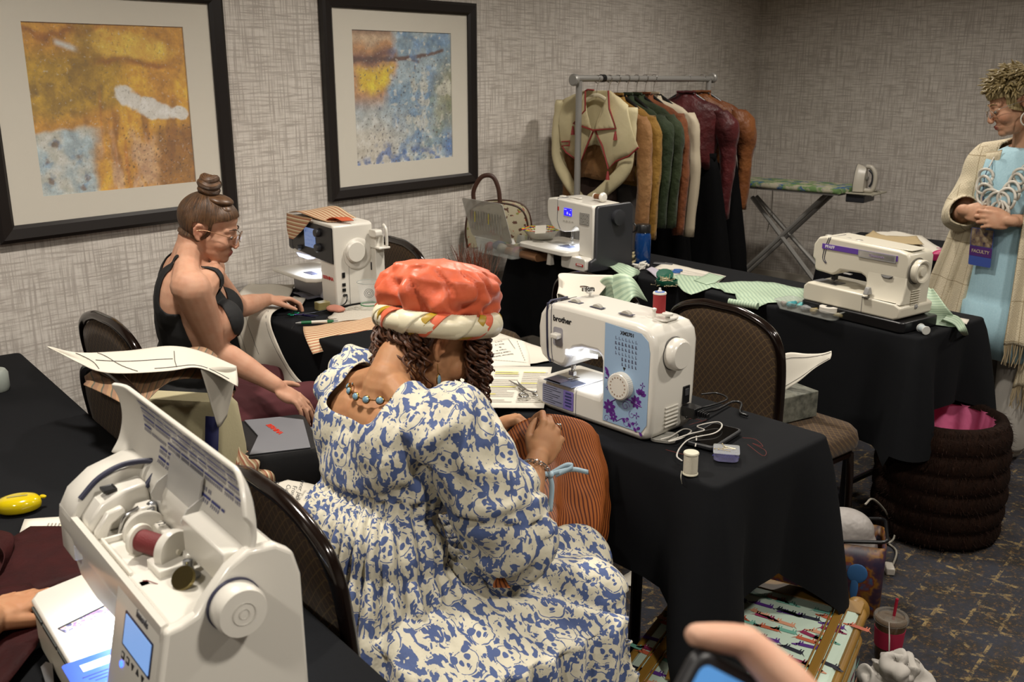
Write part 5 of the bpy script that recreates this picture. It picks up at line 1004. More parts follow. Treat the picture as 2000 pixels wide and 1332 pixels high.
def stand_woman():
    o = V((4.36, .955, 0)); t = thing('person', 'standing woman with short blonde hair, beige fringed shawl and light blue top', 'person', o); L = lambda x, y, z: V((x, y, z)) - o
    SK = skin_mat('warm_skin', '#bd9276', '#8a4a44'); TM = Matrix.Translation(L(4.37, .955, .83)) @ Rm(162, 3); HM = Matrix.Translation(L(4.285, 1.005, 1.49)) @ Rm(118, 20, 3); S = .97
    shR, shL = TM @ (V((0, -.165, .43)) * S), TM @ (V((0, .165, .43)) * S); elR, wrR = L(4.33, 1.165, 1.03), L(4.205, 1.125, 1.065); elL, wrL = L(4.32, .80, 1.03), L(4.185, .935, 1.045)
    m = MB(); torso_vol(m, TM, S); head_vol(m, HM, .98); m.chain([TM @ (V((-.012, 0, .46)) * S), HM @ V((-.04, 0, -.05))], [.058, .052], 16); arm_vol(m, shR, elR, wrR); arm_vol(m, shL, elL, wrL)
    hand_vol(m, hm(wrR, (-.12, -.95, -.12), (-.9, .1, .3)), 1, ((25, 45, 25), (28, 45, 25), (30, 48, 25), (32, 48, 25)), (.1, .03, -.04, -.12), ((.8, .5, -.1), (.95, .25, -.1), (1, .1, -.1)))
    hand_vol(m, hm(wrL + V((-.03, 0, -.0)), (-.12, .96, .0), (-.92, -.1, .25)), -1, ((22, 55, 30), (25, 58, 30), (28, 58, 30), (30, 58, 30)), (.12, .04, -.05, -.14), ((.8, .5, -.1), (.95, .25, -.1), (1, .1, -.1)))
    for y in (-1, 1): h = TM @ V((0, .085 * y, .0)); f = TM @ V((.01, .095 * y, 0)); m.chain([h, (f.x, f.y, .45), (f.x, f.y, .08)], [.085, .06, .04], 14); m.chain([(f.x, f.y, .05), (f.x - .12, f.y + .07, .035)], [.036, .03], 12)
    me = remesh(m, .0038, 3, .5); paint_tint(me, HM.inverted(), .98); mk('body', me, SK, t, 180); hi = HM.inverted()
    TQ = NT('aqua_jersey'); k = TQ; k.P(Base_Color=k.mix(k.noise(k.co(), 160, 2), '#8fb3c0', '#a6c6d0'), Roughness=.85); k.bump(k.noise(k.co('Object', (60, 60, 10)), 1, 3), .35, .004); TQ = k.m
    def ring(z, a, b, dx=0., n=44, wv=.0, top=None): return [TM @ V((dx + a * math.cos(q) * (1 + wv * math.sin(q * 7 + z * 9)), b * math.sin(q) * (1 + wv * math.sin(q * 7 + z * 9)), z)) for q in [2 * PI * i / n for i in range(n)]]
    m = MB(); m.loft([ring(.49, .062, .072, -.008), ring(.475, .08, .10, -.004), ring(.44, .105, .155), ring(.36, .135, .165, .01), ring(.3, .15, .165, .018), ring(.22, .13, .155, .01), ring(.1, .135, .165, .005), ring(0, .15, .185), ring(-.1, .155, .19, wv=.02), ring(-.135, .158, .193, wv=.025), ring(-.14, .17, .205, wv=.03), ring(-.25, .175, .21, wv=.05), ring(-.36, .18, .22, wv=.07)], True, False); m.obj('tunic', TQ, t, 180, solid=.004)
    PT = mat('white_trousers', '#a9a49c', .8, bump=(25, .3)); 
    for y in (-1, 1):
        m = MB(); f = TM @ V((.0, .09 * y, 0)); m.loft([[(f.x + r * math.cos(q) * (1 + .05 * math.sin(3 * q + z * 30)), f.y + r * math.sin(q), z) for q in [2 * PI * i / 28 for i in range(28)]] for z, r in ((.72, .1), (.6, .098), (.45, .083), (.3, .078), (.15, .073), (.07, .07), (.055, .064))]); m.obj('trouser_leg', PT, t, 180)
        m = MB(); m.chain([(f.x + .03, f.y - .015, .045), (f.x - .05, f.y + .03, .042), (f.x - .15, f.y + .085, .032)], [.042, .042, .032], 16); m.obj('shoe', mat('pale_shoe', '#b5aea2', .6), t, 180)
    SH = shawl_mat(); m = MB()                                # shoulders, back and sleeves of the wrap
    m.M = TM @ Matrix.Scale(S, 4); m.ell((-.03, 0, .36), (.135, .19, .15)); m.ell((-.02, 0, .2), (.14, .185, .2)); m.ell((-.02, 0, .0), (.17, .21, .25)); m.chain([(-.01, -.165, .435), (-.03, -.06, .485), (-.03, .06, .485), (-.01, .165, .435)], [.07, .055, .055, .07]); m.M = Matrix()
    m.chain([shR, elR, elR.lerp(wrR, .75)], [.075, .075, .06], 18); m.chain([shL, elL, elL.lerp(wrL, .45)], [.075, .078, .07], 18); me2 = remesh(m, .007, 8, .5); Ti = TM.inverted()
    def sc2(p):
        q = (Ti @ p) / S
        if q.x > 0.005 and abs(q.y) < .1 + .08 * (.45 - q.z) * .3 and (p - elR).length > .1 and (p - elL).length > .1: return False
        if q.z > .47 and math.hypot(q.x, q.y) < .075: return False
        for el, wr, f0 in ((elR, wrR, .72), (elL, wrL, .42)):
            d = wr - el; f = (p - el).dot(d) / d.dot(d)
            if f > f0 and (p - el.lerp(wr, min(f, 1))).length < .1: return False
        return True
    b = bmesh.new(); b.from_mesh(me2); b.normal_update(); mv = [(v, v.co + v.normal * .012 * nz(*v.co, s=13)) for v in b.verts]
    for v, c in mv: v.co = c
    b.to_mesh(me2); b.free(); sm = keep(me2, 'shawl', sc2, 0, 12); box_uv(sm); sw = mk('shawl', sm, SH, t, 180, solid=.005, offs=1)
    FR_ = mat('shawl_fringe', '#a08f70', .9)
    def panel(tl, tr, bl, br, bul, nf):
        tl, tr, bl, br = map(V, (tl, tr, bl, br))
        def fn(u, v): a = tl.lerp(tr, u); c = bl.lerp(br, u); p = a.lerp(c, v ** .9); n = V((-.75, -.35, 0)); return p + n * (bul * math.sin(PI * u) + .022 * math.sin(u * 15 + v * 2) * v)
        MB().grid(fn, 44, 40, su=(br - bl).length, sv=(bl - tl).length).obj('shawl_panel', SH, t, 180, solid=.005)
        m = MB()
        for i in range(nf): u = (i + .5) / nf; p = V(fn(u, 1)); l = random.uniform(.075, .1); m.tube([p, p + V((random.uniform(-.006, .006), random.uniform(-.006, .006), -l * .5)), p + V((random.uniform(-.012, .012), random.uniform(-.012, .012), -l))], [.0032, .0028, .0016], 5)
        m.obj('fringe', FR_, t, 60)['kind'] = 'stuff'
    panel(L(4.36, 1.12, 1.29), L(4.27, 1.03, 1.31), L(4.42, 1.33, .60), L(4.27, 1.10, .585), .03, 34)
    panel(L(4.20, .90, 1.29), L(4.30, .80, 1.27), L(4.17, .905, .545), L(4.27, .71, .54), .03, 30)
    panel(L(4.33, .78, 1.25), L(4.42, .72, 1.2), L(4.22, .86, .36), L(4.37, .72, .35), .02, 26)
    # hair: tousled crop
    HR = hair_mat('blonde_hair', '#6a5a34', '#a8966a'); HM_ = HM
    cap = keep(me, 'hair', lambda p: (lambda q: ((q.x + .018) / .105) ** 2 + (q.y / .085) ** 2 + ((q.z - .035) / .094) ** 2 < 1.25 and (q.z > .045 - .25 * max(0, -q.x) if q.x > .045 else q.z > -.045 + .55 * max(0, q.x + .02) - .3 * max(0, -.03 - q.x)) and not (abs(q.y) > .068 and -.05 < q.z < .025 and -.045 < q.x < .012))((hi @ p) / .98), .011, 8, .010); box_uv(cap); mk('hair', cap, HR, t, 180)
    m = MB(); random.seed(5)
    for i in range(760):
        th = random.uniform(0, 2 * PI); ph = math.acos(random.uniform(-.1, 1)); d = V((math.sin(ph) * math.cos(th), math.sin(ph) * math.sin(th), math.cos(ph)))
        if d.x > .55 and d.z < .3: continue
        if abs(d.y) > .75 and d.z < .12 and d.x > -.35: continue
        b0 = V((-.012 + .1 * d.x, .082 * d.y, .04 + .092 * d.z)); sw_ = V((.55 * d.z + random.uniform(-.5, .5), d.y * .3 + random.uniform(-.5, .5), .25 * d.z - .55 * (1 - d.z) + random.uniform(-.35, .35))); l = random.uniform(.035, .06)
        m.tube([HM_ @ b0, HM_ @ (b0 + d * .012 + sw_ * l * .5), HM_ @ (b0 + d * .01 + sw_ * l)], [.0058, .0052, .001], 5)
    m.obj('hair_locks', HR, t, 180)['kind'] = 'stuff'
    eyes(t, HM, .98, '#3d3f40'); brows(t, HM, '#8a744a', .98); glasses(t, HM, mat('silver_wire', '#b9b2a6', .25, .8), LENS, .98, .021, .015)
    WB = mat('white_bead', '#c9c4b9', .45); e0 = HM @ V((-.012, .082, -.042)); 
    m = MB(); m.tube([e0 + V((.0, 0, -.024)) + V((.45 * .022 * math.cos(a), -.9 * .022 * math.cos(a), .026 * math.sin(a))) for a in [2 * PI * i / 24 for i in range(25)]], .003, 8); m.obj('hoop_earring', WB, t, 180)
    m = MB(); rings = MB(); m.M = TM @ Matrix.Scale(S, 4); neck = m
    cnt = [(.15, .06, .40, .026), (.158, .05, .365, .028), (.168, .04, .335, .03), (.172, .012, .31, .036), (.173, -.018, .32, .034), (.168, -.045, .345, .03), (.158, -.058, .38, .026), (.172, .02, .275, .034), (.171, -.006, .285, .038), (.14, .064, .425, .022), (.145, -.062, .41, .024)]
    no = None
    for i, (x, y, z, r) in enumerate(cnt):
        q = MB(); q.M = TM @ Matrix.Scale(S, 4); q.tube([(x + .006 * math.sin(a * 2 + i), y * 1.15 + r * 1.4 * math.cos(a) * .9, z - .02 + r * 1.4 * math.sin(a)) for a in [2 * PI * k_ / 24 for k_ in range(25)]], .0062, 7)
        if no is None: no = q.obj('necklace', WB, t, 180)
        else: q.obj('necklace_ring', WB, no, 180)
    for y in (-1, 1): q = MB(); q.M = TM @ Matrix.Scale(S, 4); q.tube(spline([(.135, .066 * y, .43), (.08, .075 * y, .475), (.0, .07 * y, .5)]), .003, 6); q.obj('necklace_cord', WB, no, 180)
    # conference badge on her front
    bm = TM @ Matrix.Translation((.176, -.035, .10)) @ RT(0, 0, 0); m = MB(); m.prism(rrect(.098, .155, .006), .002, bm); bd = m.obj('name_badge', mat('badge_blue', '#3b4f96', .4), t, 0)
    m = MB(); m.prism([(-.049, -.038), (.049, -.038), (.049, .002), (-.049, .002)], .0006, bm @ Matrix.Translation((0, 0, .002))); m.obj('badge_band', mat('badge_purple', '#4a2466', .5), bd, 0); m = MB(); m.prism([(-.047, .004), (.047, .004), (.047, .075), (-.047, .075)], .0006, bm @ Matrix.Translation((0, 0, .002))); k = NT('badge_photo'); k.P(Base_Color=k.ramp(k.noise(k.co(), 45, 3), [(.35, '#3b2f45'), (.5, '#7a6650'), (.65, '#9a8a72')]), Roughness=.4); m.obj('badge_print', k.m, bd, 0)
    text('FACULTY', .0185, bm @ Matrix.Translation((0, -.018, .003)), mat('badge_gold', '#a89a86', .5), bd, 'badge_lettering', bold=.0004)
    m = MB(); m.M = TM @ Matrix.Scale(S, 4); m.tube(spline([(.176, -.035, .18), (.178, -.05, .28), (.15, -.07, .4), (.06, -.078, .475)]), .002, 5); m.obj('lanyard', mat('lanyard_blue', '#2c3a66', .6), bd, 60)
    return t
stand_woman()

# ---------------------------------------------------------------- hands reaching into the picture
def fore_hands():
    p0 = V((.30, 1.36, 0)); t = thing('person', 'hand and forearm resting on the dark red cloth at the far left', 'person', (.36, 1.42, .79)); o = V((.36, 1.42, .79))
    SK = skin_mat('mature_skin', '#b58562'); wr = atz(-25, 1215, .80) - o; el = wr + V((-.24, -.06, .015)); m = MB()
    m.chain([el, el.lerp(wr, .3), el.lerp(wr, .7), wr], [.042, .042, .033, .027], 16)
    tp = hand_vol(m, hm(wr, atz(75, 1150, .785) - o - wr, (.05, .05, 1)), -1, ((14, 14, 8),) * 4, (.12, .03, -.04, -.12), ((.75, .55, -.25), (.9, .3, -.25), (.95, .2, -.2)), .98)
    me = remesh(m, .0026, 3, .5); paint_tint(me, Matrix.Translation((9, 9, 9))); mk('body', me, SK, t, 180); nails(t, tp[:4], (0, 0, 1)).obj('nail', mat('nail_pink', '#c39a86', .3), t, 180)
    m = MB(); d = (wr - el).normalized(); m.lathe([(.05, 0), (.052, .06), (.048, .14), (.044, .15), (.04, .148)], 24, el - d * .06, d); m.obj('sleeve_cuff', mat('dark_sleeve', '#1c1a20', .8), t, 60)
    # phone held up close to the lens
    D = .52; P = lambda px, py, d=D: atd(px, py, d); c = P(1385, 1500); t2 = thing('person', 'out of focus hand holding up a phone close to the camera', 'person', c); SK2 = skin_mat('pink_skin', '#c39b84'); m = MB()
    k1, k2, k3, k4 = P(1360, 1240) - c, P(1455, 1252, D + .004) - c, P(1535, 1330, D + .006) - c, P(1620, 1440, D + .01) - c
    m.chain([k1, k1.lerp(k2, .5), k2, k3, k4], [.0068, .0085, .0092, .0125, .016], 16)
    for dx, dy, dd in ((70, 120, .012), (110, 190, .02)): m.chain([P(1440 + dx * .4, 1330 + dy, D + dd) - c, P(1540 + dx, 1380 + dy, D + dd) - c, P(1640 + dx, 1500 + dy, D + dd) - c], [.008, .01, .0125], 14)
    m.chain([P(1640, 1470, D + .012) - c, P(1700, 1620, D + .012) - c, P(1760, 1780, D + .01) - c, P(1850, 2050, D) - c], [.026, .034, .03, .032], 18)
    m.chain([P(1680, 1600, D - .01) - c, P(1560, 1560, D - .016) - c, P(1480, 1500, D - .016) - c], [.016, .012, .0095], 14)
    me = remesh(m, .0026, 4, .5); paint_tint(me, Matrix.Translation((9, 9, 9))); mk('body', me, SK2, t2, 180)
    a, b = P(1380, 1262, D - .002), P(1255, 1500, D - .01); up = (a - b).normalized(); rt = (cR * .86 + cF * .42 - cU * .1); rt = (rt - up * rt.dot(up)).normalized(); nrm = rt.cross(up)
    ph = thing('phone', 'blurred dark phone with lit blue screen held up near the camera', 'phone', a - up * .075); Mp = Matrix(((rt.x, up.x, nrm.x, 0), (rt.y, up.y, nrm.y, 0), (rt.z, up.z, nrm.z, 0), (0, 0, 0, 1))) @ Matrix.Translation((.03, 0, 0))
    m = MB(); m.prism(rrect(.07, .146, .009), .009, Mp @ Matrix.Translation((0, 0, -.0045))); m.obj('case', mat('phone_rubber', '#1b1b1e', .5), ph, bevel=.002); m = MB(); m.prism(rrect(.062, .134, .006), .0006, Mp @ Matrix.Translation((0, 0, .0046))); k = NT('phone_screen'); k.P(Base_Color=hx('26486e'), Emission_Color=hx('5d9ad8'), Emission_Strength=.8, Roughness=.2); m.obj('screen', k.m, ph, 0)
fore_hands()
# ================================================================ cloth and paper helpers
PAPER = mat('paper', '#c2bcaf', .85); PAPER2 = mat('bright_paper', '#cdc8bb', .8); DASH = mat('pattern_line', '#55534f', .7); YEL = mat('highlighter', '#d6c93a', .7)
GREENS = stripes('mint_stripe', '#a3b69c', '#8aa08a', 62, .55, rough=.55, soft=.12); TANS = stripes('tan_stripe', '#b08e6a', '#d9cba8', 66, .66, c3='#a5674c', soft=.04); BROWNS = stripes('brown_stripe', '#7a5c46', '#4b4a3c', 48, .8, soft=.05, c3='#8a6a4c'); ORANGES = stripes('orange_stripe', '#a9602c', '#54200f', 165, .62, soft=.1, rough=.5)
def sheet(name, pts, z, m, label, cat, px=True, th=.0012, wob=.0015, group=None, parent=None, uvr=0., cuts=3, curl=None):
    """a thin sheet lying at height z; pts are seen pixels or (x, y)"""
    P = [atz(a, b_, z) if px else V((a, b_, z)) for a, b_ in pts]; c = sum(P, V()) / len(P); o = V((c.x, c.y, z)); b = bmesh.new()
    f = b.faces.new([b.verts.new(p - o) for p in P]); f.normal_update()
    if f.normal.z < 0: f.normal_flip()
    bmesh.ops.triangulate(b, faces=b.faces[:]); 
    for _ in range(cuts): bmesh.ops.subdivide_edges(b, edges=[e for e in b.edges if e.calc_length() > .035], cuts=1, use_grid_fill=True); bmesh.ops.triangulate(b, faces=b.faces[:])
    for v in b.verts: v.co.z += abs(wob * 2 * nz(v.co.x + o.x, v.co.y + o.y, 3, 9)) + (curl(v.co + o) if curl else 0)
    me = bpy.data.meshes.new(name); l = b.loops.layers.uv.new('UV'); ca, sa = math.cos(uvr), math.sin(uvr)
    for f in b.faces:
        for q in f.loops: x, y = q.vert.co.x, q.vert.co.y; q[l].uv = (x * ca - y * sa, x * sa + y * ca)
    b.to_mesh(me); b.free(); ob = mk(name, me, m, parent, 180, solid=th, offs=1, loc=o if not parent else o - parent.location)
    if label: tag(ob, label, cat, group)
    return ob
def drape(name, A, B, m, label, cat, n=6, nu=16, wob=.004, th=.0015, parent=None, su=None, group=None, swap=False, ln=()):
    """cloth or paper between two hanging edge curves A and B (world points)"""
    A = spline(A, n); B = spline(B, n); k_ = min(len(A), len(B)); A, B = A[:k_], B[:k_]; o = (A[0] + B[0]) / 2 if not parent else parent.location.copy()
    W_ = sum((a - b_).length for a, b_ in zip(A, B)) / k_; H_ = sum((A[i + 1] - A[i]).length for i in range(k_ - 1))
    def fn(u, v):
        q = v * (k_ - 1); i = min(int(q), k_ - 2); f = q - i; p = A[i].lerp(A[i + 1], f).lerp(B[i].lerp(B[i + 1], f), u); return p - o + V((wob * nz(u * W_ * 12, v * H_ * 5, 2), wob * nz(u * W_ * 12, v * H_ * 5, 7), wob * 1.2 * nz(u * W_ * 9, v * H_ * 7, 11)))
    ob = MB().grid(fn, nu, k_ * 2, su=W_, sv=H_)
    if swap: ob.uv = [(b_, a) for a, b_ in ob.uv]
    ob = ob.obj(name, m, parent, 180, solid=th, loc=None if parent else o)
    if ln:
        m2 = MB()
        for a, b_, c, d in ln: m2.tube([V(fn(a + (c - a) * q / 10, b_ + (d - b_) * q / 10)) + V((-.0005, -.0008, .002)) for q in range(11)], .0009, 4)
        m2.obj('pattern_lines', DASH, ob, 0)['kind'] = 'stuff'
    if label: tag(ob, label, cat, group)
    return ob
def lines_on(parent, name, m, segs, w=.0012, z=.0022, px=None):
    """thin printed strokes, given as pixel polylines on height px"""
    mb = MB()
    for s in segs:
        P = [atz(a, b_, px) - parent.location for a, b_ in s]
        for a, b_ in zip(P, P[1:]):
            d = (b_ - a).normalized(); n_ = V((-d.y, d.x, 0)) * w / 2; u = V((0, 0, z)); mb.add([a + n_ + u, b_ + n_ + u, b_ - n_ + u, a - n_ + u], [(0, 1, 2, 3)])
    ob = mb.obj(name, m, parent, 0); ob['kind'] = 'stuff'; return ob
def dashed(a, b_, n=12): return [((a[0] + (b_[0] - a[0]) * i / n, a[1] + (b_[1] - a[1]) * i / n), (a[0] + (b_[0] - a[0]) * (i + .6) / n, a[1] + (b_[1] - a[1]) * (i + .6) / n)) for i in range(n)]
ZT = TH + .0075

# ================================================================ garment rack
RY = 3.0; t = thing('garment_rack', 'silver rolling garment rack full of jackets in the far corner', 'clothes rack', (4.75, RY, 0)); GREY_T = mat('brushed_tube', '#94928e', .4, .35)
xa, xb = -.66, .67
MB().cyl((xa - .04, 0, 1.575), (xb + .04, 0, 1.562), .0165).obj('top_bar', GREY_T, t)
for x in (xa, xb):
    m = MB(); m.lathe([(.024, 0), (.03, .006), (.03, .02), (.024, .026)], 20, (x - (.055 if x < 0 else -.03), 0, 1.568), (1, 0, 0)); m.obj('end_cap', GREY_T, t)
    MB().cyl((x, 0, .07), (x, 0, 1.562), .0165).obj('upright', GREY_T, t); MB().cyl((x, -.24, .075), (x, .24, .075), .016).obj('foot_bar', GREY_T, t)
    for y in (-.22, .22): m = MB(); m.lathe([(.026, -.01), (.03, -.006), (.03, .006), (.026, .01)], 18, (x, y, .03), (1, 0, 0)); m.cyl((x, y, .03), (x, y, .075), .006); m.obj('caster', DP, t)
MB().cyl((xa, 0, .12), (xb, 0, .12), .014).obj('lower_bar', GREY_T, t)
m = MB(); m.cyl((-.47, 0, 1.574), (-.44, 0, 1.574), .02); m.obj('bar_clip', BP, t)
def hanger(x, z=1.568, c=BP, label='', sk=0):
    h = thing('clothes_hanger', label, 'hanger', (x, RY, z), R(sk + random.uniform(-4, 4)), 'hangers on the rack bar'); m = MB()
    m.tube(spline([(0, -.004, -.018), (0, .019, -.006), (0, .012, .019), (0, -.014, .019), (0, -.019, 0), (0, -.004, -.03), (0, 0, -.075)]), .0017, 6); m.obj('hook', CHROME, h, 60)
    m = MB(); m.tube(spline([(0, -.17, -.185), (0, -.09, -.12), (0, 0, -.078), (0, .09, -.12), (0, .17, -.185)]), .006, 8, flat=1.7); m.obj('shoulder_bar', c, h, 60); return h
def jacket(x, m_, label, w=.4, ln=.4, sl=.66, z0=1.47, puff=0., cuff=None, skew=0., b0=.055, ruffle=0.):
    t = thing('jacket', label, 'jacket', (x, RY, z0), R(skew), 'jackets hanging on the rack'); s = random.random() * 9; n = 40
    def ring(z, a, b): return [V((b * math.sin(q) * (1 + .25 * nz(a * math.cos(q) * 14, z * 8, s)), a * math.cos(q) * (1 + .04 * nz(z * 9, q, s)), z + .01 * nz(q * 2, z * 4, s) + (ruffle * math.sin(q * 11) if z < -ln * .9 else 0))) for q in [2 * PI * i / n for i in range(n)]]
    m = MB(); m.loft([ring(.012, .052, .03), ring(-.012, .062, .034), ring(-.035, w * .26, .04), ring(-.06, w * .4, b0 * .9), ring(-.085, w * .475, b0), ring(-.13, w * .49, b0 * 1.1), ring(-.22, w * .46, b0 * 1.25), ring(-ln * .8, w * .40, b0 * 1.3), ring(-ln, w * .42, b0 * 1.5)], True, False); m.obj('bodice', m_, t, 180, solid=.003)
    for sg in (-1, 1):
        pts = spline([(0, sg * w * .43, -.085), (-.004, sg * w * .53, -.16), (-.01, sg * w * .57, -.3), (-.014, sg * w * .585, -.46), (-.01, sg * w * .56, -sl)], 6); N = len(pts); rs = []
        for i, p in enumerate(pts):
            f = i / (N - 1); r = .052 * (1 - f) + .036 * f + puff * math.exp(-((f - .3) / .2) ** 2) + .003 * nz(f * 16, s, sg)
            rs.append([p + V((r * .8 * math.sin(q) * (1 + .3 * nz(f * 5 + math.sin(q) * .6, math.cos(q) * 2.4, s + math.sin(q) * 2)), r * math.cos(q) * (1 + .26 * nz(f * 5 + math.cos(q), math.sin(q) * 2.2, s + 3)), .012 * nz(q * 2, f * 8, s))) for q in [2 * PI * k_ / 18 for k_ in range(18)]])
        mm = MB(); mm.loft(rs, True, True); mm.obj('sleeve', m_, t, 180)
    m = MB(); m.tube([(-.035 - .006 * math.cos(a), .055 * math.cos(a), .012 + .012 * math.sin(a) * 0 + .01) for a in [PI * i / 14 for i in range(15)]], .008, 6); m.obj('collar', m_, t, 60); return t
def clothm(nm, a, b, rough=.7, sheen=.1): return mat(nm, tuple(v * .72 for v in hx(a)[:3]), rough + .1, bump=(22, .55, .02), var=(9, tuple(v * .8 for v in hx(b)[:3])), sheen=sheen, spec=.25)
GAR = [(4.36, clothm('peach_satin', '#94683e', '#a67c50'), 'peach satin jacket hanging directly behind the cream one', .42, .42, .69, .0, 0), (4.44, clothm('mustard_satin', '#8a6424', '#9c7632'), 'mustard yellow jacket hanging between peach and green ones', .43, .45, .73, .0, 0),
       (4.53, clothm('moss_velvet', '#232e18', '#2c3a20'), 'dark green jacket hanging next to the mustard one', .43, .42, .68, .02, 0), (4.62, clothm('olive_velvet', '#262f17', '#303c20'), 'olive green jacket hanging next to the rust brown one', .45, .42, .69, .02, 0),
       (4.71, clothm('rust_satin', '#6e3a1c', '#7e4826'), 'narrow rust brown jacket hanging beside the ivory striped one', .45, .42, .74, .0, 0), (4.80, stripes('ivory_stripe', '#a89c86', '#8f8066', 55, .7, soft=.1), 'ivory striped jacket hanging left of the dark red one', .48, .44, .76, .0, 0),
       (5.16, clothm('oxblood_taffeta', '#3f0f12', '#591a1c', .4), 'dark red taffeta jacket with puffed sleeves on the rack', .45, .42, .72, .03, 26), (5.34, clothm('copper_taffeta', '#6e3d1e', '#845026', .4), 'copper brown jacket with puffed sleeve at the right end of the rack', .48, .40, .68, .035, 28)]
for x, m_, lb, w, ln, sl, pf, sk in GAR:
    hanger(x - .004 if x < 5 else x, sk=sk, label='black hanger holding the ' + lb.split(' jacket')[0] + ' jacket'); jacket(x, m_, lb, w, ln, sl, puff=pf, skew=sk, b0=.04 if x < 5 else .06, ruffle=.012 if x > 5 else 0)
BSK = mat('black_wool', '#060607', .9, bump=(20, .3, .006), spec=.1)
def skirt(x, y, z0, z1, a0, a1, label, m_=BSK, b0=.05, b1=.09, sk=0.):
    t = thing('skirt', label, 'skirt', (x, y, z0), 0, 'long dark skirts on the rack'); n = 56; m = MB(); rs = []
    for j in range(13):
        f = j / 12; a = a0 + (a1 - a0) * f ** .8; b = b0 + (b1 - b0) * f
        rs.append([V((b * math.sin(q) * (1 + .2 * f * math.sin(q * 9 + x)), a * math.cos(q) * (1 + .03 * math.sin(q * 9)) + sk * f, -(z0 - z1) * f + .05 * f * math.cos(q) * (1 if f > .9 else 0))) for q in [2 * PI * i / n for i in range(n)]])
    m.loft(rs, True, False); m.obj('skirt_panel', m_, t, 180, solid=.003); m = MB(); m.loft([[V((b0 * 1.05 * math.sin(q), a0 * 1.03 * math.cos(q), z)) for q in [2 * PI * i / 30 for i in range(30)]] for z in (.02, -.03)], True, False); m.obj('waistband', m_, t, 180, solid=.004); return t
skirt(5.22, 2.98, 1.12, .2, .16, .34, 'long black skirt hanging below the dark red jacket'); skirt(5.42, 3.0, 1.20, .42, .18, .29, 'black skirt with pointed hem hanging below the copper jacket', sk=-.04); skirt(4.95, 3.02, 1.0, .2, .14, .26, 'long black skirt hanging below the ivory striped jacket')
skirt(4.50, 3.0, 1.12, .34, .12, .17, 'grey skirt hanging low behind the cream jacket', mat('grey_wool', '#4d4947', .85, bump=(20, .3, .006))); skirt(4.40, 3.10, 1.1, .45, .12, .17, 'dark brown skirt hanging behind the rack upright', mat('brown_wool', '#2c1b12', .85, bump=(20, .3, .006)))
# the cream jacket with coral braid faces the room
def cream():
    X = 4.245; o = V((X, RY, 1.49)); t = thing('jacket', 'cream jacket with red braided edges and tassels, front of the rack', 'jacket', o); P = lambda a, b, d=0.: atx(a, b, X + d) - o
    CRM = mat('cream_wool', '#cabf9a', .85, bump=(60, .35, .004), var=(5, '#bbae88')); RED = mat('coral_braid', '#8c2f2c', .7)
    def piece(nm, pts, d, bul=.02, th=.006):
        q = [P(a, b, d) for a, b in pts]; c = sum(q, V()) / len(q); b = bmesh.new(); b.faces.new([b.verts.new(p) for p in q]); bmesh.ops.triangulate(b, faces=b.faces[:])
        for _ in range(3): bmesh.ops.subdivide_edges(b, edges=[e for e in b.edges if e.calc_length() > .03], cuts=1, use_grid_fill=True); bmesh.ops.triangulate(b, faces=b.faces[:])
        for v in b.verts: r = (v.co - c).length; v.co.x -= bul * max(0, 1 - (r / .16) ** 2) + .006 * nz(v.co.y, v.co.z, d, 14)
        me = bpy.data.meshes.new(nm); b.to_mesh(me); b.free(); return mk(nm, me, CRM, t, 180, solid=th)
    piece('back_panel', [(1104, 192), (1140, 177), (1192, 177), (1226, 205), (1222, 300), (1160, 282), (1108, 300)], .03, -.02)
    piece('front_panel', [(1163, 256), (1176, 215), (1190, 178), (1210, 190), (1227, 205), (1236, 240), (1247, 289), (1228, 305), (1203, 315), (1188, 330), (1176, 285)], -.035, .035); piece('front_panel', [(1157, 255), (1147, 215), (1143, 178), (1122, 184), (1101, 195), (1097, 240), (1097, 277), (1106, 298), (1132, 318), (1146, 288)], -.03, .03)
    piece('lapel', [(1163, 254), (1176, 222), (1189, 180), (1191, 210), (1203, 251)], -.075, .006); piece('lapel', [(1157, 254), (1148, 222), (1143, 182), (1132, 226), (1120, 241)], -.07, .006)
    for pts in ([(1100, 197), (1092, 250), (1091, 310), (1108, 352), (1134, 391)], [(1228, 210), (1226, 270), (1218, 330), (1186, 366), (1150, 394)]):
        m = MB(); q = spline([P(a, b, -.01) for a, b in pts], 6); m.tube(q, [.05 - .018 * i / len(q) + .005 * nz(i * .5) for i in range(len(q))], 14, flat=.7); m.obj('sleeve', CRM, t, 180)
    m = MB()
    for pts, d in (([(1143, 178), (1148, 175), (1160, 176)], -.04), ([(1143, 178), (1143, 215), (1120, 241), (1157, 254), (1163, 254)], -.08), ([(1188, 177), (1190, 212), (1203, 251), (1163, 254)], -.085), ([(1163, 256), (1176, 285), (1188, 330), (1203, 315), (1228, 305), (1247, 288)], -.062), ([(1159, 256), (1145, 288), (1134, 318), (1106, 298), (1097, 285), (1112, 284), (1112, 276), (1097, 277)], -.06)):
        m.tube([P(a, b, d) for a, b in pts], .0048, 6)
    m.obj('braid', RED, t, 60)
    for a, b in ((1119, 246), (1202, 256), (1187, 334)): m = MB(); p = P(a, b, -.085); m.lathe([(.002, .0), (.006, -.006), (.005, -.012), (.007, -.016), (.011, -.045), (.0, -.046)], 12, p); m.obj('tassel', RED, t, 60)
    hanger(X, c=mat('cream_silk', '#d8cfb2'), label='padded cream hanger at the left end of the rack bar')
cream()

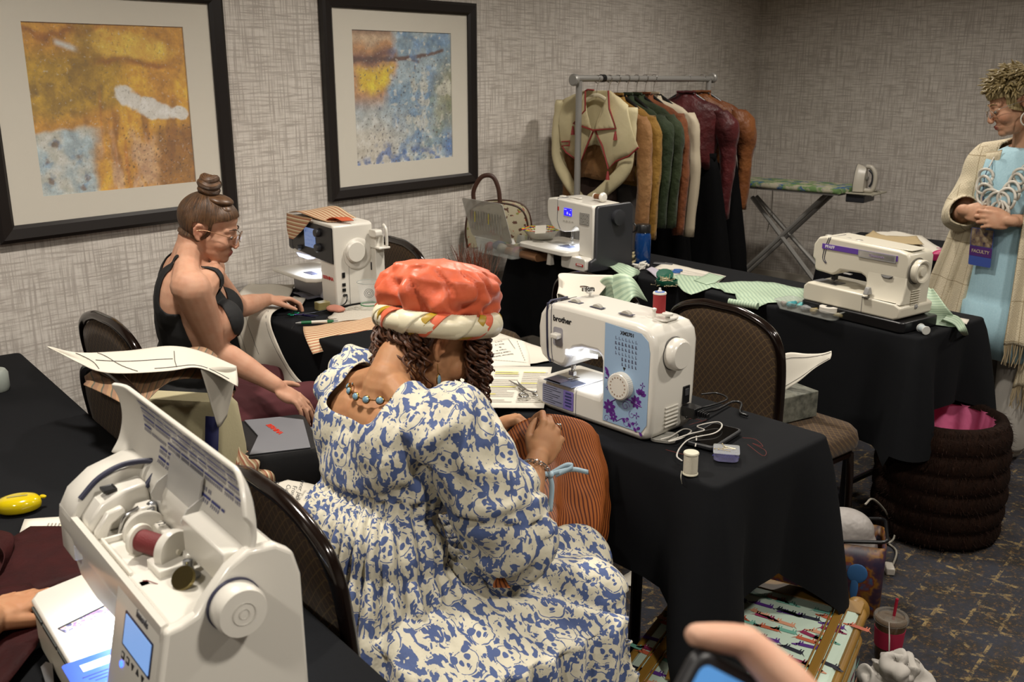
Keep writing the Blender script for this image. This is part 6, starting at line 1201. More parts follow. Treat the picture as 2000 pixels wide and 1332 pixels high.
# ================================================================ ironing board and iron
IX = 6.18; t = thing('ironing_board', 'ironing board with green and blue floral cover against the far wall', 'ironing board', (IX, 2.75, 0))
k = NT('floral_cover'); g = k.co('Object'); c = k.mix(k.ramp(k.noise(g, 9, 4, .65), [(.44, '#000000'), (.54, '#ffffff')]), '#b8b29c', '#6f8f58'); c = k.mix(k.ramp(k.noise(k.co('Object', rot=(0, 0, 1)), 12, 4, .7), [(.55, '#000000'), (.6, '#ffffff')]), c, '#3a5f93'); k.P(Base_Color=c, Roughness=.8); FLC = k.m
ol = [(.17, .3), (.15, .42), (.1, .5), (0, .53), (-.1, .5), (-.15, .42), (-.17, .3), (-.175, .0), (-.17, -.36), (-.15, -.40), (.15, -.40), (.17, -.36), (.175, 0)]
ol = [(p.x, p.y) for p in spline([(a, b, 0) for a, b in ol], 4)]; m = MB(); m.loft([[(x * s, y * s, z) for x, y in ol] for s, z in ((.96, .858), (1., .864), (1.005, .878), (.99, .89), (.9, .893))]); m.obj('padded_top', FLC, t, 50)
m = MB(); m.prism([(x * .95, y * .95) for x, y in ol], .012, Matrix.Translation((0, 0, .847))); m.obj('metal_tray', GREY_T, t)
P = lambda a, b: atx(a, b, IX) - V((IX, 2.75, 0))
a1, a2 = P(1475, 390), P(1600, 542); b1, b2 = P(1628, 372), P(1440, 545)
def down(a, b): d = b - a; return a + d * (a.z / -d.z) if False else a + d * ((a.z - .012) / (a.z - b.z))
for dx in (-.06, .06): MB().tube([a1 + V((dx * .5, (a1 - a2).y * .02, .02)), down(a1, a2) + V((dx * 2.2, 0, 0))], .0155).obj('leg', GREY_T, t); MB().tube([b1 + V((dx, 0, .0)), down(b1, b2) + V((dx * 1.2, 0, 0))], .0155).obj('leg', GREY_T, t)
for q in (down(a1, a2), down(b1, b2)): MB().tube([q + V((-.17, 0, 0)), q + V((.17, 0, 0))], .0125).obj('floor_bar', GREY_T, t)
m = MB(); 
for x in (-.1, 0, .1): m.tube([(x, -.38, .862), (x, -.58, .862)], .006)
m.tube([(-.12, -.58, .862), (.12, -.58, .862)], .006); m.box((0, -.48, .861), (.2, .17, .004)); m.obj('iron_rest', mat('pale_wire', '#a9a493', .4, .3), t)
m = MB(); m.box((0, -.46, .83), (.18, .12, .05)); m.obj('rest_tray', DP, t, bevel=.006)
t = thing('iron', 'white and grey steam iron standing on its heel on the ironing board', 'iron', (IX, 2.75 - .47, .866)); IW = mat('iron_white', '#b3ada0', .35)
t.scale = (.84,) * 3; io = [(-.062, 0), (-.066, .05), (-.05, .13), (-.02, .19), (0, .2), (.02, .19), (.05, .13), (.066, .05), (.062, 0)]
m = MB(); m.loft([[(x * s, y, z * s2 + .004) for x, z in io] for y, s, s2 in ((.052, 1, 1), (.046, 1.02, 1.01), (.028, .98, .98), (.0, .84, .93), (-.02, .7, .9))]); m.obj('body', IW, t, 50); m = MB(); m.loft([[(x * .99, y, z * .99 + .005) for x, z in io] for y in (.053, .057)]); m.obj('soleplate', STEEL, t)
m = MB(); m.tube(spline([(0, -.015, .19), (0, -.055, .185), (0, -.085, .14), (0, -.09, .08), (0, -.075, .02), (0, -.03, .012), (0, 0, .02)]), .017, 10); m.obj('handle', IW, t, 60); m = MB(); m.tube(spline([(0, -.04, .165), (0, -.066, .135), (0, -.068, .08), (0, -.05, .04)]), .009, 8); m.obj('grip', DP, t, 60)
m = MB(); m.lathe([(.017, 0), (.017, .01), (0, .012)], 16, (0, -.025, .1), (0, -1, 0)); m.obj('dial', mat('iron_dial', '#6a6862', .4), t)
m = MB(); m.tube(spline([(0, -.08, .03), (.02, -.13, .0), (.03, -.14, -.15), (.05, -.13, -.4), (.07, -.1, -.65), (.1, -.05, -.85)]), .0035, 6); m.obj('power_cord', mat('grey_cord', '#8f8a80', .6), t, 60)
m = MB(); m.tube(spline([(IX + .02, 2.9, .85), (IX - .02, 2.88, .7), (IX - .03, 2.9, .5)]), .003, 6); tag(m.obj('cord', mat('grey_cord', '#8f8a80', .6), None, 60), 'thin grey cord dangling below the ironing board', 'cord')
# magenta bag on the floor by the far wall
def blob(name, pts, m_, label, cat, wob=.02, fr=9., vox=.008, loc=None, sm=4, group=None, fold=0.):
    o = loc or V((0, 0, 0)); m = MB()
    for p, r in pts: m.ell(V(p) - o, r, None, 20, 14)
    me = remesh(m, vox, sm); b = bmesh.new(); b.from_mesh(me); b.normal_update(); mv = [(v, v.co + v.normal * (wob * nz(*v.co, s=fr) + fold * math.sin(14 * nz(*v.co, s=fr * .5)))) for v in b.verts]
    for v, c in mv: v.co = c
    b.to_mesh(me); b.free(); box_uv(me); ob = mk(name, me, m_, None, 180, loc=o)
    if label: tag(ob, label, cat, group)
    return ob
blob('bag', [((4.62, 1.86, .20), (.13, .15, .2)), ((4.62, 1.86, .34), (.14, .16, .1)), ((4.63, 1.82, .42), (.1, .13, .05))], mat('magenta_satin', '#7a1a66', .45, bump=(20, .5, .01)), 'magenta drawstring bag on the floor seen under the cream machine arm', 'bag', .035, 8, fold=.004)

# ================================================================ on the far right table
sheet('pattern_paper', [(1700, 456), (1745, 452), (1800, 462), (1840, 488), (1835, 497), (1790, 492), (1740, 480), (1695, 470)], TH + .008, PAPER, 'white paper pattern piece lying on the far right table', 'paper', wob=.006)
sheet('fabric_piece', [(1690, 460), (1705, 452), (1730, 462), (1790, 462), (1805, 480), (1775, 477), (1730, 474), (1696, 470)], TH + .02, mat('tan_linen', '#a3906c', .85, bump=(50, .3)), 'tan linen piece lying over the white pattern on the far table', 'fabric', wob=.006)
q = atz(1848, 512, TH + .005); t = thing('pouch', 'hot pink zip pouch on the far right table edge', 'pouch', q + V((.02, 0, 0)), R(-80)); m = MB(); m.ell((0, 0, .028), (.075, .035, .03)); m.box((0, 0, .02), (.13, .06, .036)); me = remesh(m, .004, 5); mk('pouch_body', me, mat('hot_pink', '#a81858', .5), t, 180); m = MB(); m.box((0, -.001, .0595), (.11, .006, .003)); m.obj('zipper', mat('pink_zip', '#c77a9c', .5), t, bevel=.001)
blob('fabric_scrap', [(atz(1875, 508, TH + .025), (.04, .06, .02))], mat('violet_scrap', '#6a2f78', .6), 'violet scrap beside the hot pink pouch', 'fabric', .008, 20, .005)

# ================================================================ table in front of the rack
# handbag with brown handle
q = atz(962, 478, TH + .004); HBo = V((3.66, 3.17, TH + .004)); t = thing('handbag', 'cream handbag with small printed motifs and brown handle by the wall', 'handbag', HBo, R(-60)); k = NT('handbag_print'); g = k.co('Object'); c = k.mix(k.ma('GREATER_THAN', k.noise(g, 42, 2), .6), '#a39b82', '#4e2d1c'); c = k.mix(k.ma('GREATER_THAN', k.noise(k.co('Object', rot=(1, 2, 0)), 36, 2), .64), c, '#9c3f22'); c = k.mix(k.ma('GREATER_THAN', k.noise(k.co('Object', rot=(2, 0, 1)), 18, 2), .65), c, '#7a7b3a'); k.P(Base_Color=c, Roughness=.6); HBM = k.m; BRL = mat('brown_leather', '#3d2114', .5)
bo = [(-.15, 0), (-.16, .08), (-.145, .17), (-.1, .215), (0, .23), (.1, .215), (.145, .17), (.16, .08), (.15, 0)]; bo = [(p.x, p.y) for p in spline([(a, b, 0) for a, b in bo], 4)]
m = MB(); m.loft([[(x * s, y, z * (.5 + .5 * s)) for x, z in bo] for y, s in ((-.055, .92), (-.05, .99), (0, 1.0), (.05, .99), (.055, .92))]); m.obj('bag_body', HBM, t, 50, bevel=.004)
for y in (-.052, .052): m = MB(); m.tube([(x * 1.005, y, z * 1.005) for x, z in bo], .0045, 6); m.obj('piping', BRL, t, 60)
m = MB(); m.tube(spline([(-.12, -.01, .2), (-.125, -.01, .28), (-.085, -.01, .35), (-.03, -.01, .355), (.0, -.01, .3), (.01, -.01, .22)]), .007, 8, flat=1.6); m.obj('handle', BRL, t, 60)
CLR = mat('clear_plastic', '#b9bcb8', .12, alpha=.32, spec=.6); CLR2 = mat('frosted_plastic', '#b4b2aa', .3, alpha=.6)
def tray(t, w, d, h, m_, name, tp=.9, th=.003, z=0.):
    m = MB(); r0 = rrect(w * tp, d * tp, .015); r1 = rrect(w, d, .018); m.loft([[(x, y, z) for x, y in r0], [(x, y, z + h) for x, y in r1], [(x * 1.03, y * 1.04, z + h) for x, y in r1]], True, False); m.f.append(tuple(range(len(r0)))); m.mi.append(0); return m.obj(name, m_, t, 40, solid=th)
c = (atz(935, 500, TH + .004) + atz(1020, 480, TH + .004)) / 2; c = V((3.56, 3.02, TH + .004)); t = thing('storage_bin', 'clear plastic sewing box with its lid open beside the handbag', 'storage box', c, R(80)); tray(t, .30, .2, .075, CLR, 'box')
m = MB(); m.prism(rrect(.31, .2, .015), .003, Matrix.Translation((0, .105, .08)) @ Matrix.Rotation(R(72), 4, 'X') @ Matrix.Translation((0, .1, 0))); m.obj('lid', CLR2, t, 40)
m = MB()
for i in range(12): m.box((-.12 + i * .021, .128 + .02, .17), (.004, .002, .09))
m.obj('lid_card_lines', mat('card_grey', '#7f7d76', .6), t, 0)['kind'] = 'stuff'
for i in (4, 9): m = MB(); m.box((-.12 + i * .021 + .008, .126 + .02, .185), (.005, .002, .05)); m.obj('highlight_line', YEL, t, 0)
for i, (x, y, c_, r) in enumerate(((-.09, .02, '#7a2a3a', .03), (-.03, -.03, '#8f8240', .028), (.04, .03, '#3a3f55', .035), (.09, -.03, '#2f5a48', .028), (0, .04, '#8a8678', .03), (-.06, -.05, '#9a5a5a', .022), (.1, .04, '#6b2230', .026))):
    p = c + rz(R(80)) @ V((x, y, .025 + .006 * (i % 3))); blob('notion', [(p, (r, r * .8, .022))], mat('notion' + c_, c_, .6), ('dark red', 'olive', 'navy', 'green', 'grey', 'rose', 'wine red')[i] + ' notion bundled inside the clear sewing box', 'notion', .006, 30, .005)
MTAPE = mat('tape_white', '#c2c0bc', .6)
for pts, lb in (([(975, 447), (983, 452), (987, 462), (992, 472)], 'white measuring tape strip poking from the clear sewing box'), ([(990, 458), (997, 462), (1002, 474), (1010, 484)], 'white measuring tape strip curling over the wallet')):
    q = [atz(a, b, TH + .075 - .012 * i) for i, (a, b) in enumerate(pts)]; q = spline(q, 6); o_ = q[0]; m = MB(); m.loft([[p - o_ - V((.006, -.009, 0)), p - o_ + V((.006, -.009, 0))] for p in q], False, False); tag(m.obj('tape', MTAPE, None, 180, solid=.001, loc=o_), lb, 'tape measure')
q = (atz(978, 497, TH + .005) + atz(1052, 510, TH + .005)) / 2; t = thing('wallet', 'rolled tan leather tool roll with small gold feet in front of sewing box', 'tool roll', q + V((.03, .0, 0)), R(-104)); LEA = mat('tan_leather', '#8a6242', .5, bump=(60, .15)); m = MB(); m.loft([[(x, a, b) for a, b in rrect(.075, .034, .014)] for x in (-.14, .14)]); 
m2 = MB(); m2.M = Matrix.Translation((0, 0, .019)); m2.loft([[(x, a, b) for a, b in rrect(.08, .036, .016)] for x in (-.145, .145)]); m2.obj('roll_body', LEA, t, 40); m = MB(); m.box((-.005, .012, .039), (.27, .055, .005)); m.obj('flap', mat('tan_leather_dark', '#6f4b30', .5), t, bevel=.002)
for x in (-.1, .12): m = MB(); m.ell((x, -.03, .006), (.007, .007, .006)); m.obj('brass_foot', mat('aged_gold', '#8a6a32'), t, 180)
q = atz(1057, 466, TH + .086); t = thing('bowl', 'paper bowl with multicoloured dotted rim on the machine extension table', 'bowl', q); m = MB(); m.lathe([(.0, .002), (.05, .0), (.062, .01), (.082, .038), (.094, .046), (.0945, .048), (.08, .042), (.06, .014), (.048, .005), (.0, .005)], 48, caps=False); m.obj('bowl_body', mat('bowl_white', '#b6b2a6', .5), t, 50)
m = [MB() for _ in range(5)]
for r_, z_, n_ in ((.089, .0445, 34), (.081, .0425, 30), (.074, .034, 26)):
    for i in range(n_): a = 2 * PI * (i + .3 * (n_ % 4)) / n_; m[(i * 7 + n_) % 5].ell((r_ * math.cos(a), r_ * math.sin(a), z_ + .0035), (.0078, .0078, .002), None, 8, 4)
for mm, c_ in zip(m, ('#b3202a', '#c9b41e', '#1f2a66', '#c96a1e', '#9aab2a')): mm.obj('rim_dots', mat('dot' + c_, c_, .5), t, 180)['kind'] = 'stuff'
blob('spool_pile', [(q + V((0, 0, .022)), (.05, .05, .012))], mat('yellow_notion', '#a88a2a', .6), 'small yellow bundle in the dotted paper bowl', 'notion', .006, 40, .005)
a = atz(1040, 455, TH + .12); m = MB(); m.prism(rrect(.055, .04, .003), .001, frame(V((0, 0, 0)), (.25, -.8, .1), (.5, 0, .9))); tag(m.obj('card', PAPER, None, 0, loc=atz(1056, 448, TH + .15)), 'small blank card standing in the dotted paper bowl', 'card')
sheet('clip', [(1118, 521), (1135, 519), (1142, 522), (1124, 526), (1117, 524)], ZT, mat('blue_clip', '#2e3f80', .4), 'flat blue clip on the black cloth before the blue screen machine', 'clip', th=.006, wob=0)
# blue bottle
q = atz(1254, 516, TH + .004); t = thing('water_bottle', 'translucent blue water bottle with black lid near the garment rack', 'bottle', q); k = NT('blue_tritan'); k.P(Base_Color=hx('123f7c'), Roughness=.1, Alpha=.82, Transmission_Weight=.2); m = MB(); m.lathe([(.0, .0), (.034, .0), (.037, .006), (.037, .11), (.036, .135), (.031, .15), (.028, .155)], 32, caps=False); m.obj('bottle', k.m, t, 50); m = MB(); m.lathe([(.034, .15), (.034, .18), (.03, .186), (0, .187)], 32); m.obj('lid', BP, t, 40)
m = MB(); m.tube([(-.03 - .018 * math.cos(a) * 0 + .0, .04 + .02 * math.cos(a), .17 + .02 * math.sin(a)) for a in [2 * PI * i / 20 for i in range(21)]], .004, 8); m.obj('loop', BP, t, 60)
m = MB(); m.prism(rrect(.09, .03, .006), .008); tag(m.obj('tray', mat('grey_tray', '#4a4b4d', .4), None, 30, bevel=.003, loc=atz(1295, 517, TH + .005), rz=R(-70)), 'flat grey case lying behind the blue bottle', 'case')
# tangle of ribbon and scraps
random.seed(21); ZS = TH + .005
def tangle(name, ctr, n, r, m_, label, cat, w=.006, h=.04, th=.0008, flat=True, tub=.0):
    o = V(ctr); m = MB()
    for i in range(n):
        a0 = random.uniform(0, 6.28); pts = [V((r * random.uniform(.1, 1) * math.cos(a0 + j * random.uniform(.6, 1.5)), r * random.uniform(.1, 1) * math.sin(a0 + j * 1.2), random.uniform(.002, h))) for j in range(5)]; q = spline(pts, 8)
        if tub: m.tube(q, tub, 5)
        else: m.loft([[p - V((0, 0, w * .5)) - V((w * .4, 0, 0)), p + V((0, 0, w * .5)) + V((w * .4, 0, 0))] for p in q], False, False)
    ob = m.obj(name, m_, None, 180, solid=0 if tub else th, loc=o); tag(ob, label, cat); ob['kind'] = 'stuff'; return ob
tangle('ribbon_tangle', atz(1228, 515, ZS), 9, .05, mat('cream_ribbon', '#a59873', .7), 'tangle of cream ribbon piled beside the blue bottle', 'ribbon', .012, .05); tangle('trim_tangle', atz(1250, 525, ZS), 7, .05, mat('white_trim', '#b5b2a8', .7), 'tangle of white trim trailing from the cream ribbon pile', 'ribbon', .008, .03)
drape('fabric_scrap', [atz(1186, 522, ZS + .01), atz(1200, 527, ZS + .03), atz(1225, 540, ZS + .025), atz(1240, 540, ZS + .01)], [atz(1200, 512, ZS + .01), atz(1220, 516, ZS + .055), atz(1240, 520, ZS + .05), atz(1250, 532, ZS + .01)], GREENS, 'folded mint striped scrap with frayed edge under the ribbon pile', 'fabric', wob=.012)
sp_ = sheet('instruction_sheet', [(1268, 528), (1300, 514), (1322, 518), (1418, 540), (1398, 556), (1300, 546)], ZS + .001, PAPER, 'white printed instruction sheet under blue handled scissors and mint fabric', 'paper', wob=.002); drape('paper_strip', [atz(1262, 526, ZS + .012), atz(1275, 536, ZS + .004), atz(1290, 548, ZS + .002)], [atz(1272, 520, ZS + .02), atz(1290, 530, ZS + .012), atz(1304, 545, ZS + .004)], mat('lilac_paper', '#a29ca6', .7), 'curled white paper strip beside the ribbon pile', 'paper', nu=6)
lines_on(sp_, 'printed_lines', mat('grey_text', '#8f8a84', .7), [[(1322 + i * 3, 527 + i * 4.2), (1392 + i * 3, 541 + i * 2.4)] for i in range(4)], .003, .004, ZS + .001)
def scissors(ctr, dr, l, ring, blade, label, rm=None, sp=.16, z=.004):
    t = thing('scissors', label, 'scissors', ctr, math.atan2(dr[1], dr[0])); rm = rm or blade
    for sg in (-1, 1):
        c, s_ = math.cos(sg * sp), math.sin(sg * sp); m = MB(); m.M = Matrix(((c, -s_, 0, 0), (s_, c, 0, 0), (0, 0, 1, z + (.0012 * sg)), (0, 0, 0, 1))); m.prism([(-.03 * l, -.045 * l), (.5 * l, -.012 * l * sg), (.52 * l, .004 * l), (-.03 * l, .045 * l)], .0024); m.tube([(-.0 * l, 0, .001), (-.18 * l, -.02 * l * sg, .001), (-.27 * l, -.05 * l * sg, .001)], .014 * l, 6); m.obj('blade', blade, t, 40)
        m = MB(); m.M = Matrix(((c, -s_, 0, 0), (s_, c, 0, 0), (0, 0, 1, z + .002), (0, 0, 0, 1))); m.tube([(-.37 * l + .105 * l * math.cos(a), -.075 * l * sg + .075 * l * math.sin(a), 0) for a in [2 * PI * i / 24 for i in range(25)]], .02 * l, 8); m.obj('handle', rm, t, 60)
    m = MB(); m.lathe([(.03 * l, 0), (.03 * l, .003), (0, .004)], 14, (0, 0, z + .0025)); m.obj('screw', blade, t); return t
scissors(atz(1296, 530, ZS + .004), (-.2, .6), .17, None, STEEL, 'small scissors with blue and white handles on instruction sheet', mat('blue_handle', '#1f4f8f', .4))
t = thing('pin_case', 'green pin case with its lid open and pins spilling out', 'pin case', atz(1302, 556, ZS), R(-60)); EM = mat('emerald_plastic', '#084836', .4); m = MB(); m.lathe([(0, 0), (.04, 0), (.045, .008), (.045, .022), (.041, .022), (.04, .006), (0, .004)], 28, caps=False); m.obj('case', EM, t, 40); m = MB(); m.lathe([(0, 0), (.036, 0), (.036, .008), (.033, .008), (0, .003)], 28, (-.01, .055, .028), (0, -.45, .9), caps=False); m.obj('lid', EM, t, 40)
m = MB()
for i in range(60): a = random.uniform(0, 6.28); r_ = random.uniform(0, .06); p = V((r_ * math.cos(a), r_ * math.sin(a), random.uniform(.018, .03) if r_ < .035 else .004)); d = V((random.uniform(-1, 1), random.uniform(-1, 1), .15)).normalized() * .013; m.cyl(p - d, p + d, .0008, n=4); m.ell(p + d, .0022, None, 6, 4)
m.obj('pins', mat('pin_heads', '#b9ab8a', .3, .3), t, 0)['kind'] = 'stuff'
sheet('fabric_piece', [(1303, 541), (1330, 538), (1375, 541), (1392, 552), (1408, 566), (1390, 562), (1370, 570), (1350, 576), (1335, 570), (1318, 552)], ZS + .004, GREENS, 'mint striped fabric piece nearest the green pin case', 'fabric', wob=.006, uvr=.9); sheet('fabric_piece', [(1355, 548), (1385, 534), (1416, 541), (1396, 553), (1380, 556)], ZS + .007, GREENS, 'mint striped fabric corner folded over the instruction sheet', 'fabric', wob=.003, uvr=.5)
sheet('fabric_piece', [(1390, 553), (1480, 550), (1510, 554), (1572, 566), (1570, 588), (1545, 592), (1500, 592), (1480, 601), (1440, 590), (1436, 576), (1415, 571)], ZS + .0035, GREENS, 'large mint striped fabric piece left of the cream machine', 'fabric', wob=.005, uvr=.9)
a, b = atz(1424, 589, ZS + .012), atz(1480, 598, ZS + .012); m = MB(); m.tube([V((0, 0, 0)), (b - a) * .5, b - a], [.0125, .012, .013], 16); ob = m.obj('fabric_roll', stripes('mint_roll', '#a9bba2', '#8aa08a', 90, .5, axis=1, soft=.1), None, 60, loc=a); tag(ob, 'small rolled end of mint striped fabric on the table edge', 'fabric')
# clear organiser tray
c = (atz(1520, 600, ZS) + atz(1640, 628, ZS)) / 2 + V((.035, 0, 0)); t = thing('organizer_tray', 'clear organiser tray of sewing notions in front of the cream machine', 'tray', c, R(-104)); tray(t, .28, .105, .03, CLR, 'tray_shell', .86)
m = MB(); m.box((-.03, 0, .013), (.002, .09, .02)); m.obj('divider', CLR, t, 0); LN = lambda x, y, z=.0: c + rz(R(-104)) @ V((x, y, z))
q = thing('tape_roll', 'white roll of tape in the clear organiser tray', 'tape', LN(.075, -.005, .02)); m = MB(); n = 36; m.loft([[(r_ * math.cos(a), r_ * math.sin(a), z_) for a in [2 * PI * i / n for i in range(n)]] for r_, z_ in ((.013, .0), (.034, 0), (.034, .018), (.013, .018), (.013, 0))], True, False); m.obj('roll', mat('tape_roll', '#c9c4ba', .6), q, 40)
t2 = thing('thread_tube', 'silver tube with blue cap in the clear organiser tray', 'tube', LN(.02, .025, .034), R(-100)); m = MB(); m.cyl((-.035, 0, 0), (.02, 0, 0), .012); m.obj('tube', mat('foil_tube', '#a9a9b2', .25, .7), t2); m = MB(); m.cyl((.02, 0, 0), (.042, 0, 0), .0115); m.obj('cap', mat('blue_cap', '#1e2478', .4), t2)
t2 = thing('bobbin_case', 'green capped bottle behind the tape roll in the tray', 'bottle', LN(.06, .035, .004)); m = MB(); m.cyl((0, 0, 0), (0, 0, .028), .009); m.obj('bottle', CLR2, t2); m = MB(); m.lathe([(.006, .028), (.006, .042), (.01, .043), (.01, .05), (0, .051)], 16); m.obj('cap', mat('green_cap', '#0f6a2c', .4), t2)
for x, y, c_, s_, lb in ((-.09, -.005, '#2b7d84', (.035, .018, .012), 'teal tape measure in the clear organiser tray'), (-.06, .015, '#3b8f8f', (.026, .016, .011), 'pale teal marker in the clear organiser tray'), (-.02, -.01, '#7a7d80', (.022, .02, .01), 'grey bobbins in the clear organiser tray'), (.02, -.015, '#8a7a50', (.024, .014, .01), 'brass clips in the clear organiser tray'), (.115, .0, '#8f8460', (.02, .02, .008), 'brass pins at the right end of the organiser tray'), (-.12, -.015, '#8a8078', (.014, .012, .008), 'pink chalk at the left end of the organiser tray')):
    blob('notion', [(LN(x, y, .014), s_)], mat('tray' + c_, c_, .4), lb, 'notion', .006, 60, .0035)
# mint cloth spilling behind the cream machine
drape('fabric_piece', [atz(1812, 560, TH + .1), atz(1790, 590, TH + .05), atz(1783, 610, TH + .02), atz(1800, 628, TH + .01), atz(1840, 637, ZS + .003)], [atz(1822, 563, TH + .1), atz(1840, 590, TH + .07), atz(1858, 610, TH + .045), atz(1872, 622, TH + .02), atz(1886, 634, ZS + .004)], GREENS, 'mint striped fabric falling from the right end of the cream machine', 'fabric', wob=.01, swap=True)
drape('fabric_scrap', [atz(1850, 612, ZS + .03), atz(1875, 622, ZS + .02), atz(1888, 640, ZS + .004), V(atz(1890, 655, TH - .05))], [atz(1840, 622, ZS + .02), atz(1862, 634, ZS + .012), atz(1872, 645, ZS + .004), V(atz(1880, 652, TH - .03))], GREENS, 'mint fabric tail hanging over the right table corner', 'fabric', wob=.006); sheet('paper_piece', [(1858, 618), (1893, 625), (1888, 634), (1864, 626)], ZS + .006, PAPER, 'white paper corner beside the mint fabric tail', 'paper')
PALE = mat('pale_thread', '#a9b2b3', .6); spool_of(None, atz(1798, 640, ZS + .016), V((-.55, -.55, 0)), .0125, .04, PALE, 'pale grey thread spool lying at the right end of the table', flange='#b9bab4', ends=1.2)

# ================================================================ middle table
sheet('pattern_paper', [(905, 690), (945, 653), (975, 651), (1102, 695), (1090, 703), (1035, 712), (940, 722)], ZT, PAPER, 'white pattern piece lying farthest on the middle table, beside the white and blue machine', 'paper', uvr=0, wob=.002)
pp = sheet('pattern_paper', [(931, 740), (938, 690), (955, 668), (1000, 660), (1025, 668), (1033, 690), (1036, 716), (965, 716), (955, 745)], ZT + .003, PAPER2, 'white pattern piece printed with size and cutting text', 'paper', wob=.001)
c1 = atz(982, 684, ZT + .006) - pp.location; xd = (atz(955, 690, ZT) - atz(1000, 683, ZT)).normalized(); M0 = frame(V((0, 0, 0)), xd, V((0, 0, 1)).cross(xd))
for i, (s, w_) in enumerate((('Spencer Jacket', .0125), ('Lapel Facing', .0125), ('View A', .0125), ('6', .016), ('Size 14', .0115), ('Cut 2', .0115))):
    p = atz(982 - i * 1.6, 694 - i * 5.4, ZT + .0065) - pp.location; text(s, w_, Matrix.Translation(p) @ M0, INK, pp, 'pattern_lettering', depth=.0002)
lines_on(pp, 'cutting_lines', DASH, [[(975, 664), (993, 664), (1006, 683)], [(960, 705), (1028, 710)]] + dashed((1010, 668), (1026, 708), 9) + dashed((962, 704), (1026, 710), 12) + dashed((960, 706), (954, 720), 3), .0014, .004, ZT + .003)
p2 = sheet('pattern_paper', [(842, 748), (880, 722), (930, 706), (945, 735), (938, 790), (905, 795), (870, 770)], ZT + .001, PAPER, 'white pattern piece under the curls of the woman in coral hat', 'paper', wob=.002); lines_on(p2, 'cutting_lines', DASH, [[(905, 790), (903, 770), (920, 755), (940, 745)], [(910, 782), (930, 778)], [(880, 748), (890, 735), (905, 730)]] + dashed((908, 776), (936, 772), 6), .0014, .004, ZT + .001)
def doc(pts, label, zz, rows, cols, hl, name='instruction_sheet'):
    s = sheet(name, pts, zz, PAPER2, label, 'paper', wob=.0004, th=.002); a, b, c, d = [V((*p, 0)) for p in pts[:4]]; F = lambda u, v: (lambda q: (q.x, q.y))(a.lerp(b, u).lerp(d.lerp(c, u), v))
    seg = []
    for cu in range(cols):
        for r_ in range(rows):
            if (r_ * 5 + cu * 3) % 11 == 4: continue
            u0 = .1 + cu * .46; u1 = u0 + .4 - .12 * ((r_ * 7 + cu) % 5 == 0); v = .16 + .76 * r_ / rows; seg.append([F(u0, v), F(u1, v)])
    lines_on(s, 'printed_lines', mat('text_grey', '#8a857c', .7), seg, .0035, .0045, zz)
    lines_on(s, 'highlighter', YEL, [[F(.1 + c_ * .46, .16 + .76 * (r_ + .0) / rows), F(.1 + c_ * .46 + l_, .16 + .76 * r_ / rows)] for c_, r_, l_ in hl], .005, .0052, zz); return s
doc([(960, 716), (1078, 718), (1062, 798), (931, 797)], 'printed sheet with yellow highlighting lying under the chrome scissors', ZT + .006, 17, 2, ((0, 0, .38), (0, 1, .38), (1, 0, .36), (0, 8, .4), (0, 12, .12), (1, 6, .3)))
scissors(atz(1022, 763, ZT + .012), (.28, .5), .155, None, CHROME, 'chrome shears with ring handles on the highlighted sheet', z=.004)
# cord, phone, lids, spool, pins to the right of the machine
t = thing('phone', 'black smartphone in a rubber case lying on the middle table', 'phone', (atz(1335, 862, ZT) + atz(1440, 850, ZT)) / 2 + V((0, 0, .0)), R(-30)); q = [atz(*p, ZT) for p in ((1325, 865), (1390, 893), (1453, 848), (1400, 824))]; c = sum(q, V()) / 4; t.location = c; ax_ = (q[3] - q[0] + q[2] - q[1]).normalized(); t.rotation_euler = (0, 0, math.atan2(ax_.y, ax_.x)); m = MB(); m.prism(rrect(.155, .082, .012), .011); m.obj('case', mat('phone_rubber', '#1b1b1e', .55), t, 40, bevel=.003); m = MB(); m.prism(rrect(.142, .07, .008), .0006, Matrix.Translation((0, 0, .0111))); m.obj('screen', mat('phone_glass', '#050507', .06, coat=.6), t, 0)
c = atz(1297, 856, ZT); t = thing('plastic_lid', 'small clear plastic box lid beside the white and blue machine', 'lid', c, R(20)); tray(t, .062, .062, .006, CLR2, 'lid_shell', .94, .0015)  # clear lid of a small box, lying loose on the table
t = thing('pin_box', 'small clear box of pins on the middle table corner', 'pin box', atz(1418, 893, ZT), R(28)); tray(t, .058, .058, .018, mat('lilac_plastic', '#8a88b0', .2, alpha=.45), 'box', .95, .0015); m = MB(); m.prism(rrect(.06, .06, .006), .002, Matrix.Translation((0, 0, .0185))); m.obj('lid', CLR, t, 0, bevel=.0006); m = MB()
for i in range(110): p = V((random.uniform(-.02, .02), random.uniform(-.02, .02), random.uniform(.003, .013))); d = V((random.uniform(-1, 1), random.uniform(-1, 1), .1)).normalized() * .01; m.cyl(p - d, p + d, .0006, n=4); m.ell(p + d, .0019, None, 6, 4)
m.obj('pins', mat('violet_pins', '#4a45a0', .3), t, 0)['kind'] = 'stuff'
m = MB()
for i in range(5): a = random.uniform(0, 3); p = V((random.uniform(-.015, .015), random.uniform(-.015, .015), .0222)); d = V((math.cos(a), math.sin(a), 0)) * .014; m.cyl(p - d, p + d, .0007, n=4); m.ell(p + d, .002, None, 6, 4)
m.obj('loose_pins', mat('pin_heads', '#b9ab8a', .3, .3), t, 0)['kind'] = 'stuff'
WT = mat('white_thread', '#b9b3a2', .7, bump=(600, .5)); spool_of(None, atz(1348, 925, ZT - .001), (0, 0, 1), .0158, .052, WT, 'large white thread spool standing at the front edge of the middle table', flange='#c2bda9', ends=1.1)
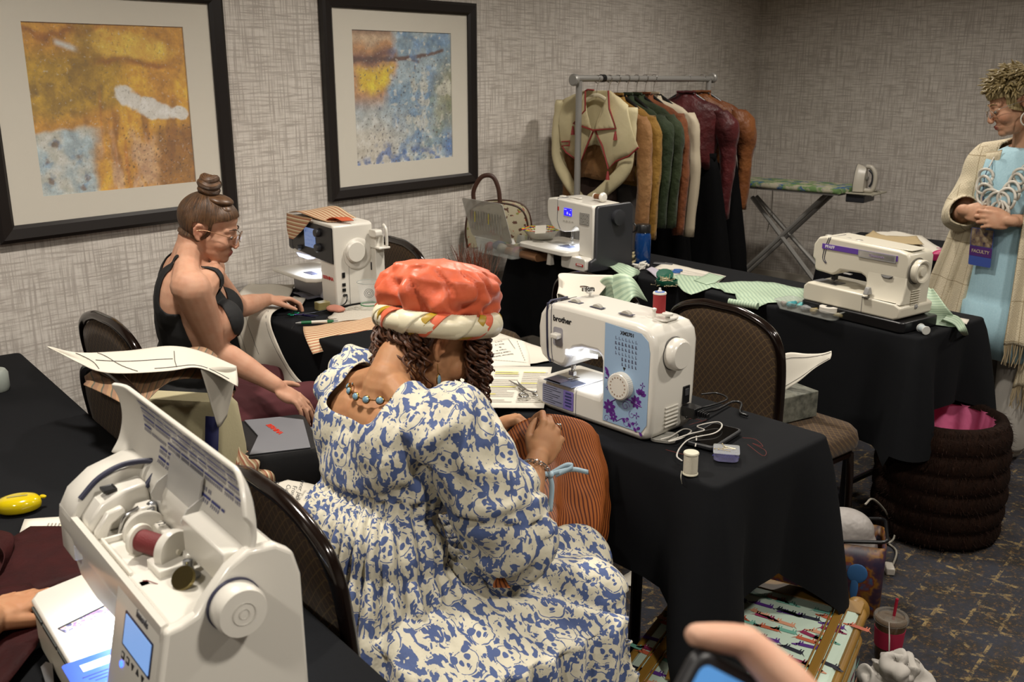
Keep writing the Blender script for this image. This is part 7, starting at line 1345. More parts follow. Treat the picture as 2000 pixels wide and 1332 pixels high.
def pxcord(name, pts, r, m_, label, cat, z0=ZT, n=8, flat=1.): q = spline([atz(a, b, z0 + h) for a, b, h in pts], n); o = q[0].copy(); m = MB(); m.tube([p - o for p in q], r, 6, flat=flat); return tag(m.obj(name, m_, None, 180, loc=o), label, cat)
pxcord('elastic_cord', [(1290, 858, .008), (1310, 852, .012), (1335, 838, .016), (1350, 842, .016), (1330, 856, .014), (1305, 862, .010), (1345, 848, .02), (1375, 840, .018), (1362, 832, .02), (1400, 824, .02), (1410, 832, .02), (1395, 846, .018), (1350, 856, .014), (1330, 872, .006), (1322, 890, .004), (1332, 900, .004)], .0021, mat('white_elastic', '#b8b4ac', .7), 'loops of white elastic cord across the black phone', 'cord', flat=.6); pxcord('elastic_cord', [(1360, 852, .014), (1360, 862, .01), (1358, 872, .008)], .0018, mat('white_elastic', '#b8b4ac'), 'short end of white elastic cord above the white spool', 'cord'); pxcord('thread_end', [(1331, 920, .004), (1330, 935, -.004), (1335, 958, -.05)], .0007, WT, 'loose thread hanging from the white spool over the table edge', 'thread')
pxcord('power_cord', [(1340, 815, .045), (1370, 806, .02), (1400, 800, .006), (1430, 785, .005), (1448, 788, .004), (1445, 805, .003), (1460, 812, .002)], .0035, BP, 'black power cord running from the white and blue machine', 'cord'); pxcord('power_cord', [(1330, 800, .03), (1375, 795, .004), (1420, 780, .004), (1400, 768, .004), (1370, 770, .004)], .0025, BP, 'thin black cord looping behind the white and blue machine', 'cord')
for pts, lb in (([(1450, 855), (1475, 858), (1490, 872), (1470, 866), (1495, 880), (1490, 890), (1460, 868)], 'loose red thread tangle right of the phone'), ([(1320, 822), (1350, 818), (1370, 822), (1345, 830), (1380, 820)], 'loose orange thread behind the phone'), ([(1300, 878), (1325, 885), (1345, 890)], 'loose orange thread in front of the clear lid')): pxcord('loose_thread', [(a, b, .001 + .003 * (i % 2)) for i, (a, b) in enumerate(pts)], .0006, mat('red_loose', '#5e1d16', .8), lb, 'thread')
# left end of the table
pen = thing('pen', 'green and white ballpoint pen on the middle table', 'pen', atz(577, 631, ZT + .007)); d = atz(655, 627, ZT + .007) - atz(577, 631, ZT + .007); u = d.normalized(); L_ = .145
for a, b, r1, r2, nm, c_ in ((0, .02, .0015, .005, 'tip', '#8a8a88'), (.02, .055, .006, .006, 'grip', '#0e5a34'), (.055, .11, .0058, .0058, 'barrel', '#c4c0b4'), (.11, .132, .0062, .0055, 'collar', '#0e5a34'), (.132, .147, .003, .003, 'button', '#8a8a88')): m = MB(); m.cyl(u * a, u * b, r1, r2); m.obj(nm, mat('pen' + c_, c_, .35), pen, 40)
m = MB(); m.box(u * .125 + V((0, 0, .008)), (.035, .004, .0015), Matrix.Rotation(math.atan2(u.y, u.x), 3, 'Z')); m.obj('clip', STEEL, pen, 0)
scissors(atz(592, 618, ZT), (.2, -.7), .12, None, mat('iridescent_steel', '#5a4fa0', .2, 1.), 'small iridescent embroidery scissors by the black machine panel', mat('iridescent_rings', '#1f8a6a', .2, 1.))
e1 = [atz(592, 638, ZT), atz(594, 648, ZT), atx(600, 665, 1.925), atx(610, 690, 1.915)]; e2 = [atz(735, 618, ZT), atz(745, 624, ZT), atz(752, 632, ZT), atz(757, 640, ZT)]
drape('fabric_piece', e1, e2, TANS, 'tan and cream striped fabric strip hanging over the front table edge', 'fabric', wob=.006, nu=26, swap=True)
sheet('lace_scrap', [(640, 622), (665, 604), (700, 596), (738, 592), (748, 604), (738, 618), (690, 628), (650, 632)], ZT + .001, mat('white_lace', '#bab3a6', .85, bump=(180, .8, .004)), 'white lace scrap lying in front of the clear cup', 'fabric', wob=.008); tangle('trim_tangle', atz(690, 606, ZT), 8, .04, mat('white_trim', '#b5b2a8', .7), 'thin white thread tangle on the lace scrap', 'thread', h=.012, tub=.0007)
t = thing('plastic_cup', 'clear plastic cup with green ring beside the wall side machine', 'cup', atz(722, 604, ZT)); k = NT('cup_clear'); k.P(Base_Color=(.9, .92, .9, 1), Roughness=.08, Alpha=.22); m = MB(); m.lathe([(0, .0), (.028, .0), (.03, .004), (.043, .105)], 32, caps=False); m.obj('cup', k.m, t, 60); m = MB(); m.tube([(.0435 * math.cos(a), .0435 * math.sin(a), .105) for a in [2 * PI * i / 32 for i in range(33)]], .0016, 6); m.obj('rim', mat('cup_rim', '#b5bab5', .2, alpha=.6), t, 60); m = MB(); m.tube([(.0325 * math.cos(a), .0325 * math.sin(a), .02) for a in [2 * PI * i / 32 for i in range(33)]], .002, 6); m.obj('green_band', mat('cup_green', '#2e7a48', .4), t, 60)
m = MB(); dd = (CAM - t.location); dd.z = 0; dd.normalize(); sd = V((-dd.y, dd.x, 0)); 
for r_ in (.017, .012, .006): m.tube([dd * .0395 + V((0, 0, .07)) + sd * r_ * math.cos(a) + V((0, 0, r_ * math.sin(a))) for a in [2 * PI * i / 26 for i in range(27)]], .0008, 5)
m.obj('cup_logo', mat('cup_print', '#2f332f', .5), t, 60)
m = MB(); m.prism(rrect(.05, .035, .004), .03); tag(m.obj('pin_box', mat('amber_box', '#8a8052', .25, alpha=.7), None, 30, bevel=.002, loc=atz(630, 604, ZT), rz=R(-10)), 'small yellowish plastic box below the wall side machine', 'box'); blob('pincushion', [(atz(655, 603, ZT + .012), (.03, .045, .012))], mat('salmon_felt', '#a8705e', .8), 'salmon pink felt pad below the wall side machine', 'pincushion', .004, 30, .004)
pxcord('thread_end', [(575, 634, .002), (568, 645, -.01), (568, 660, -.06)], .001, BP, 'thin dark thread over the front table edge below the pen', 'thread')
# stack of paper under her hand, long pattern hanging from the table
sheet('paper_stack', [(545, 596), (575, 582), (597, 586), (590, 597), (555, 604)], ZT + .004, PAPER2, 'small stack of white paper scraps under the reaching left hand', 'paper', th=.006, wob=.004); sheet('plastic_sheet', [(570, 572), (622, 568), (626, 585), (600, 588)], ZT + .001, mat('grey_film', '#5d5c66', .15, alpha=.6), 'translucent grey plastic bag by the wall side machine', 'plastic bag', wob=.012)
A = [atz(490, 553, ZT + .006), atz(462, 578, ZT + .008), atx(450, 596, 2.03), atx(462, 650, 1.97), atx(488, 730, 1.93), atx(545, 808, 1.86)]; B = [atz(575, 557, ZT + .006), atz(560, 590, ZT + .006), atx(528, 618, 1.985), atx(540, 670, 1.935), atx(572, 724, 1.89), atx(614, 766, 1.85)]
hp = drape('pattern_paper', A, B, PAPER, 'long white pattern piece hanging off the table beside the woman in black', 'paper', wob=.006, nu=20, ln=((.4, .32, .42, .7), (.9, .35, .88, .97), (.1, .6, .2, .97), (.3, .18, .75, .22)))
# mint cloth and interfacing over chair back behind the machine
bx = lambda a, b, x: atx(a, b, x)
A = [bx(1150, 600, 2.72), bx(1170, 560, 2.72), bx(1185, 541, 2.68), bx(1215, 537, 2.62), bx(1245, 545, 2.60), bx(1262, 575, 2.66), bx(1270, 600, 2.7)]; B = [bx(1165, 640, 2.62), bx(1160, 600, 2.6), bx(1165, 575, 2.57), bx(1180, 565, 2.54), bx(1200, 570, 2.52), bx(1215, 600, 2.54), bx(1225, 640, 2.56)]
drape('fabric_piece', [bx(1155, 592, 2.66), bx(1172, 556, 2.64), bx(1190, 540, 2.62), bx(1215, 538, 2.62)], [bx(1168, 680, 2.55), bx(1190, 640, 2.55), bx(1205, 625, 2.55), bx(1218, 680, 2.55)], GREENS, 'mint striped cloth falling over the near side of a chair back', 'fabric', wob=.012, nu=24); drape('fabric_piece', [bx(1190, 540, 2.62), bx(1215, 537, 2.62), bx(1240, 546, 2.64), bx(1264, 585, 2.70)], [bx(1205, 620, 2.54), bx(1222, 600, 2.55), bx(1238, 580, 2.58), bx(1262, 586, 2.695)], GREENS, 'mint striped cloth draped over the top of the chair back', 'fabric', wob=.008, nu=14)
drape('interfacing', [bx(1100, 548, 2.60), bx(1092, 540, 2.63), bx(1102, 533, 2.66), bx(1150, 535, 2.66), bx(1195, 538, 2.64)], [bx(1092, 605, 2.54), bx(1088, 585, 2.54), bx(1092, 575, 2.55), bx(1130, 590, 2.55), bx(1160, 592, 2.56)], PAPER, 'roll of white interfacing hanging over the chair back behind the machine', 'interfacing', wob=.006, nu=16)
# pattern paper and box on the tucked chair seat
drape('pattern_paper', [bx(1512, 700, 2.96), bx(1540, 690, 2.97), bx(1575, 692, 2.98), bx(1605, 690, 2.98), bx(1624, 684, 3.0)], [bx(1512, 790, 2.93), bx(1525, 770, 2.93), bx(1560, 745, 2.94), bx(1590, 720, 2.95), bx(1622, 700, 2.98)], PAPER2, 'white pattern piece standing on a chair seat at the right end', 'paper', wob=.005, nu=18, ln=((.88, .02, .85, .98), (.14, .02, .16, .98)))
m = MB(); m.box((0, 0, .045), (.16, .1, .09)); ob = m.obj('tissue_box', mat('grey_print_box', '#6a6a5f', .7, var=(50, '#3e4038')), None, 0, bevel=.003, loc=(2.94, 1.26, .497), rz=R(-20)); tag(ob, 'grey patterned box on the tucked chair seat under white paper', 'box')
blob('bag', [((3.17, 2.88, .6), (.1, .1, .1)), ((3.17, 2.86, .68), (.06, .09, .07))], mat('green_nylon', '#35471c', .5, bump=(20, .4, .01)), 'green bag on the chair seat beyond the coral hat', 'bag', .02, 9, fold=.004)

# ================================================================ left chairs and nearest table
CBx = 1.06
top_w = lambda a, b, x: atx(a, b, x)
A = [bx(158, 737, 1.02), bx(185, 715, 1.06), bx(240, 700, 1.12), bx(300, 690, 1.18), bx(365, 678, 1.24)]; B = [bx(175, 745, 1.0), bx(215, 745, 1.02), bx(260, 752, 1.05), bx(320, 750, 1.08), bx(385, 726, 1.16)]
drape('fabric_piece', [bx(165, 735, 1.04), bx(230, 702, 1.12), bx(300, 690, 1.2), bx(385, 676, 1.3), bx(435, 712, 1.34)], [bx(170, 752, 1.0), bx(240, 795, .99), bx(262, 800, 1.03), bx(330, 745, 1.14), bx(425, 745, 1.27)], BROWNS, 'brown striped fabric draped over chair back under the white pattern', 'fabric', wob=.012, nu=26, swap=True)
drape('pattern_paper', [bx(92, 676, 1.01), bx(150, 690, 1.04), bx(240, 684, 1.13), bx(330, 676, 1.22), bx(400, 690, 1.29), bx(462, 715, 1.33)], [bx(94, 678, 1.005), bx(155, 712, 1.02), bx(208, 728, 1.02), bx(330, 725, 1.13), bx(395, 722, 1.2), bx(466, 755, 1.27)], PAPER, 'white pattern pieces pinned on striped fabric over the left chair', 'paper', wob=.005, nu=18, ln=((.1, .2, .9, .35), (.05, .3, .95, .5), (.45, .3, .5, .62), (.2, .62, .9, .64), (.88, .55, .88, .95))); drape('pattern_paper', [bx(392, 722, 1.2), bx(425, 718, 1.25), bx(463, 718, 1.32)], [bx(425, 835, 1.25), bx(430, 834, 1.26), bx(442, 815, 1.3)], PAPER, 'white pattern corner hanging down in front of the tote bag', 'paper', wob=.004, nu=12)
# tote bag on the chair
t = thing('tote_bag', 'cream canvas tote bag with navy trim standing on a chair', 'bag', (1.255, 2.19, .50), R(-62)); CAN = mat('cream_canvas', '#a89f7e', .85, bump=(120, .3)); NV = mat('navy_trim', '#12174a', .7)
m = MB(); m.loft([[(x * s, y * s2 + .01 * math.sin(x * 20), z) for x, y in rrect(.3, .17, .03, 4)] for s, s2, z in ((.92, .9, 0), (1, 1, .03), (1, .95, .16), (.96, .7, .28), (.92, .4, .305))]); m.obj('bag_body', CAN, t, 40)
m = MB(); m.loft([[(x * s * 1.005, y * s2 * 1.01, z) for x, y in rrect(.3, .17, .03, 4)] for s, s2, z in ((.92, .9, 0), (1, 1, .03), (1.0, .985, .06))], True, False); m.obj('base_band', NV, t, 40, solid=.002)
for x in (-.1, .13): m = MB(); m.loft([[(x - .018, -.086 * s, z), (x + .018, -.086 * s, z)] for s, z in ((1, .03), (1.02, .1), (.95, .19), (.72, .28))], False, False); m.obj('strap', NV, t, 60, solid=.003)
# machine case with grey flap on the chair front
t = thing('machine_case', 'black padded machine case with grey flap and red lettering on chair', 'case', (1.485, 2.15, .52), R(-28)); m = MB(); m.loft([[(x, y, z) for x, y in rrect(.27 * s, .3 * s, .03, 4)] for s, z in ((.97, 0), (1, .02), (1, .1), (.96, .115))]); m.obj('case_body', mat('black_nylon', '#0e0e10', .6, bump=(90, .2)), t, 40)
m = MB(); m.prism([(-.06, -.13), (.1, -.14), (.12, .08), (.06, .13), (-.04, .14), (-.02, .0)], .004, Matrix.Translation((.0, 0, .116))); m.obj('grey_flap', mat('grey_flap', '#6d6e73', .5), t, bevel=.0015); text('BERNINA', .022, Matrix.Translation((.03, .03, .1206)) @ rz(R(-75)), mat('orange_red_ink', '#c2301c', .5), t, 'case_lettering', bold=.0005)
m = MB(); m.loft([[(x, y, z) for x, y in ((-.12, -.17), (.13, -.19))] for z in (.0, .0)], False, False)
drape('garment_bag', [atz(500, 870, .56), atz(540, 855, .58), atz(590, 835, .59), atz(638, 830, .60)], [atz(498, 930, .5), atz(535, 912, .5), atz(590, 905, .5), atz(592, 880, .52)], mat('grey_lining', '#5e6470', .5), 'open flap of case showing grey lining over the chair seat edge', 'lining', wob=.008, nu=10)
blob('gathered_fabric', [((1.325, 2.105, .64), (.05, .05, .06)), ((1.36, 2.08, .60), (.05, .045, .05)), ((1.30, 2.09, .58), (.05, .04, .05)), ((1.38, 2.055, .55), (.03, .03, .06)), ((1.34, 2.12, .69), (.04, .04, .04))], TANS, 'crumpled tan striped fabric bunched beside the tote bag', 'fabric', .03, 16, .005, sm=2, fold=.006)
m = MB(); m.loft([[(x * s, y * s, z) for x, y in rrect(.2, .14, .03, 3)] for s, z in ((.95, 0), (1, .03), (1, .2), (.8, .26))]); tag(m.obj('backpack', mat('black_nylon', '#0e0e10'), None, 40, loc=(1.12, 2.95, .12), rz=R(10)), 'dark bag near the wall behind the left chairs', 'bag')['label'] = 'dark bag near the wall behind the left chairs'
bpy.data.objects['backpack'].location.z = .0
# yellow tape measure and cloth on the nearest table
t = thing('tape_measure', 'shiny yellow oval tape measure case on the nearest black cloth', 'tape measure', (atz(0, 1000, ZT) + atz(76, 990, ZT)) / 2 + V((.0, .0, .0)), R(-30)); YP = mat('yellow_plastic', '#bfa80a', .12, coat=.6); m = MB(); m.loft([[(.043 * s * math.cos(a), .032 * s * math.sin(a), z) for a in [2 * PI * i / 44 for i in range(44)]] for s, z in ((.85, 0), (.97, .004), (1.0, .012), (.96, .02), (.82, .026), (.55, .029))]); m.obj('case', YP, t, 60); m = MB(); m.prism([(-.02, -.003), (.018, -.003), (.018, .003), (-.02, .003)], .0006, Matrix.Translation((0, 0, .0292))); m.obj('label_print', mat('gold_print', '#8a8048', .5), t, 0); m = MB(); m.lathe([(.006, 0), (.006, .003), (0, .0032)], 14, (.045, .006, .018), (.3, 0, 1)); m.obj('pull_tab', YP, t)
sheet('instruction_sheet', [(32, 1060), (48, 1015), (150, 1008), (160, 1030), (110, 1045)], ZT + .001, PAPER2, 'printed sheet with yellow marks under the dark red cloth', 'paper', wob=.0005); s_ = bpy.data.objects[[o.name for o in bpy.data.objects if o.get('label') == 'printed sheet with yellow marks under the dark red cloth'][0]]; lines_on(s_, 'printed_lines', mat('text_grey', '#8a857c'), [[(96 + i * 7, 1024), (90 + i * 7, 1036)] for i in range(7)], .0025, .003, ZT + .001); lines_on(s_, 'highlighter', YEL, [[(126, 1022), (122, 1030)]], .006, .0035, ZT + .001)
k = NT('maroon_taffeta'); g = k.co('Object'); k.P(Base_Color=k.mix(k.noise(g, 24, 4), '#1c0507', '#360c0b'), Roughness=.7, Specular_IOR_Level=.15); k.bump(k.noise(g, 90, 3), .4, .004); MAR = k.m
sheet('fabric_piece', [(-60, 1150), (10, 1060), (60, 1032), (120, 1030), (160, 1040), (215, 1095), (170, 1125), (90, 1150), (30, 1175)], ZT + .004, MAR, 'dark red taffeta lying under the bed of the nearest machine', 'fabric', wob=.004)
sheet('fabric_piece', [(-80, 1240), (-10, 1150), (60, 1140), (100, 1200), (70, 1270), (20, 1330), (-60, 1400)], ZT + .012, MAR, 'dark red taffeta under the resting hand at far left', 'fabric', wob=.008); drape('fabric_fold', [atz(-40, 1040, ZT + .01), atz(-10, 1060, ZT + .03), atz(10, 1085, ZT + .028), atz(-10, 1130, ZT + .01)], [atz(-20, 1030, ZT + .01), atz(25, 1045, ZT + .02), atz(22, 1080, ZT + .012), atz(5, 1110, ZT + .006)], MAR, 'folded edge of dark red cloth left of the yellow tape measure', 'fabric', wob=.004)
m = MB(); m.prism([(-.04, -.004), (.03, -.008), (.04, 0), (.03, .008), (-.04, .004)], .002); tag(m.obj('seam_ripper', STEEL, None, 0, loc=atz(95, 1322, ZT + .01), rz=R(70)), 'tip of a steel blade lying on the black cloth under the nearest machine', 'blade')
q = atz(-8, 745, TH + .03); m = MB(); m.lathe([(.0, 0), (.03, 0), (.034, .01), (.034, .05), (.028, .06), (0, .061)], 20); tag(m.obj('jar', mat('pale_jar', '#8d938c', .3), None, 40, loc=(q.x, q.y, TH + .004)), 'pale jar at the far left edge of the nearest table', 'jar')
pp = drape('pattern_paper', [atx(485, 955, 1.06), atx(500, 985, 1.04), atx(530, 1022, 1.02), atx(565, 1068, 1.0)], [atx(562, 936, 1.15), atx(624, 955, 1.16), atx(612, 1005, 1.10), atx(578, 1066, 1.01)], PAPER, 'white pattern piece propped on chair behind the woman in coral hat', 'paper', wob=.006, nu=16)
for i, s in enumerate(('Inner Jacket', 'Front', 'Cut 2', '1', 'Size 14')):
    a, b = atx(585 - i * 12, 962 - i * 2, 1.12 - i * .012), atx(577 - i * 12, 990 - i * 2, 1.095 - i * .012); n_ = (CAM - a).normalized(); xd = (b - a).normalized()
    text(s, .0125, frame(a - pp.location + n_ * .012, xd, n_.cross(xd)), INK, pp, 'pattern_lettering', depth=.0002)

# ================================================================ on the floor at right
# suitcase with printed dogs
TR, TL, NL = V((2.268, .725, 0)), V((2.19, 1.15, 0)), V((1.60, 1.06, 0)); ey = (TL - TR).normalized(); ex = V((ey.y, -ey.x, 0)); LW = .43; LL = .68; SZ = .30; c = TR + ey * LW / 2 - ex * LL / 2
t = thing('suitcase', 'pale mint suitcase printed with little dogs and tan leather trim on floor', 'suitcase', (c.x, c.y, 0), math.atan2(ex.y, ex.x)); TRIM = mat('tan_vinyl', '#7a5a20', .45, bump=(70, .1)); MINT = mat('mint_vinyl', '#aebfb0', .5, bump=(50, .08))
m = MB(); m.loft([[(x * s, y * s2, z) for x, y in rrect(LL, LW, .05, 5)] for s, s2, z in ((.985, .98, .035), (1, 1, .06), (1, 1, .27), (.99, .985, .292), (.96, .94, .3))]); m.obj('shell', MINT, t, 35)
for z, w_ in ((.288, .011), (.215, .006), (.06, .01)): m = MB(); r_ = rrect(LL + .006, LW + .006, .052, 6); m.tube([(x, y, z) for x, y in r_ + r_[:1]], w_, 8); m.obj('trim_piping', TRIM, t, 60)
def strip(x0, y0, x1, y1, w_, z=.301): d = V((x1 - x0, y1 - y0, 0)); m = MB(); m.box(((x0 + x1) / 2, (y0 + y1) / 2, z), (d.length, w_, .006), Matrix.Rotation(math.atan2(d.y, d.x), 3, 'Z')); return m.obj('leather_strip', TRIM, t, bevel=.0025)
strip(LL / 2 - .03, -LW / 2, LL / 2 - .03, LW / 2, .055, .300); strip(-LL / 2 + .02, -LW / 2 + .05, LL / 2 - .05, -LW / 2 + .05, .022); strip(-LL / 2 + .02, LW / 2 - .05, LL / 2 - .05, LW / 2 - .05, .022)
for y in (-LW / 2 + .066, -LW / 2 + .034, LW / 2 - .066, LW / 2 - .034): strip(-LL / 2 + .03, y, LL / 2 - .06, y, .004, .3025)
m = MB(); m.tube(spline([(-.22, .1, .304), (-.18, .1, .322), (-.05, .1, .326), (.05, .1, .322), (.09, .1, .304)]), .014, 8, flat=.45); m.obj('handle', TRIM, t, 60)
for x in (-.2, .07): m = MB(); m.ell((x, .1, .306), (.008, .008, .004)); m.obj('rivet', CHROME, t, 180)
for sx in (-1, 1):
    for sy in (-1, 1): m = MB(); m.lathe([(.028, -.016), (.034, -.01), (.034, .01), (.028, .016)], 20, (sx * (LL / 2 - .06), sy * (LW / 2 - .04), .034), (0, 1, 0)); m.obj('wheel', BP, t)
m = MB(); m.ell((LL / 2 + .01, -LW / 2 + .02, .27), (.035, .032, .035)); m.obj('corner_guard', TRIM, t, 180)
m = MB(); m.box((.23, .175, .306), (.05, .012, .005)); m.obj('zip_pull', mat('green_pull', '#3f6a2a', .5), t, bevel=.002); m = MB(); m.box((.27, .165, .306), (.045, .01, .005)); m.obj('zip_pull', mat('teal_pull', '#1a4a52', .4), t, bevel=.002)
DC = ('#a8543a', '#4a2470', '#7a1f44', '#5f9484', '#1d1f2c', '#b98468'); dogs = {c_: MB() for c_ in DC}; random.seed(17)
def dog(mb, x, y, s, fl, M_):
    def r(x0, y0, x1, y1): mb.add([M_ @ V((x + fl * a * s, y + b * s, 0)) for a, b in ((x0, y0), (x1, y0), (x1, y1), (x0, y1))], [(0, 1, 2, 3)])
    r(-.5, 0, .42, .27); r(-.48, -.16, -.42, 0); r(-.36, -.16, -.3, 0); r(.22, -.16, .28, 0); r(.34, -.16, .4, 0); mb.add([M_ @ V((x + fl * a * s, y + b * s, 0)) for a, b in ((.34, .12), (.5, .3), (.72, .28), (.74, .2), (.55, .14), (.42, .02))], [tuple(range(6))]); mb.add([M_ @ V((x + fl * a * s, y + b * s, 0)) for a, b in ((.48, .28), (.56, .1), (.46, .08))], [(0, 1, 2)]); mb.add([M_ @ V((x + fl * a * s, y + b * s, 0)) for a, b in ((-.5, .18), (-.72, .34), (-.5, .1))], [(0, 1, 2)])
top = Matrix.Translation((0, 0, .3012)) @ rz(R(90))
for i in range(13):
    for j in range(9):
        u, v = -.185 + j * .046 + (i % 2) * .02, -.3 + i * .046
        if abs(u) > .165 and j % 2: continue
        dog(dogs[DC[(i * 5 + j * 3) % 6]], u + random.uniform(-.006, .006), v * -1 + random.uniform(-.007, .007), .05, random.choice((1, -1)), top @ rz(random.uniform(-.25, .1)))
for i in range(12):
    for j in range(4): dog(dogs[DC[(i + j * 4) % 6]], -.31 + i * .056, .085 + j * .05, .038, random.choice((1, -1)), Matrix(((1, 0, 0, 0), (0, 0, -1, -LW / 2 - .0015), (0, 1, 0, 0), (0, 0, 0, 1))))
for c_, mb in dogs.items(): mb.obj('dog_print', mat('print' + c_, c_, .55), t, 0, fix=False)['kind'] = 'stuff'
# iced drink and crumpled tissue
q = V((2.535, .735, 0)); t = thing('drink_cup', 'clear plastic cup of iced coffee with pink sleeve and straw on carpet', 'cup', q); k = NT('iced_coffee'); k.P(Base_Color=hx('4e3b28'), Roughness=.15, Alpha=.92); m = MB(); m.lathe([(0, 0), (.031, 0), (.033, .004), (.043, .125), (.042, .125), (0, .12)], 36, caps=False); m.obj('cup', k.m, t, 50); m = MB(); m.lathe([(.0365, .045), (.0382, .045), (.0418, .1), (.04, .1)], 36, caps=False); m.obj('sleeve', mat('pink_sleeve', '#8f0f34', .7), t, 50)
m = MB(); m.lathe([(.046, .122), (.048, .126), (.048, .134), (.045, .138), (.036, .138), (.034, .133), (.0, .1335)], 36); m.obj('lid', mat('lid_clear', '#8a847a', .1, alpha=.3), t, 40); m = MB(); m.cyl((0, 0, .03), (.014, -.006, .185), .0042); m.obj('straw', mat('red_straw', '#8c0c28', .35), t)
blob('tissue', [((2.40, .665, .05), (.05, .06, .05)), ((2.43, .64, .03), (.07, .06, .03)), ((2.38, .70, .03), (.05, .05, .03)), ((2.36, .66, .09), (.02, .03, .04))], mat('tissue_paper', '#a6a19a', .85), 'crumpled white tissue on the carpet beside the suitcase', 'tissue', .03, 22, .005, sm=1, fold=.01); m = MB(); m.loft([[(-.012, 0, 0), (.012, .005, 0)], [(-.009, .005, .05), (.009, .008, .05)], [(-.002, .012, .1), (.003, .014, .1)]], False, False); tag(m.obj('tissue_tip', mat('tissue_paper', '#a6a19a'), None, 180, solid=.001, loc=(2.41, .69, .085)), 'pointed corner of tissue sticking up before the iced cup', 'tissue')
# shopping tote of books
k = NT('poster_print'); g = k.co('Object'); c = k.ramp(k.noise(g, 13, 3, .6), [(.36, '#221a30'), (.46, '#3a2430'), (.53, '#7a5218'), (.58, '#5e2a20'), (.64, '#2f4a6a'), (.7, '#a5644a')]); k.P(Base_Color=c, Roughness=.4); PRN = k.m
t = thing('shopping_bag', 'colourful printed shopping bag with white bag inside, under table end', 'bag', (2.72, 1.02, 0), R(-68)); m = MB(); m.loft([[(x * s, y * s2 + o_, z) for x, y in rrect(.36, .17, .02, 3)] for s, s2, o_, z in ((.92, .9, 0, 0), (1, 1, 0, .02), (1, 1, .0, .16), (1.0, .95, .0, .24))], True, False); m.obj('bag_body', PRN, t, 40, solid=.003); m = MB(); r_ = rrect(.362, .165, .02, 3); m.tube([(x, y, .24 + .03 * math.sin(x * 5)) for x, y in r_ + r_[:1]], .006, 6); m.obj('rim', BP, t, 60)
m = MB(); m.ell((0, .0, .2), (.165, .07, .1)); m.ell((.06, 0, .25), (.09, .06, .07)); me = remesh(m, .008, 4); mk('inner_bag', me, mat('white_poly', '#8f8a86', .5, bump=(14, .6, .02)), t, 180)
m = MB(); m.ell((.105, -.0865, .15), (.03, .003, .032)); m.ell((.1, -.0865, .1), (.012, .003, .04)); m.obj('print_motif', mat('print_blue', '#2e5a8a', .5), t, 180); m = MB(); m.loft([[(-.02, -.088, z), (.012, -.088, z)] for z in (.0, .12, .24)], False, False); m.obj('strap', BP, t, 60, solid=.003)
m = MB()
for i, (a, b) in enumerate(((-.13, .19), (-.1, .2), (-.07, .19), (-.12, .16), (-.08, .155))): m.tube([(a, -.0885, b), (a + .012, -.0885, b + .016), (a + .016, -.0885, b - .004)], .0028, 5)
m.obj('green_print', mat('print_green', '#2f5a22', .5), t, 60)
pxcord('charging_cable', [(1690, 985, .26), (1705, 975, .24), (1730, 1000, .1), (1748, 1040, .03), (1735, 1060, .012), (1710, 1045, .01), (1725, 1055, .008), (1750, 1075, .006), (1745, 1100, .006), (1736, 1112, .01)], .0038, mat('white_cable', '#8a857a', .5), 'white cable trailing from the shopping bag onto the carpet', 'cable', 0.); m = MB(); m.box((0, 0, .014), (.05, .028, .026)); m.box((.03, 0, .014), (.014, .018, .016)); tag(m.obj('plug', mat('white_plug', '#a8a298', .4), None, 30, bevel=.004, loc=atz(1736, 1118, 0), rz=R(30)), 'white plug at the end of the cable on the carpet', 'plug')
# fur basket with pink lining
q = V((3.47, .90, 0)); t = thing('fur_basket', 'dark brown faux fur bin with bright pink lining on the carpet', 'basket', q); k = NT('mink_fur'); g = k.co('Object'); n_ = k.noise(k.co('Object', (60, 60, 14)), 1, 4, .7); k.P(Base_Color=k.mix(n_, '#050302', '#241208'), Roughness=.85, Specular_IOR_Level=.12); k.bump(n_, .8, .015); FUR = k.m
pr = []
for i in range(49):
    f = i / 48; z = .425 * f; r_ = .205 + .012 * math.sin(PI * f) + .011 * abs(math.sin(f * PI * 6)) ** .6 - .012 * (f < .03); pr.append((r_, z))
pr += [(.2, .44), (.185, .447), (.168, .444), (.155, .43)]
m = MB(); m.loft([[(r_ * (1 + .02 * nz(math.cos(a) * 3, math.sin(a) * 3, z * 9)) * math.cos(a), r_ * (1 + .02 * nz(math.cos(a) * 3, math.sin(a) * 3, z * 9)) * math.sin(a), z) for a in [2 * PI * i / 72 for i in range(72)]] for r_, z in pr], True, False); m.f.append(tuple(range(72))); m.mi.append(0); m.obj('fur_body', FUR, t, 180)
m = MB()
for i in range(1600): f = random.random(); a = random.uniform(0, 2 * PI); j = min(int(f * 48), 47); r_, z = pr[j] if random.random() < .8 else random.choice(pr[-4:-1]); p = V((r_ * math.cos(a), r_ * math.sin(a), z)); d = V((math.cos(a), math.sin(a), random.uniform(-.9, .1))).normalized() * random.uniform(.012, .022); m.add([p + V((-math.sin(a), math.cos(a), 0)) * .002, p - V((-math.sin(a), math.cos(a), 0)) * .002, p + d], [(0, 1, 2)])
m.obj('fur_tufts', FUR, t, 0, fix=False)['kind'] = 'stuff'
m = MB(); m.loft([[(r_ * (1 + .05 * math.sin(a * 13)) * math.cos(a), r_ * (1 + .05 * math.sin(a * 13)) * math.sin(a), z) for a in [2 * PI * i / 104 for i in range(104)]] for r_, z in ((.16, .436), (.154, .40), (.145, .28), (.13, .1), (.02, .06))], True, False); m.obj('pink_lining', mat('pink_satin', '#d06a92', .45, bump=(20, .4, .01)), t, 180)
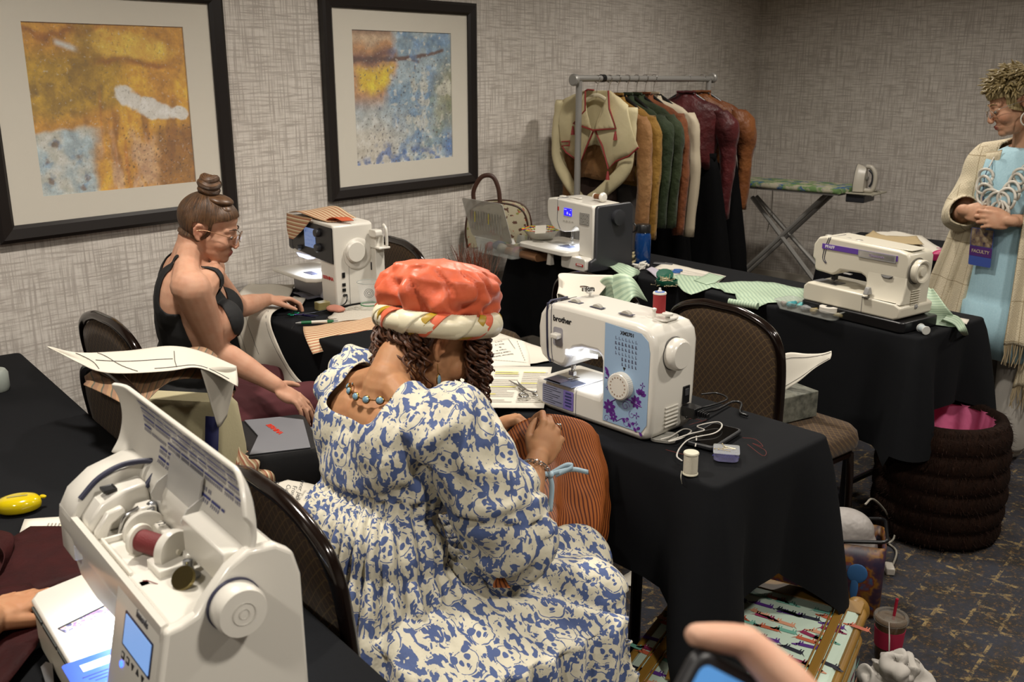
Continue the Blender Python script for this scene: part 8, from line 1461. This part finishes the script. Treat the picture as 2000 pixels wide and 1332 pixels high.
for pts, lb in (([(1180, 1115), (1203, 1118), (1210, 1130), (1243, 1110), (1243, 1148), (1185, 1135)], 'white notched paper scrap on carpet under the middle table'), ([(1168, 1150), (1174, 1146), (1172, 1156)], 'tiny white paper scrap near the table leg on carpet')): sheet('paper_scrap', pts, .004, PAPER, lb, 'paper', wob=.003)
sheet('paper_scrap', [(1783, 815), (1793, 825), (1783, 834)], .3, PAPER, 'white paper corner showing behind the fur bin', 'paper', wob=.001)

# ================================================================ orange striped cloth in her hands
o1 = V((1.66, 1.36, .825)); A = [(1.60, 1.40, .80), (1.52, 1.38, .76), (1.47, 1.33, .70), (1.44, 1.28, .655)]; 
def orange():
    W_ = []
    tops = spline([(1.50, 1.40, .74), (1.585, 1.37, .79), (1.635, 1.335, .838), (1.665, 1.28, .855), (1.715, 1.235, .835), (1.745, 1.20, .80)], 8); bots = spline([(1.47, 1.30, .66), (1.53, 1.24, .65), (1.58, 1.20, .62), (1.635, 1.17, .565), (1.685, 1.165, .515), (1.735, 1.20, .455)], 8); k_ = len(tops)
    def fn(u, v):
        q = u * (k_ - 1); i = min(int(q), k_ - 2); f = q - i; a = tops[i].lerp(tops[i + 1], f); b = bots[i].lerp(bots[i + 1], f); p = a.lerp(b, v); n = V((.64, -.76, .1)); return p + n * (.045 * math.sin(PI * v) * (u - .15) + .016 * math.sin(u * 17 + v * 2.5) * (.3 + v) + .006 * nz(u * 8, v * 6)) - o1
    ob = MB().grid(fn, 60, 50, su=.36, sv=.3); ob.uv = [(a, b) for a, b in ob.uv]; tag(ob.obj('fabric_piece', ORANGES, None, 180, solid=.0015, loc=o1), 'orange and brown pinstriped cloth held in both hands by seated woman', 'fabric')
orange()
drape('fabric_scrap', [atz(975, 1108, .665), atz(985, 1128, .65), atz(998, 1150, .635)], [atz(985, 1104, .665), atz(965, 1135, .65), atz(963, 1148, .637)][::1], ORANGES, 'small orange pinstriped scrap lying on the printed dress skirt', 'fabric', nu=6)
# striped scraps lying over the wall side machine
BO = V((2.285, 2.79, TH + .005)); BQ = rz(R(-100)); LB = lambda x, y, z: BO + BQ @ V((x, y, z))
drape('fabric_scrap', [LB(-.345, .0, .322), LB(-.25, -.004, .332), LB(-.15, .0, .328), LB(-.06, .01, .316)], [LB(-.34, .13, .326), LB(-.24, .15, .342), LB(-.14, .14, .336), LB(-.03, .12, .325)], TANS, 'tan striped scrap lying on top of the wall side machine', 'fabric', wob=.006, nu=14)
drape('fabric_scrap', [LB(-.335, -.012, .322), LB(-.325, -.02, .27), LB(-.31, -.02, .225)], [LB(-.13, -.012, .324), LB(-.2, -.02, .27), LB(-.28, -.02, .225)], TANS, 'tan striped scrap hanging over the screen of the wall side machine', 'fabric', wob=.003, nu=14, swap=True)
drape('fabric_scrap', [LB(-.09, .02, .318), LB(-.05, .03, .33), LB(-.01, .05, .318)], [LB(-.08, .06, .32), LB(-.03, .08, .332), LB(0, .09, .32)], mat('orange_scrap', '#b4502a', .7), 'small orange scrap on top of the wall side machine', 'fabric', wob=.006, nu=8)
